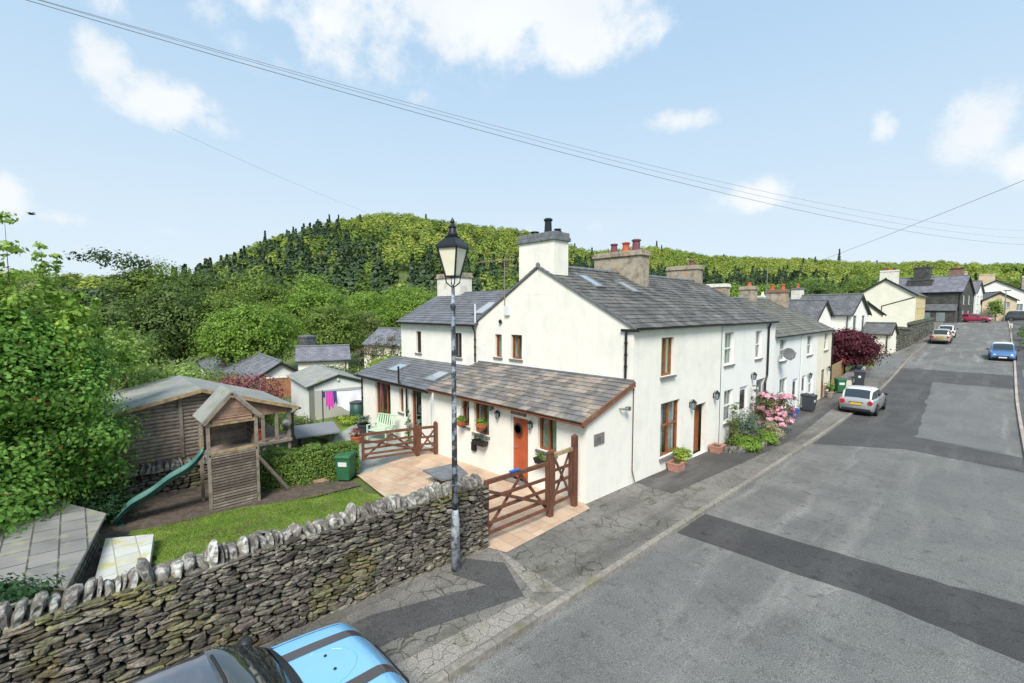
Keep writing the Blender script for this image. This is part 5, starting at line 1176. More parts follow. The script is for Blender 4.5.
# hedge: clipped box of leaves
def hedge(label, pts, h, w, n, mat, seed, leaf=.06):
    t = thing('hedge', label, 'hedge', (pts[0][0], pts[0][1], T(*pts[0]))); rng = np.random.default_rng(seed); Ps, Ns = [], []; Ls = [math.dist(a, b) for a, b in zip(pts[:-1], pts[1:])]; tot = sum(Ls); core = MB()
    for (a, b), L in zip(zip(pts[:-1], pts[1:]), Ls):
        k = int(n*L/tot); a2, b2 = np.array([*a, 0.]), np.array([*b, 0.]); d = (b2-a2)/L; nn = np.array([d[1], -d[0], 0.])
        s = rng.random(k)*L; per = rng.random(k)*(2*h+w); side = np.where(per < h, 0, np.where(per < h+w, 1, 2))
        off = np.where(side == 0, w/2, np.where(side == 2, -w/2, (per-h)-w/2)); zz = np.where(side == 1, h, np.where(side == 0, per, per-h-w))
        base = np.array([T(a[0]+d[0]*q, a[1]+d[1]*q) for q in s]); bump = .07*np.sin(s*5+zz*4)+rng.normal(size=k)*.035
        P = a2+d*s[:, None]+nn*(off+np.where(side == 0, bump, np.where(side == 2, -bump, 0)))[:, None]; P[:, 2] = base+zz+np.where(side == 1, bump, 0)
        N = np.where((side == 1)[:, None], np.array([0, 0, 1.]), np.where((side == 0)[:, None], nn, -nn))+rng.normal(size=(k, 3))*.5+np.array([0, 0, .3]); Ps.append(P); Ns.append(N)
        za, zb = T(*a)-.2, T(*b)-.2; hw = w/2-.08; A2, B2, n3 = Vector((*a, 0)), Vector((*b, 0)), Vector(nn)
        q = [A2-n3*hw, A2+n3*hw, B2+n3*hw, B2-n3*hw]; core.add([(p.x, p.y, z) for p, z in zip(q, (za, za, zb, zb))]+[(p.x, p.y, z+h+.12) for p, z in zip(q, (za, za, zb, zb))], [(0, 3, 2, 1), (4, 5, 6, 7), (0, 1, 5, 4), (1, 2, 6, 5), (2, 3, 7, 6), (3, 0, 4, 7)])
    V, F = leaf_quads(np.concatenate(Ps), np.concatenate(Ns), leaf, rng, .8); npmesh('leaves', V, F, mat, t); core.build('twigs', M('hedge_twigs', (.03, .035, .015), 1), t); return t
hedge('clipped green garden hedge between the playhouse and the wide patio gate', [(-16.2, 3.95), (-15.75, 6.0), (-15.45, 7.15)], 1.15, .75, 15000, lf_hedge, 4)
m = MB(); m.box(0, 1.1, 0, .12, 0, .1); e_ = m.build('timber_edging', m_oldrail); tag(e_, 'pale timber sleeper lying in the soil in front of the hedge', 'sleeper'); loc(e_, -15.6, 5.0, T(-15.4, 5.3)+.05, 72)
t = thing('garden_table', 'grey canvas covered patio table behind the hedge', 'table', (-19.5, 7.2, -.2)); zt0 = T(-19.8, 7.3); m = MB(); m.prism([(-20.9, 6.7, zt0+.72), (-18.9, 6.2, zt0+.72), (-18.6, 7.9, zt0+.72), (-20.6, 8.4, zt0+.72)], (0, 0, .06)); m.build('table_top', M('grey_cover', (.20, .21, .23), .8), t)
for x, y in ((-20.6, 6.9), (-19.1, 6.5), (-18.9, 7.7), (-20.4, 8.1)): m = MB(); m.box(x-.04, x+.04, y-.04, y+.04, zt0-.1, zt0+.719); m.build('leg', m_greybin, t)

# slab roofed store and pale step behind the wall
t = thing('slab_roofed_store', 'low outbuilding with a flat roof of grey stone slabs tucked behind the dry stone wall', 'outbuilding', (-14, -1, .2))
m = MB(); poly = [(-10.9, -.30, .52), (-14.35, .36, .50), (-17.2, -1.15, .62), (-13.6, -3.2, .66)]; m.prism(poly, (0, 0, -.07)); m.build('roof', m_slab, t, bevel=.01)
m = MB(); m.prism([(x*.985-.18, y*.9-.12, -.6) for x, y, z in poly], (0, 0, 1.03)); m.build('wall', m_rubble, t)
t = thing('paved_step', 'pale lichened slab platform between the slab roof and the lawn', 'step', (-12.7, .7, 0)); m = MB(); m.prism([(-13.75, .30, .12), (-11.4, .02, .12), (-11.2, .82, .12), (-13.25, 1.12, .12)], (0, 0, -.6)); m.build('slabs', m_slabpale, t)
plant('ivy', 'dark ivy growing over the wall base below the slab roof', 'climber', -10.7, -1.4, .25, .7, 1.9, lf_ivy, 31, 3500, .09)
plant('ivy', 'dark ivy between the big maple and the slab roof', 'climber', -16.3, .3, -.35, .8, 1.6, lf_ivy, 32, 2600, .09)
plant('shrub', 'small blue flowered shrub at the foot of the rubble wall', 'shrub', -17.0, .2, -.35, .9, 1.2, lf_green, 33, 1700, .08)

# garage, washing line
gx0, gy0 = -27.9, 8.6
t = thing('garage', 'off-white sectional garage with a low pitched grey felt roof beyond the lawn', 'garage', (-25, 10, -.8)); ga = math.atan2(11.06-8.36, -23+23.33); m = MB()
# local frame: front gable from P0 to P1, body runs back
P0, P1 = Vector((-23.33, 8.36, 0)), Vector((-22.95, 11.15, 0)); uu = (P1-P0).normalized(); nb = Vector((-1, .136, 0)).normalized(); W_ = (P1-P0).length; zb_ = -.9; fgg = Fr(P0, uu, -nb)
m = MB(); wall_face(m, fgg, [(0, zb_), (W_, zb_), (W_, 1.55), (W_/2, 1.98), (0, 1.55)], []); 
for a, b in ((P0, P0+nb*4.6), (P1+nb*4.6, P1)): m.quad((a.x, a.y, zb_-.5), (b.x, b.y, zb_-.5), (b.x, b.y, 1.55), (a.x, a.y, 1.55))
m.build('wall', m_white2, t)
m = MB(); fgg.box(m, .25, W_-.12, zb_+.1, 1.28, .003, .03); m.build('garage_door', M('garage_door_paint', (.46, .45, .41), .7), t)
for s in (0, 1):
    m = MB(); e0 = P0-uu*.2 if s == 0 else P1+uu*.2; mid = (P0+P1)/2; f = -nb*.2; b_ = nb*4.8
    m.prism([Vector((*(e0+f).xy, 1.50)), Vector((*(mid+f).xy, 2.03)), Vector((*(mid+b_).xy, 2.03)), Vector((*(e0+b_).xy, 1.50))], (0, 0, .05)); m.build('roof', m_felt, t)
m = MB(); m.bar(P0+Vector((0, 0, 1.45))-nb*.03-uu*.1, (P0+P1)/2+Vector((0, 0, 1.95))-nb*.03, .03, .16); m.bar((P0+P1)/2+Vector((0, 0, 1.95))-nb*.03, P1+Vector((0, 0, 1.45))-nb*.03+uu*.1, .03, .16); fgg.box(m, -.02, .22, zb_, 1.5, .003, .035); m.build('trim', M('grey_green_trim', (.19, .20, .17), .8), t)
m = MB(); m.lathe([(.06, -.05), (.08, 0), (.04, .05)], tuple(fgg.p(W_/2, 1.75, .05)), 10, 'x'); m.build('bulkhead_lamp', m_lampglass, t)
c = thing('washing_line', 'washing line strung in front of the garage', 'washing line', (-21.7, 8.8, 0)); m = MB(); la, lb = Vector((-22.0, 8.5, 1.42)), Vector((-21.3, 10.9, 1.45)); m.tube([la, (la+lb)/2-Vector((0, 0, .06)), lb], .012, 5); m.build('line', m_bluetub, c)
for p, s in ((la, 'a'), (lb, 'b')): m = MB(); m.tube([(p.x, p.y, -1.0), (p.x, p.y, p.z+.05)], .03, 7); m.build('pole', m_greybin, c)
def cloth(name, label, f0, f1, drop, mat, seed, wav=.05):
    m = MB(); K, J = 14, 8; vs = []; rr = random.Random(seed); ph_ = rr.uniform(0, 6)
    for j in range(J+1):
        for i in range(K+1):
            f = f0+(f1-f0)*i/K; p = la.lerp(lb, f)+Vector((math.sin(i*1.3+ph_+j*.3)*wav*(j/J), 0, -.05*math.sin(math.pi*f)-drop*(j/J)*(1-.12*math.sin(i*.9+ph_)-(.25*abs(i/K-.5) if drop > .6 else 0)))); vs.append(p)
    m.add(vs, [(j*(K+1)+i, j*(K+1)+i+1, (j+1)*(K+1)+i+1, (j+1)*(K+1)+i) for j in range(J) for i in range(K)]); o = m.build(name, mat, fix=False, smooth=True); tag(o, label, 'laundry', 'washing hung on the line'); return o
cloth('hanging_sheet', 'white sheet drying on the line before the garage', .26, 1.0, .98, m_cloth_white, 1); cloth('hanging_garment', 'bright pink garment at the left end of the washing line', .06, .20, .85, m_cloth_pink, 2, .03)
cloth('hanging_garment', 'dark navy garment between the pink one and the white sheet', .19, .28, .6, m_cloth_blue, 3, .03); cloth('hanging_garment', 'small dark sock at the very left of the washing line', .0, .05, .3, m_cloth_blue, 4, .02)
plant('shrub', 'light green leafy shrub in front of the garage corner', 'shrub', -21.6, 7.4, T(-21.6, 7.4), 1.0, 1.5, lf_olive, 41, 1500, .1)
plant('shrub', 'fresh green shrub on the bank below the washing', 'shrub', -21.2, 9.6, T(-21.2, 9.6), .5, 1.6, lf_lime, 42, 1300, .09)
sheet('lawn', m_lawn, [((-18.6, 8.0), (-19.2, 10.8), (-24, 11.5), (-24, 7.2))], zt, .06, 8, 8)

# ================================================================ PLACED PROTOTYPES BUILT IN THEIR OWN COORDINATES
def root0(name, label, cat, group=None):
    t = thing(name, label, cat, (0, 0, 0), group); return t
def fhouse(label, P, ang, l, w, ez, rzz, zb, wm, rm, wins=(), chims=(), name='house', cat='house', over=.25, wf=None, front_mat=None, trim=None):
    """house in local axes: ridge along +x, front wall y=0, right gable x=l; corner (l,0) is put at P; ang = heading of +x in degrees"""
    t = root0(name, label, cat); m = MB(); F_ = Fr((0, 0, 0), (1, 0, 0), (0, -1, 0)); Rg = Fr((l, 0, 0), (0, 1, 0), (1, 0, 0)); b = -1.5
    H = {'f': [x[1] for x in wins if x[0] == 'f'], 'r': [x[1] for x in wins if x[0] == 'r']}
    m2 = MB() if front_mat else m
    wall_face(m2, F_, [(0, b), (l, b), (l, ez), (0, ez)], H['f'], .12); wall_face(m, Rg, [(0, b), (w, b), (w, ez), (w/2, rzz-.03), (0, ez)], H['r'], .12)
    wall_face(m, Fr((0, 0, 0), (0, 1, 0), (-1, 0, 0)), [(0, b), (w, b), (w, ez), (w/2, rzz-.03), (0, ez)], []); wall_face(m, Fr((0, w, 0), (1, 0, 0), (0, 1, 0)), [(0, b), (l, b), (l, ez), (0, ez)], [])
    m.build('wall', wm, t)
    if front_mat: m2.build('front_wall', front_mat, t)
    for s, h in wins: window(t, F_ if s == 'f' else Rg, h, wf or m_whiteframe, 'two' if h[1]-h[0] > .8 else 'sash', pane=m_greyglass, sillw=.05, sillmat=trim or m_sill)
    m = MB(); k = (rzz-ez)/(w/2)
    for y0, sg in ((0, -1), (w, 1)):
        ye = y0+sg*over; ze = ez-k*over+.02; m.prism([(-over, ye, ze), (l+over, ye, ze), (l+over, w/2, rzz+.02), (-over, w/2, rzz+.02)], (0, 0, .09))
    r = m.build('roof', rm, t); m = MB(); m.tube([(-over, w/2, rzz+.13), (l+over, w/2, rzz+.13)], .1, 6); m.build('ridge_tiles', m_slatecap, r)
    m = MB(); m.bar((l+over+.01, -over, ez-k*over-.02), (l+over+.01, w/2, rzz-.02), .03, .2); m.bar((l+over+.01, w/2, rzz-.02), (l+over+.01, w+over, ez-k*over-.02), .03, .2); m.build('bargeboard', m_darkwoodpaint, t)
    gutter(t, (-over, -over-.03, ez-k*over+.0), (l+over, -over-.03, ez-k*over+.0), r=.06); m = MB(); m.tube([(l-.25, -over, ez-k*over), (l-.25, -.07, ez-.4), (l-.25, -.07, -1)], .05, 6); m.build('downpipe', m_darkwoodpaint, t)
    for (x0, x1, y0, y1, z0, z1, bm_, cm_, pots) in chims: chimney(t, x0, x1, y0, y1, z0, z1, bm_, cm_, pots)
    a = R(ang); t.rotation_euler = (0, 0, a); t.location = (P[0]-l*math.cos(a), P[1]-l*math.sin(a), zb); return t
pot = lambda x, y, mt=m_terracotta, h=.45: (x, y, h, .17, mt)
# cream gable house on the left of the street: right gable faces the camera (heading -90)
h = fhouse('big pale cream house whose blank gable faces down the street, above the stone wall', (-14.7, 91.8), -90, 15.5, 7.4, 5.1, 7.6, 2.6, m_palecream, m_farslate, [],
    [(14.6, 15.3, 2.9, 5.2, 6.6, 8.7, m_chim, m_chim, [pot(14.95, 3.3, m_purplepot), pot(14.95, 4.0), pot(14.95, 4.7, m_purplepot)])])
# its street front is the back long wall here: add coloured front with windows
fy = Fr((0, 7.405, 0), (1, 0, 0), (0, 1, 0)); m = MB(); hh = [(1.2, 2.1, 3.0, 4.6), (4.2, 5.1, 3.0, 4.6), (8.6, 9.5, 3.0, 4.6), (12.6, 13.5, 3.0, 4.6), (1.2, 2.1, .6, 2.2), (4.0, 5.0, 0, 2.2), (8.6, 9.6, 0, 2.2), (12.5, 13.5, .6, 2.2)]
wall_face(m, fy, [(0, -1.5), (15.5, -1.5), (15.5, 5.08), (0, 5.08)], hh, .05); m.build('front_wall', m_yellow, h)
for q in hh: window(h, fy, q, m_greyframe, 'sash', depth=.03, pane=m_darkglass, sillw=.06)
m = MB(); m.tube([(15.56, 7.2, 4.7), (15.56, 3.4, 3.4), (15.56, 3.4, -.5)], .06, 6); m.build('downpipe', m_darkwoodpaint, h)
m = MB(); m.box(15.51, 15.6, 1.4, 2.6, .8, 2.2); fw2 = m.build('window', m_greyframe, h); m = MB(); m.box(15.6, 15.62, 1.5, 2.5, .9, 2.1); m.build('pane', m_whiteframe, fw2)
# dark stone house at the crest
h = fhouse('dark slate stone house at the crest with white framed gable windows and tall dark chimney', (-2.95, 112.2), -11, 13, 6.6, 5.5, 8.2, 3.2, m_darkstone, m_farslate2,
    [('r', (1.1, 2.0, 3.2, 4.9)), ('r', (4.2, 5.1, 3.2, 4.9)), ('r', (1.1, 2.0, .5, 2.2)), ('r', (4.2, 5.1, .5, 2.2)), ('f', (2.0, 2.9, 3.2, 4.6))],
    [(5.6, 7.9, 2.2, 3.6, 5.5, 10.0, m_darkstone, m_darkstone, [pot(6.1, 2.9, m_greybin), pot(6.8, 2.9, m_greybin), pot(7.4, 2.9, m_greybin)]), (5.0, 8.6, 1.2, 2.19, 5.0, 7.6, m_darkstone, m_darkstone, []), (.6, 1.8, 2.7, 3.9, 7, 9.6, m_darkstone, m_darkstone, [pot(1.2, 3.3, m_greybin)]), (10.2, 12.0, 4.2, 5.3, 6, 9.6, m_redbrick, m_darkstone, [pot(11, 4.8)])], trim=m_whiteframe)
m = MB(); m.prism([(7.2, -.01, 3.1), (12.6, -.01, 3.1), (12.9, -1.9, 2.0), (6.9, -1.9, 2.0)], (0, 0, .1)); m.build('porch_roof', m_farslate, h)
m = MB(); m.box(7.1, 12.7, -1.7, -.01, -.8, 2.1); m.build('porch', m_darkstone, h); m = MB(); m.box(8.3, 9.4, -1.74, -1.703, .1, 1.7); m.box(10.2, 11.4, -1.74, -1.703, .1, 1.7); m.build('porch_windows', m_greyglass, h)
fhouse('small grey house squeezed between the dark stone house and the peach one', (-1.3, 119.0), -12, 7, 4.2, 5.4, 7.4, 3.2, m_white2, m_farslate2, [('r', (1.0, 1.9, 3.2, 4.7)), ('r', (3.0, 3.9, 3.2, 4.7)), ('r', (1.0, 1.9, .5, 2.1))], [(3, 5, 2, 3, 6.4, 9.2, m_peach, m_peach, [])])
fhouse('peach rendered house with a creeper beside the red car', (-.4, 122.5), -72, 9, 4.6, 3.9, 5.3, 3.3, m_peach, m_farslate, [('r', (.8, 1.6, 2.5, 3.5)), ('r', (2.9, 3.7, 2.5, 3.5)), ('r', (.8, 1.6, .4, 1.6))], [])
fhouse('long white gabled house at the right edge beyond the crest', (-6.6, 140), -86, 12, 16, 3.8, 8.4, 3.2, m_white, m_farslate, [('r', (11, 12, 2.0, 3.4)), ('r', (14, 14.8, 2.0, 3.2))], [(10.4, 11.6, 5.4, 7.8, 6.5, 9.6, m_peach, m_peach, []), (7, 8.5, 12, 13.2, 5, 9.0, m_chimbrown, m_palecream, [pot(7.7, 12.6)]), (7, 8.5, 14, 15.2, 4, 8.4, m_chim, m_palecream, [])])
# white houses beyond the terrace
fhouse('white house with a steep gable and two dark windows behind the purple maple', (-9.8, 59.0), -9, 8, 5.0, 4.5, 6.5, .45, m_white, m_farslate, [('r', (.8, 1.7, 2.75, 4.3)), ('r', (3.2, 4.0, 2.75, 4.3))], [(1.2, 2.2, 2.0, 3.0, 6, 7.3, m_chim, m_slatecap, [pot(1.7, 2.5)])], wf=m_greyframe)
fhouse('lower white wing with a grey slate roof left of the steep gable', (-12.2, 55.0), -9, 8.5, 5.0, 3.6, 5.9, .4, m_white, m_farslate, [('f', (6.3, 7.0, 2.0, 3.1))], [(1.5, 2.4, 2.1, 3.0, 5.2, 6.4, m_chim, m_chim, [pot(2, 2.5, m_whiteframe)])], wf=m_greyframe)
fhouse('cream cottage set back between the white gable and the big cream house', (-11.8, 70), -30, 5, 5.5, 4.0, 5.5, .8, m_palecream, m_farslate, [('r', (1.6, 2.9, 2.2, 3.5))], [])
fhouse('tiny cream outbuilding with a dark slate roof at the end of the stone wall', (-6.75, 61.6), -8, 2.3, 2.1, 2.2, 3.15, .7, m_palecream, m_farslate, [], [], name='outbuilding', cat='outbuilding', over=.18)
# roofs far left in the valley
h = fhouse('white gabled house below the garden trees with a long grey slate roof', (-41.5, 9.0), -5, 30, 7.0, 3.1, 5.3, -4.4, m_white, m_farslate2, [], [(15.2, 16.1, .9, 1.6, 3.0, 4.9, m_redbrick, m_slatecap, [pot(15.6, 1.25)]), (.6, 1.8, 2.9, 4.1, 4.5, 7.6, m_chim, m_slatecap, [])])
fhouse('small cream house with a plain slate roof in front of the wood', (-44.6, 19.9), 68.6, 4.6, 3.6, 3.0, 4.1, -2.55, m_palecream, m_farslate2, [('f', (2.6, 3.3, 1.4, 2.3))], [])
t = root0('garden_tower', 'slate hung square turret rising behind the small cream house', 'turret'); m = MB(); m.box(-.6, .6, -.6, .6, -4, 1.6); m.build('wall', m_farslate, t); m = MB(); m.box(-.68, .68, -.68, .68, 1.6, 1.8); m.build('roof', m_slatecap, t); t.location = (-51.9, 18.6, .75); t.rotation_euler = (0, 0, R(20))
fhouse('pale house half hidden behind the brown budding trees', (-47, 30), 20, 9, 6, 4.6, 6.4, -3.6, m_palecream, m_farslate2, [('f', (1.2, 2.2, 2.6, 3.8)), ('f', (5.8, 6.8, 2.6, 3.8)), ('f', (6.0, 7.0, .8, 2.0))], [(7.3, 8.2, 2.5, 3.5, 6, 7.6, m_chim, m_slatecap, [])], wf=m_greyframe)
t = root0('wall', 'red brick garden wall in the valley below the bright tree', 'wall'); m = MB(); m.box(0, 5, 0, .3, -1, 1.0); m.build('brickwork', M('orange_brickwork', (.42, .19, .10), .9, c2=(.3, .13, .07), nscale=3), t); m = MB(); m.box(-.03, 5.03, -.03, .33, 1.0, 1.08); m.build('coping', m_chim, t); t.location = (-38.5, 10.2, T(-38, 10)+.5); t.rotation_euler = (0, 0, R(80))
# street-side walls beyond the terrace
rubble('stone_wall', 'tall grey stone wall climbing beside the pavement towards the cream house', [(-6.5, 63.6), (-5.9, 70), (-5.0, 88)], 2.5, 1.9, .6, 15, base=lambda x, y: pz(y), sizes=((.35, .8), (.16, .32)), coping=True, mat=m_streetstone, cope_mat=m_streetstone)
t = thing('garden_fence', 'pale board fence and gate posts under the purple maple', 'fence', (-7.6, 41, pz(41))); m = MB()
for i in range(16): y = 39.6+i*.28; m.box(-7.75, -7.70, y, y+.25, pz(y)-.1, pz(y)+1.55)
m.build('boards', m_oldrail, t)
for y in (39.5, 44.2): m = MB(); m.box(-7.8, -7.62, y-.1, y+.08, pz(y)-.1, pz(y)+1.75); m.build('post', m_brownwood, t)
t = thing('boundary_wall', 'low cream rendered wall at the foot of the purple maple', 'wall', (-6.9, 44, pz(44))); m = MB(); m.prism([(-7.3, 41.5, pz(41)-.3), (-6.6, 41.5, pz(41)-.3), (-7.2, 52, pz(52)-.3), (-7.6, 52, pz(52)-.3)], (0, 0, .8)); m.build('render', m_chim, t); m = MB(); m.prism([(-7.33, 41.45, pz(41)+.52), (-6.55, 41.45, pz(41)+.52), (-7.15, 52, pz(52)+.52), (-7.65, 52, pz(52)+.52)], (0, 0, .07)); m.build('coping', m_sill, t)
# right hand verge
t = thing('marker_post', 'short pale post at the right kerb above the blue car', 'post', (2.3, 88, pz(88))); m = MB(); m.tube([(2.45, 88, pz(88)-.1), (2.45, 88, pz(88)+1.3)], .07, 8); m.build('post', m_oldrail, t); m = MB(); m.box(2.3, 2.6, 87.97, 88.03, pz(88)+.85, pz(88)+1.4); m.build('plate', m_whiteframe, t)
t = thing('street_lamp', 'distant grey lamp post in front of the peach house', 'street lamp', (2.0, 118, pz(118))); m = MB(); m.tube([(2.4, 118, pz(118)-.1), (2.4, 118, pz(118)+5.3)], [.11, .06], 8); m.build('post', m_alu, t); m = MB(); m.box(2.1, 3.0, 117.9, 118.1, pz(118)+5.3, pz(118)+5.45); m.build('lamp_head', m_greybin, t)
hedge_pts = []
plant('hedge_bush', 'rounded green bush at the right edge of the street', 'bush', 4.3, 72, pz(72), 2.4, 3.4, lf_bright, 61, 1800, .22)
plant('hedge_bush', 'darker bush just beyond the rounded one on the right', 'bush', 4.6, 80, pz(80), 2.2, 3.6, lf_green, 62, 1500, .25)
sheet('lay_by', m_pale, [((-6.6, 46.5), (-5.3, 46.5), (-5.1, 62), (-7.2, 60))], lambda x, y: pz(y), .006, 6, 16)
sheet('driveway_apron', m_pave, [((2.2, 38), (4.2, 38), (4.4, 56), (2.3, 56))], lambda x, y: pz(y), .004, 4, 12)

# ================================================================ CARS
m_carblack = M('black_car_roof', (.12, .125, .15), .12, metal=.6, c2=(.17, .18, .22), nscale=1.5, spec=1.0, coat=1.0)
m_carblue = M('light_blue_car_paint', (.17, .44, .70), .2, spec=.7, coat=1.0)
m_stripe = M('black_bonnet_stripe', (.05, .042, .042), .3, coat=.7)
m_silver = M('silver_car_paint', (.40, .41, .41), .3, metal=.35, coat=.7)
m_beigecar = M('gold_beige_car_paint', (.44, .39, .30), .35, metal=.3, coat=.6)
m_whitecar = M('white_car_paint', (.72, .73, .74), .35, coat=.6)
m_midblue = M('mid_blue_car_paint', (.07, .17, .38), .3, metal=.2, coat=.8)
m_redcar = M('crimson_car_paint', (.36, .025, .07), .3, coat=.8)
m_darkcar = M('dark_grey_car_paint', (.06, .06, .065), .35, coat=.6)
m_carglass = M('car_glass', (.02, .028, .03), .05, spec=1.0, coat=.5)
m_tail = M('red_tail_lamp', (.45, .02, .025), .25, coat=.5)
m_head = M('headlamp_lens', (.70, .72, .74), .12, coat=.8)
m_plateY = M('yellow_number_plate', (.72, .46, .03), .5); m_plateW = M('white_number_plate', (.75, .75, .72), .5)
m_trim = M('black_car_trim', (.02, .02, .022), .55)
def car(label, x, y, z, ang, body, roofm=None, st='hatch', L=3.85, W=1.73, H=1.41, group=None, stripes=False, detail=1, light='both'):
    t = root0('parked_car', label, 'car', group); LOC = (x, y, z)
    if st == 'mini': belt, hood, xw0, xw1, xr1, xr0 = .93, .86, 2.68, 1.98, .42, .14
    elif st == 'suv': belt, hood, xw0, xw1, xr1, xr0 = 1.0, .98, L*.70, L*.54, L*.12, L*.03
    else: belt, hood, xw0, xw1, xr1, xr0 = .92, .86, L*.72, L*.52, L*.16, L*.03
    N = 60; xs = [L*i/N for i in range(N+1)]
    def hw(x): return W/2*(1-.20*abs((x-L*.48)/(L*.52))**5)
    def deck(x):
        if x > xw0: f = (x-xw0)/(L-xw0); d = belt+(hood-belt)*f-.02*f*f
        else: d = belt+.015*math.sin(math.pi*x/xw0)
        e = L-x
        if e < .42: d -= .36*(1-e/.42)**2.2
        if x < .12: d -= .22*(1-x/.12)**2
        return d
    def roof(x):
        if x <= xr0 or x >= xw0: return deck(x)
        if x < xr1: f = (x-xr0)/(xr1-xr0); return deck(x)+(H-.05-belt)*math.sin(f*math.pi/2)**.9
        if x > xw1: f = (xw0-x)/(xw0-xw1); return deck(x)+(H-.05-belt)*math.sin(f*math.pi/2)**.85
        return H-.05+.05*math.sin(math.pi*(x-xr1)/(xw1-xr1))
    def sec(x):
        w, d, r = hw(x), deck(x), roof(x); c = max(0, min(1, (r-d)/(H-belt))); lo = .20+.14*max(0, 1-(L-x)/.25)+.12*max(0, 1-x/.2)
        P = [(w*.90, lo), (w*.985, lo+.10), (w, .5*(lo+d)), (w*.985, d-.10), (w*.95, d-.03), (w*(.91-.0*c), d+.005)]
        P += [(w*(.84-.06*c), d+.012+(r-d)*.80), (w*(.74-.06*c), d+.02+(r-d)*.965), (w*.56, d+.03+(r-d)*.992), (w*.36, d+.036+(r-d)), (w*.18, d+.042+(r-d)), (0, d+.045+(r-d))]
        return P
    S = [sec(x) for x in xs]; k = len(S[0]); full = []
    for x, s in zip(xs, S): full.append([(x, -a, b) for a, b in s]+[(x, a, b) for a, b in reversed(s[:-1])])
    n = 2*k-1; parts = {}
    for i in range(N):
        xm = (xs[i]+xs[i+1])/2
        for j in range(n-1):
            jj = j if j < k-1 else n-2-j
            c = (roof(xm)-deck(xm))/(H-belt)
            if jj < 5: p = 'body'
            elif jj == 5 and xr0 < xm < xw0: p = 'side_window' if (.12 < c and not (abs(xm-(xr1+xw1)*.52) < .05)) else 'body'
            elif jj >= 5 and xw1 < xm < xw0: p = 'windscreen' if jj >= 7 else 'roof_pillar'
            elif jj >= 5 and xr0 < xm < xr1: p = 'rear_window' if (jj >= 7 and c < .9) else 'roof'
            elif jj >= 5 and xr1 <= xm <= xw1: p = 'roof'
            elif jj >= 5 and xm >= xw0: p = 'bonnet'
            else: p = 'body'
            parts.setdefault(p, []).append((i*n+j, i*n+j+1, (i+1)*n+j+1, (i+1)*n+j))
    allv = [v for s in full for v in s]
    mats = {'body': body, 'side_window': m_carglass, 'windscreen': m_carglass, 'rear_window': m_carglass, 'roof': roofm or body, 'roof_pillar': m_trim if st == 'mini' else body, 'bonnet': body}
    parts['body'] += [tuple(range(n)), tuple(N*n+j for j in reversed(range(n)))]
    for p, fs in parts.items():
        used = sorted({v for f in fs for v in f}); mp = {v: q for q, v in enumerate(used)}; m = MB(); m.add([allv[v] for v in used], [tuple(mp[v] for v in f) for f in fs]); o = m.build(p, mats[p], t, smooth=True)
    # floor pan, sills, wheels in dark arches
    m = MB(); m.box(.15, L-.2, -W*.43, W*.43, .16, .4); m.build('underbody', m_trim, t)
    for wx in (L*.18, L*.815):
        for s in (-1, 1):
            a = MB(); yy = s*(hw(wx)-.02); a.lathe([(.36, -.02), (.36, .028), (.30, .03)], (wx, yy, .335) if s > 0 else (wx, yy, .335), 22, 'y'); 
            w = MB(); w.lathe([(.2, -.1), (.30, -.1), (.315, -.06), (.315, .03), (.30, .045), (.2, .045)], (wx, yy+s*.0, .315), 24, 'y') if s > 0 else w.lathe([(.2, -.045), (.30, -.045), (.315, -.03), (.315, .06), (.30, .1), (.2, .1)], (wx, yy, .315), 24, 'y')
            wo = w.build('wheel', m_rubber, t); r = MB(); r.lathe([(.19, s*.03), (.19, s*.05), (.05, s*.04)], (wx, yy, .315), 10, 'y'); r.build('rim', m_alu, wo)
            a2 = MB(); K = 14
            vs = []
            for q in range(K+1):
                th = math.pi*q/K; 
                for rr_ in (.335, .385): vs.append((wx+math.cos(th)*rr_, yy+s*.025, .315+math.sin(th)*rr_))
            a2.add(vs, [(2*q, 2*q+1, 2*q+3, 2*q+2) for q in range(K)]); a2.build('wheel_arch', m_trim, t)
    # lamps, plates, bumpers, mirrors
    for s in (-1, 1):
        b = MB(); yy = s*(hw(.02)-.13); b.lathe([(.11, -.035), (.125, -.01), (.125, .09)], (0, yy+s*.0, .74 if st == 'mini' else .80), 18, 'x'); b.build('tail_lamp', m_tail, t, bevel=.01)
        b = MB(); xx = L-.17; yy = s*(hw(xx)-.20); zz = .62; 
        if st == 'mini': b.lathe([(.12, -.12), (.12, -.02), (.07, .035), (.01, .045)], (xx+.0, yy, zz-.02), 18, 'x'); b.build('headlamp', m_head, t, smooth=True)
        else: b.add([(xx-.14, yy+s*.17, zz+.02), (xx+.10, yy-.0, zz-.03), (xx+.14, yy-s*.12, zz), (xx+.14, yy-s*.12, zz+.08), (xx+.02, yy, zz+.16), (xx-.2, yy+s*.14, zz+.18)], [(0, 1, 2, 3, 4, 5)]); so_ = b.build('headlamp', m_head, t); q = so_.modifiers.new('s', 'SOLIDIFY'); q.thickness = .06; q.offset = 0
        b = MB(); b.lathe([(.01, -.1), (.07, -.06), (.085, 0), (.07, .05), (.01, .09)], (xw0-.22, s*(W/2+.09), belt+.08), 10, 'y'); b.build('door_mirror', m_trim, t, smooth=True)
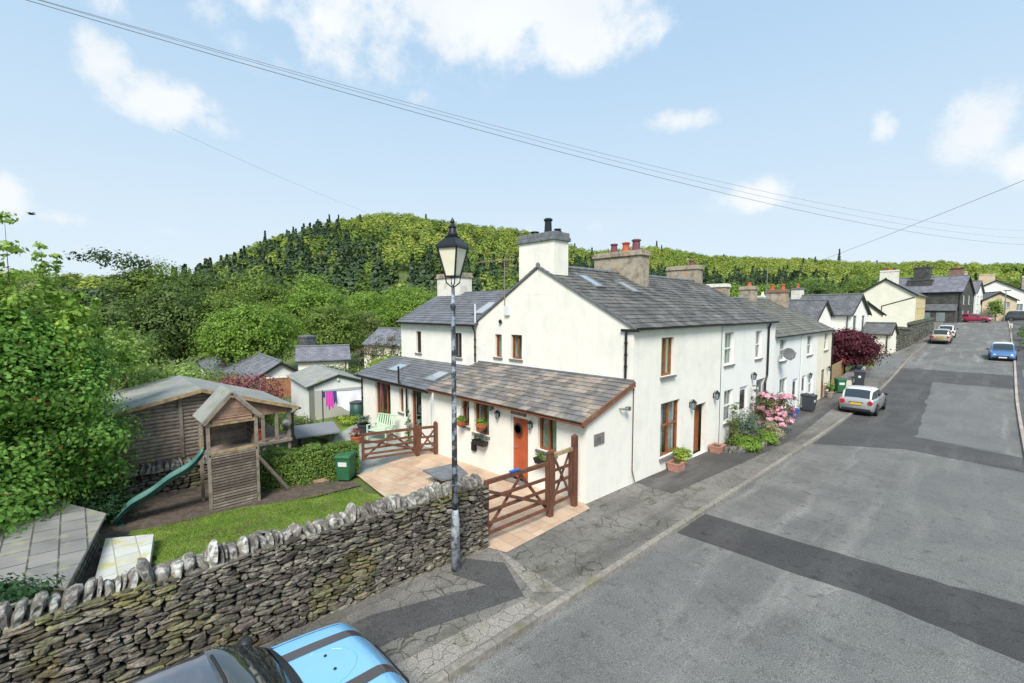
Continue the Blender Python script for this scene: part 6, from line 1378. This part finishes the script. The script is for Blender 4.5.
    for s in (-1, 1):   # door shut lines
        for xd in (xw0-.12, (xr1+xw1)*.52-.02): b = MB(); b.tube([(xd, s*(hw(xd)*1.0+.001), .38), (xd, s*(hw(xd)+.001), .55), (xd, s*(hw(xd)*.985), deck(xd)-.1), (xd, s*(hw(xd)*.952), deck(xd)-.03)], .007, 4); b.build('door_gap', m_trim, t)
        b = MB(); xd = (xr1+xw1)*.52+.2; b.tube([(xd, s*(hw(xd)*.985+.01), deck(xd)-.14), (xd+.18, s*(hw(xd)*.985+.01), deck(xd)-.14)], .016, 5); b.build('door_handle', m_trim, t)
    b = MB(); b.box(-.035, -.015, -.26, .26, .60 if st == 'mini' else .72, .71 if st == 'mini' else .83); pl = b.build('number_plate', m_plateY, t)
    b = MB(); b.box(-.028, -.012, -.32, .32, .715 if st == 'mini' else .835, .745 if st == 'mini' else .86); b.build('plate_trim', m_trim, t)
    b = MB(); b.box(L+.0, L+.03, -.26, .26, .36, .47); b.build('number_plate', m_plateW, t); b = MB(); b.box(L-.02, L+.015, -.42, .42, .30, .56); b.build('grille', m_trim, t, bevel=.02)
    b = MB(); b.box(-.022, .1, -hw(.05)*.86, hw(.05)*.86, .24, .40); b.build('rear_bumper', m_trim, t, bevel=.03)
    if stripes:
        def surf(x, yf):
            s = sec(x); ys = [a for a, b in s][5:]; zs = [b for a, b in s][5:]; w = hw(x); return (x, yf*w, float(np.interp(-abs(yf*w), [-v for v in ys], zs)))
        for s in (-1, 1):
            b = MB(); K = 24; vs = []; a0, a1 = .42, .60
            for i in range(K+1):
                x = xw0+.02+(L-.06-xw0)*i/K
                for a in (a0, (a0+a1)/2, a1): p = surf(x, s*a); vs.append((p[0], p[1], p[2]+.006))
            b.add(vs, [(3*i+j, 3*i+j+1, 3*i+j+4, 3*i+j+3) for i in range(K) for j in range(2)]); b.build('bonnet_stripe', m_stripe, t, smooth=True)
            b = MB(); p = surf(xw0+.42, s*.16+.05); b.lathe([(.02, 0), (.015, .012)], p, 8); b.build('washer_jet', m_trim, t)
            b = MB(); b.tube([(xw0-.02, s*.12, belt+.07), (xw0-.25, s*.12+.42, belt+.26)], .012, 5); b.build('wiper', m_trim, t)
        for s in (-1, 1): b = MB(); b.tube([surf(xw0-.02+(L-.35-xw0)*q/12, s*.86) for q in range(13)], .005, 4); b.build('bonnet_gap', m_trim, t)
        b = MB(); vs = []; K = 24
        for i in range(K+1):
            yf = -.80+1.6*i/K
            for x in (xw0-.015-.1*yf*yf, xw0+.075-.1*yf*yf): p = surf(x, yf); vs.append((p[0], p[1], p[2]+.012))
        b.add(vs, [(2*i, 2*i+1, 2*i+3, 2*i+2) for i in range(K)]); b.build('scuttle', m_trim, t, smooth=True)
        b = MB(); b.tube([surf(xw1+.02, -.80), surf(xw1+.05, -.5), surf(xw1+.07, 0), surf(xw1+.05, .5), surf(xw1+.02, .80)], .016, 5); b.build('screen_trim', m_trim, t)
        b = MB(); vs = []
        for i in range(21):
            tt = i/20*math.pi*1.0; xx = xw0+.28+.42*math.sin(tt); yf = .46*math.cos(tt)*.8
            p = surf(xx, yf); vs.append((p[0], p[1], p[2]+.001))
        b.tube(vs, .006, 5); b.build('bonnet_crease', body, t, smooth=True)
    t.location = LOC; t.rotation_euler = (0, 0, R(ang)); return t
# heading 90 = nose up the street; tilt with the slope
car('light blue hatchback with black roof and black bonnet stripes parked below the stone wall', -4.98, -1.15, rz(1)+.03, 90.5, m_carblue, m_carblack, 'mini', stripes=True)
c = car('silver hatchback with a yellow rear plate parked half on the kerb beside the terrace', -4.72, 31.1, rz(33)+.04, 89, m_silver, m_whitecar, 'mini', L=3.85)
c = car('gold beige estate car parked nose up the hill below the white car', -3.5, 73.6, rz(75)+.02, 90, m_beigecar, None, 'suv', L=4.5, W=1.85, H=1.62); c.rotation_euler[1] = R(-2.7)
c = car('white hatchback parked just above the gold beige car', -3.35, 80.2, rz(82)+.02, 90, m_whitecar, None, 'hatch', L=4.1, W=1.8, H=1.5); c.rotation_euler[1] = R(-2.9)
c = car('mid blue hatchback facing down the hill on the right kerb', 1.35, 65.2, rz(63)+.03, -90, m_midblue, m_whitecar, 'hatch', L=4.1, W=1.8, H=1.52); c.rotation_euler[1] = R(2.7)
c = car('crimson car parked across the crest by the dark stone house', -3.2, 114.6, rz(115)+.0, -14, m_redcar, None, 'hatch', L=4.2, W=1.78, H=1.5)
c = car('dark grey van-like car in front of the white house at the crest', 2.6, 122.5, rz(120)+.05, -5, m_darkcar, None, 'suv', L=4.6, W=1.9, H=1.8)

# ================================================================ TREES
# big sycamore at the left edge
t = thing('sycamore_tree', 'big fresh green sycamore filling the left edge above the slab roof', 'tree', (-17.0, -1.8, -.4)); rr = random.Random(3); bl = []
for i in range(26):
    a = rr.uniform(0, 6.283); f = rr.random(); rad = 2.5*math.sqrt(rr.random())*(1.0-.25*f); bl.append((-16.9+math.cos(a)*rad*.95, -2.25+math.sin(a)*rad, .6+f*4.6, rr.uniform(.75, 1.15), rr.uniform(.75, 1.15), rr.uniform(.5, .75)))
bl += [(-16.6, -1.7, 4.9, 1.0, 1.0, .8), (-17.2, -.8, 4.3, .85, .85, .75), (-17.5, -.1, 3.7, .75, .75, .7), (-16.1, -2.6, 5.1, 1.1, 1.1, .8), (-16.4, -1.0, 4.2, .8, .8, .8), (-15.6, -1.5, .9, 1.0, 1.0, .7), (-16.2, -1.0, 1.9, .8, .8, .7), (-15.4, -2.4, 1.6, 1.0, 1.0, .8), (-16.6, -.2, 3.2, .9, .9, .7), (-15.2, -3.0, 3.0, 1.0, 1.0, .8), (-16.0, -1.4, 3.6, 1, 1, .8)]
foliage('crown', bl, 150000, .115, lf_maple, t, 3, clump=.34, per=46, shell=.8, low=-.9)
tips = [(-16.3, -1.1, 5.4, .26, .26, 1.9), (-17.0, -.45, 5.2, .28, .28, 1.6), (-17.6, .35, 4.9, .24, .24, 1.3), (-16.0, .1, 4.3, .3, .3, .9), (-16.5, -2.2, 5.7, .35, .35, 1.2), (-18.0, .9, 4.4, .3, .3, .7)]
sb = []
for (tx, ty, za, zb__, r0_) in ((-16.2, -1.05, 4.9, 7.5, .34), (-16.9, -.5, 4.6, 7.0, .34), (-17.3, -.25, 4.6, 6.7, .26), (-17.4, .1, 4.4, 6.1, .3), (-17.9, .5, 4.0, 5.5, .26), (-16.4, -.1, 4.0, 5.6, .3), (-16.0, -1.5, 4.9, 6.9, .32), (-18.3, 1.1, 3.6, 4.9, .26)):
    for q in range(9): f = q/8; r1 = r0_*(1.15-.85*f)*(.75 if q % 2 else 1.1); sb.append((tx+.05*math.sin(q*2), ty+.05*math.cos(q*3), za+(zb__-za)*f, r1, r1, .16))
foliage('young_shoots', sb, 8500, .12, lf_mapletip, t, 8, clump=.42, per=12, shell=.7)
for (tx, ty, za, zb__) in ((-16.2, -1.05, 4, 7.4), (-16.9, -.5, 3.9, 6.9)): m_ = MB(); m_.tube([(tx+.2, ty-.3, za-.8), (tx, ty, za), (tx, ty, zb__)], [.03, .02, .004], 6); m_.build('branch', m_bark, t)
trunk(t, (-17, -2, -.8), (-16.8, -1.9, 4.6), .20, [((b[0], b[1], b[2]), .3+.5*rr.random()) for b in bl[:10]], seed=2)
t = thing('willow', 'feathery pale green willow between the sycamore and the shed roof', 'tree', (-23.5, 1.5, -.6)); bl = []
for i in range(14): a = rr.uniform(0, 6.283); q = rr.uniform(.3, 2.5); yy_ = 1.1+math.sin(a)*q*1.1; bl.append((-24.0+math.cos(a)*q, yy_, rr.uniform(1.2, 3.9)-max(0, yy_-1.5)*.45, .95, 1.0, .8))
foliage('crown', bl, 26000, .13, lf_willow, t, 6, clump=.3, per=26); trunk(t, (-24, 1.8, -1), (-24, 1.8, 2), .14, [((b[0], b[1], b[2]), .5) for b in bl[:8]], seed=9)
tree('barberry_bush', 'wide purple-pink barberry bush between the shed and the garage', 'bush', -27.2, 6.0, T(-27, 6.0), 2.7, 4.4, lf_berberis, 71, 14000, .13, None, 'bush')
tree('shrub', 'lime green shrub at the right foot of the barberry', 'bush', -22.6, 6.2, T(-22.6, 6.2), 1.5, 1.6, lf_lime, 72, 1500, .10, None, 'bush')
tree('shrub', 'dark green undergrowth behind the willow and shed', 'bush', -32, 5.0, T(-32, 5), 3.2, 7, lf_green, 73, 7000, .2, None, 'bush')
tree('shrub', 'rough green bush beyond the garage roof on the left', 'bush', -36.5, 15.5, T(-36.5, 15.5), 2.4, 5, lf_olive, 74, 4000, .18, None, 'bush')
tree('shrub', 'yellow-green bush beyond the garage roof on the right', 'bush', -32.5, 17.5, T(-32.5, 17.5), 3.0, 5, lf_lime, 75, 3500, .18, None, 'bush')
tree('shrub', 'dark hedge-like bush at the left end of the garden room', 'bush', -27.5, 15.8, T(-27.5, 15.8), 2.6, 3.6, lf_dark, 76, 3000, .15, None, 'bush')
tree('purple_maple', 'round purple leaved maple beside the far end of the terrace', 'tree', -7.9, 46.0, pz(46)-.3, 4.1, 5.4, lf_acer, 81, 26000, .19, None, 'round', 1.2)
tree('shrub', 'yellow-green bush under the purple maple near the wall', 'bush', -7.3, 50.5, pz(50), 1.4, 2.2, lf_lime, 82, 1200, .15, None, 'bush')
tree('creeper', 'green creeper against the peach house', 'climber', 1.4, 121, pz(120), 4.2, 2.6, lf_bright, 83, 1100, .28, None, 'bush')
TR = [ # name, label, x, y, top, width, mat, seed, leaves, leaf size, kind
 ('cedar_tree', 'dark wispy cedar whose tiers stand highest left of the hill', -87.3, 4.5, 14.6, 14, lf_conifer, 1, 2600, .7, 'cedar'),
 ('cedar_tree', 'darker cedar just left of the wispy one', -92, -1.5, 11.5, 14, lf_conifer, 2, 2200, .75, 'cedar'),
 ('broadleaf_tree', 'olive green tree with a broad top left of the dark pair', -86.2, 9.1, 12.4, 15, lf_green, 3, 7000, .6, 'round'),
 ('broadleaf_tree', 'dark green tree standing in the gap left of the hill', -88.3, 15.5, 12.0, 13, lf_dark, 4, 6000, .6, 'round'),
 ('broadleaf_tree', 'mid green tree right below the left end of the hill wood', -83.7, 22.0, 11.8, 14, lf_green, 5, 7000, .6, 'round'),
 ('broadleaf_tree', 'spreading bright green tree level with the lower hill edge', -74, 27.5, 10.6, 13, lf_bright, 6, 7000, .55, 'round'),
 ('broadleaf_tree', 'round bright light green tree above the white house roof', -55.3, 13.9, 5.6, 11, lf_bright, 7, 12000, .42, 'round'),
 ('broadleaf_tree', 'green tree right of the round bright one', -63, 26.5, 5.9, 10, lf_green, 8, 7000, .45, 'round'),
 ('broadleaf_tree', 'bright tree in front of the dark conifers', -80.5, 39.5, 8.8, 13, lf_bright, 9, 7000, .55, 'round'),
 ('broadleaf_tree', 'bright rounded tree left of the rear wing roof', -79.7, 48.8, 9.8, 14, lf_bright, 10, 7000, .55, 'round'),
 ('broadleaf_tree', 'dull olive tree above the small cream house', -70, 33.5, 5.0, 10, lf_olive, 11, 5000, .4, 'round'),
 ('ash_tree', 'thin brown budding tree in front of the pale half hidden house', -36.5, 18.6, 3.6, 3.6, lf_brown, 12, 1100, .2, 'round'),
 ('ash_tree', 'second brown budding tree beside the garden room roof', -39.5, 22.0, 3.7, 3.6, lf_brown, 13, 1000, .22, 'round'),
 ('broadleaf_tree', 'small fresh green tree touching the corner of the rear wing', -34.0, 21.4, 2.9, 3.4, lf_bright, 14, 4200, .22, 'round'),
 ('broadleaf_tree', 'shadowed tree behind the sycamore shoots', -99, -5, 10, 16, lf_green, 15, 5500, .7, 'round'),
 ('broadleaf_tree', 'brownish green tree left of the cedars', -85, -2.6, 9.6, 10, lf_olive, 16, 4000, .6, 'round'),
 ('broadleaf_tree', 'dark tree under the cedars', -74, 4.0, 6.6, 12, lf_dark, 17, 6000, .55, 'round'),
 ('broadleaf_tree', 'tall dark green tree behind the white house chimney', -72, 9.5, 8.6, 11, lf_dark, 18, 6500, .55, 'round'),
 ('broadleaf_tree', 'green tree between the dark one and the round bright one', -69.6, 15.6, 8.2, 11, lf_green, 19, 6500, .5, 'round'),
 ('broadleaf_tree', 'low green tree left of the turret', -76, 21.5, 6.4, 10, lf_green, 20, 5000, .45, 'round'),
 ('broadleaf_tree', 'dark tree behind the turret', -72, 29.5, 4.2, 10, lf_dark, 21, 5000, .5, 'round'),
 ('broadleaf_tree', 'green tree above the rear wing ridge', -98.6, 70.7, 10.5, 16, lf_green, 22, 5000, .7, 'round'),
 ('broadleaf_tree', 'bright green tree behind the middle chimneys', -43.2, 113.7, 11.6, 15, lf_bright, 23, 5000, .65, 'round'),
 ('broadleaf_tree', 'olive tree left of the middle chimneys', -42.1, 89.1, 9.0, 12, lf_olive, 24, 4500, .6, 'round'),
 ('broadleaf_tree', 'bright green tree right of the television aerial', -36.1, 113.8, 10.8, 15, lf_bright, 25, 5000, .65, 'round'),
 ('broadleaf_tree', 'dark green tree above the white house roofs', -32.0, 137.6, 13.6, 16, lf_green, 26, 5000, .7, 'round'),
 ('broadleaf_tree', 'dark tree left of the big cream gable', -28.0, 120.2, 10.6, 14, lf_dark, 27, 5000, .65, 'round'),
 ('broadleaf_tree', 'mid green tree behind the cream gable', -24.8, 165.9, 14.5, 20, lf_green, 28, 5000, .8, 'round'),
 ('broadleaf_tree', 'bright tree over the cream house chimney', -17.2, 190, 15.6, 20, lf_lime, 29, 5000, .8, 'round'),
 ('broadleaf_tree', 'yellow-green tree behind the tall dark chimney', -9.5, 185.7, 13.2, 20, lf_lime, 30, 5000, .8, 'round'),
 ('broadleaf_tree', 'light green tree above the grey and peach houses', -2.5, 199.1, 13.6, 20, lf_bright, 31, 5000, .8, 'round'),
 ('broadleaf_tree', 'green tree at the right end of the far skyline', 7.1, 215.4, 14.3, 22, lf_green, 32, 5000, .85, 'round'),
 ('broadleaf_tree', 'dark tree filling the gap below the round bright one', -78, 7.0, 5.5, 12, lf_dark, 33, 6000, .45, 'round'),
 ('broadleaf_tree', 'green tree at the foot of the left trees', -70.0, -1.0, 5.5, 12, lf_green, 34, 6000, .45, 'round'),
]
for (nm, lab, x, y, top, w, mt, sd_, n, ls, kd) in TR:
    z = T(x, y)-.3; tree(nm, lab, 'tree', x, y, z, top-z, w, mt, sd_+100, int(n*(2.3 if kd == 'round' else 1.3)), ls*.66, 'trees standing between the houses and the hill', kd)
# lone conifers breaking the skyline of the hill
SK = [(67.6, 505, 21, 'taller of the two dark conifers standing on the left skyline of the hill'), (66.6, 500, 17, 'shorter conifer right of the taller one on the left hill skyline'), (74.2, 470, 22, 'dark conifer low on the left shoulder of the hill'), (10.6, 820, 26, 'lone dark tree on the bright skyline right of the television aerial'), (28.6, 680, 24, 'dark conifer on the skyline right of the party wall chimney')]
for az, d, hgt, lab in SK:
    x, y = -d*math.sin(R(az)), d*math.cos(R(az)); conifer('conifer', lab, x, y, T(x, y)-1, hgt+6, hgt*.42, int(az*10), 500, 'conifers on the skyline')

# the hillside woods: thousands of crowns that read as one mass
def wood(name, label, trees, per, leafsize, mat, seed, cone=False):
    rng = np.random.default_rng(seed); tr = np.array(trees); n = len(tr); idx = np.repeat(np.arange(n), per); c = tr[idx]
    if cone:
        f = rng.random(len(idx))**.8; a = rng.random(len(idx))*6.283; rad = (1-f)*c[:, 4]*(.35+.65*rng.random(len(idx)))
        P = np.stack([c[:, 0]+np.cos(a)*rad, c[:, 1]+np.sin(a)*rad, c[:, 2]+c[:, 3]*f], 1); N = np.stack([np.cos(a), np.sin(a), np.full(len(idx), .7)], 1)
    else:
        d = rng.normal(size=(len(idx), 3)); d /= np.linalg.norm(d, axis=1, keepdims=True); d[:, 2] = np.abs(d[:, 2])*1.15-.2
        r = .75+.3*rng.random((len(idx), 1)); P = c[:, :3]+np.array([0, 0, 1])*c[:, 3:4]*.5+d*r*np.stack([c[:, 4], c[:, 4], c[:, 3]*.5], 1); N = d+rng.normal(size=d.shape)*.22+np.array([0, 0, .25])
    V, F = leaf_quads(P, N, leafsize, rng, .8); o = npmesh(name, V, F, mat); at = o.data.attributes.new('tint', 'FLOAT', 'POINT'); at.data.foreach_set('value', np.repeat(np.clip(rng.random(n)*.3+.25+.65*np.array([mnoise.noise(Vector((q[0]*.018, q[1]*.018, 5))) for q in tr]), 0, .85)[idx], 4).astype(np.float32)); tag(o, label, 'wood', kind='stuff'); return o
rng = np.random.default_rng(99); con, bro, bee = [], [], []
def addtrees(a0, a1, d0f, spacing, hmul=1.0):
    az = a0
    k = 0
    while k < 1:
        k = 1
        d = d0f
        dmax = ridge((a0+a1)/2)[1]*1.08
    A = []
    N = int((R(a1-a0))*(dmax**2-d0f**2)/2/spacing**2)
    az = rng.uniform(a0, a1, N); dd = np.sqrt(rng.uniform(d0f**2, (dmax)**2, N)); return list(zip(az, dd))
cand = []
for a0 in range(-8, 96, 4): cand += addtrees(a0, a0+4, 135 if a0 > 38 else (230 if a0 < 12 else 180), 8.6 if a0 > 38 else 10.2)
for az, d in cand:
    x, y = -d*math.sin(R(az)), d*math.cos(R(az)); rd = ridge(az)[1]; s = d/rd
    if d > rd*1.06 or (az > 80 and d > rd*.93): continue
    z = T(x, y); nzv = mnoise.noise(Vector((x*.010, y*.010, 3.0))); u = rng.random(); h = rng.uniform(9, 14); w = h*rng.uniform(.34, .46)
    rh = ridge(az)[0]; v = ((z+h-5.35)/d)/((rh+8-5.35)/rd); lo, hi, pm = .3, .6, 0
    az0 = az; az = az+9*mnoise.noise(Vector((x*.013, y*.013, 11)))+rng.uniform(-2, 2)
    if 70 < az < 82: lo, hi, pm = .45, 1.15, .65
    elif 62 < az <= 70: lo, hi, pm = .38, .72+.45*(az-62)/8, .75
    elif 53 < az <= 62: lo, hi, pm = .30, .60, .85
    elif 44 < az <= 53: lo, hi, pm = .50, .70, .7
    elif 12 < az <= 44: lo, hi, pm = .25, .86, .88
    elif az <= 12: lo, hi, pm = .3, .5, .3
    pc = pm if lo+.22*nzv < v < hi+.30*nzv else .015
    s = v
    if u < pc: con.append((x, y, z-1, h*1.25, w*.95))
    elif (s > .80+nzv*.12 and az < 46) or (s > .75 and rng.random() < .45) or rng.random() < (.32 if nzv > .0 else .12): bee.append((x, y, z-1, h, w))
    else: bro.append((x, y, z-1, h, w))
wood('conifer_wood', 'dark conifer plantation covering the lower slopes of the hill', con, 120, 1.9, lf_conifer, 1, True)
wood('oak_wood', 'mid green broadleaf wood covering the hill', bro, 130, 1.6, lf_wood, 2)
wood('beech_wood', 'bright yellow-green spring wood along the hilltops', bee, 130, 1.6, lf_beech, 3)

# ================================================================ OVERHEAD CABLES AND A BIRD
def cable(label, a, b, sag, r=.011):
    m = MB(); a, b = Vector(a), Vector(b); pts = []
    for i in range(41): f = i/40; p = a.lerp(b, f); p.z -= sag*4*f*(1-f); pts.append(p)
    m.tube(pts, r, 6, False); o = m.build('overhead_cable', m_cable, fix=False, smooth=True); tag(o, label, 'cable'); return o
cable('uppermost of the black cables sweeping over the lamp from the top left', (-11.29, -9.98, 10.19), (3.96, 42.71, 9.98), 1.5, .003)
cable('middle black cable of those sweeping over the lamp', (-11.3, -9.99, 10.28), (3.98, 42.74, 9.55), 1.5, .003)
cable('lowest black cable of those sweeping over the lamp', (-11.31, -10.0, 10.32), (4.0, 42.76, 9.16), 1.5, .0045)
cable('thin faint cable high over the garden left of the chimney', (-20.18, 2.85, 11.71), (-31.41, 15.69, 12.4), .1, .0035)
cable('cable dropping from the top right towards the crest houses', (8.6, 48.9, 17.5), (-24.6, 100.19, 13.47), .3, .02)
t = root0('flying_bird', 'small black bird in the sky above the sycamore', 'bird'); m = MB(); m.lathe([(.01, -.16), (.04, -.08), (.045, .02), (.025, .09), (.01, .13)], (0, 0, 0), 8, 'x'); m.build('body', m_black, t, smooth=True)
for s in (-1, 1): m = MB(); m.add([(.04, 0, .01), (-.06, 0, .01), (-.08, s*.16, .07), (-.05, s*.28, .04), (.03, s*.14, .075)], [(0, 1, 2, 4), (4, 2, 3)]); m.build('wing', m_black, t)
m = MB(); m.add([(-.12, 0, 0), (-.24, .05, 0), (-.24, -.05, 0)], [(0, 1, 2)]); m.build('tail', m_black, t); t.location = (-28.8, -1.05, 9.49); t.rotation_euler = (R(10), 0, R(60))
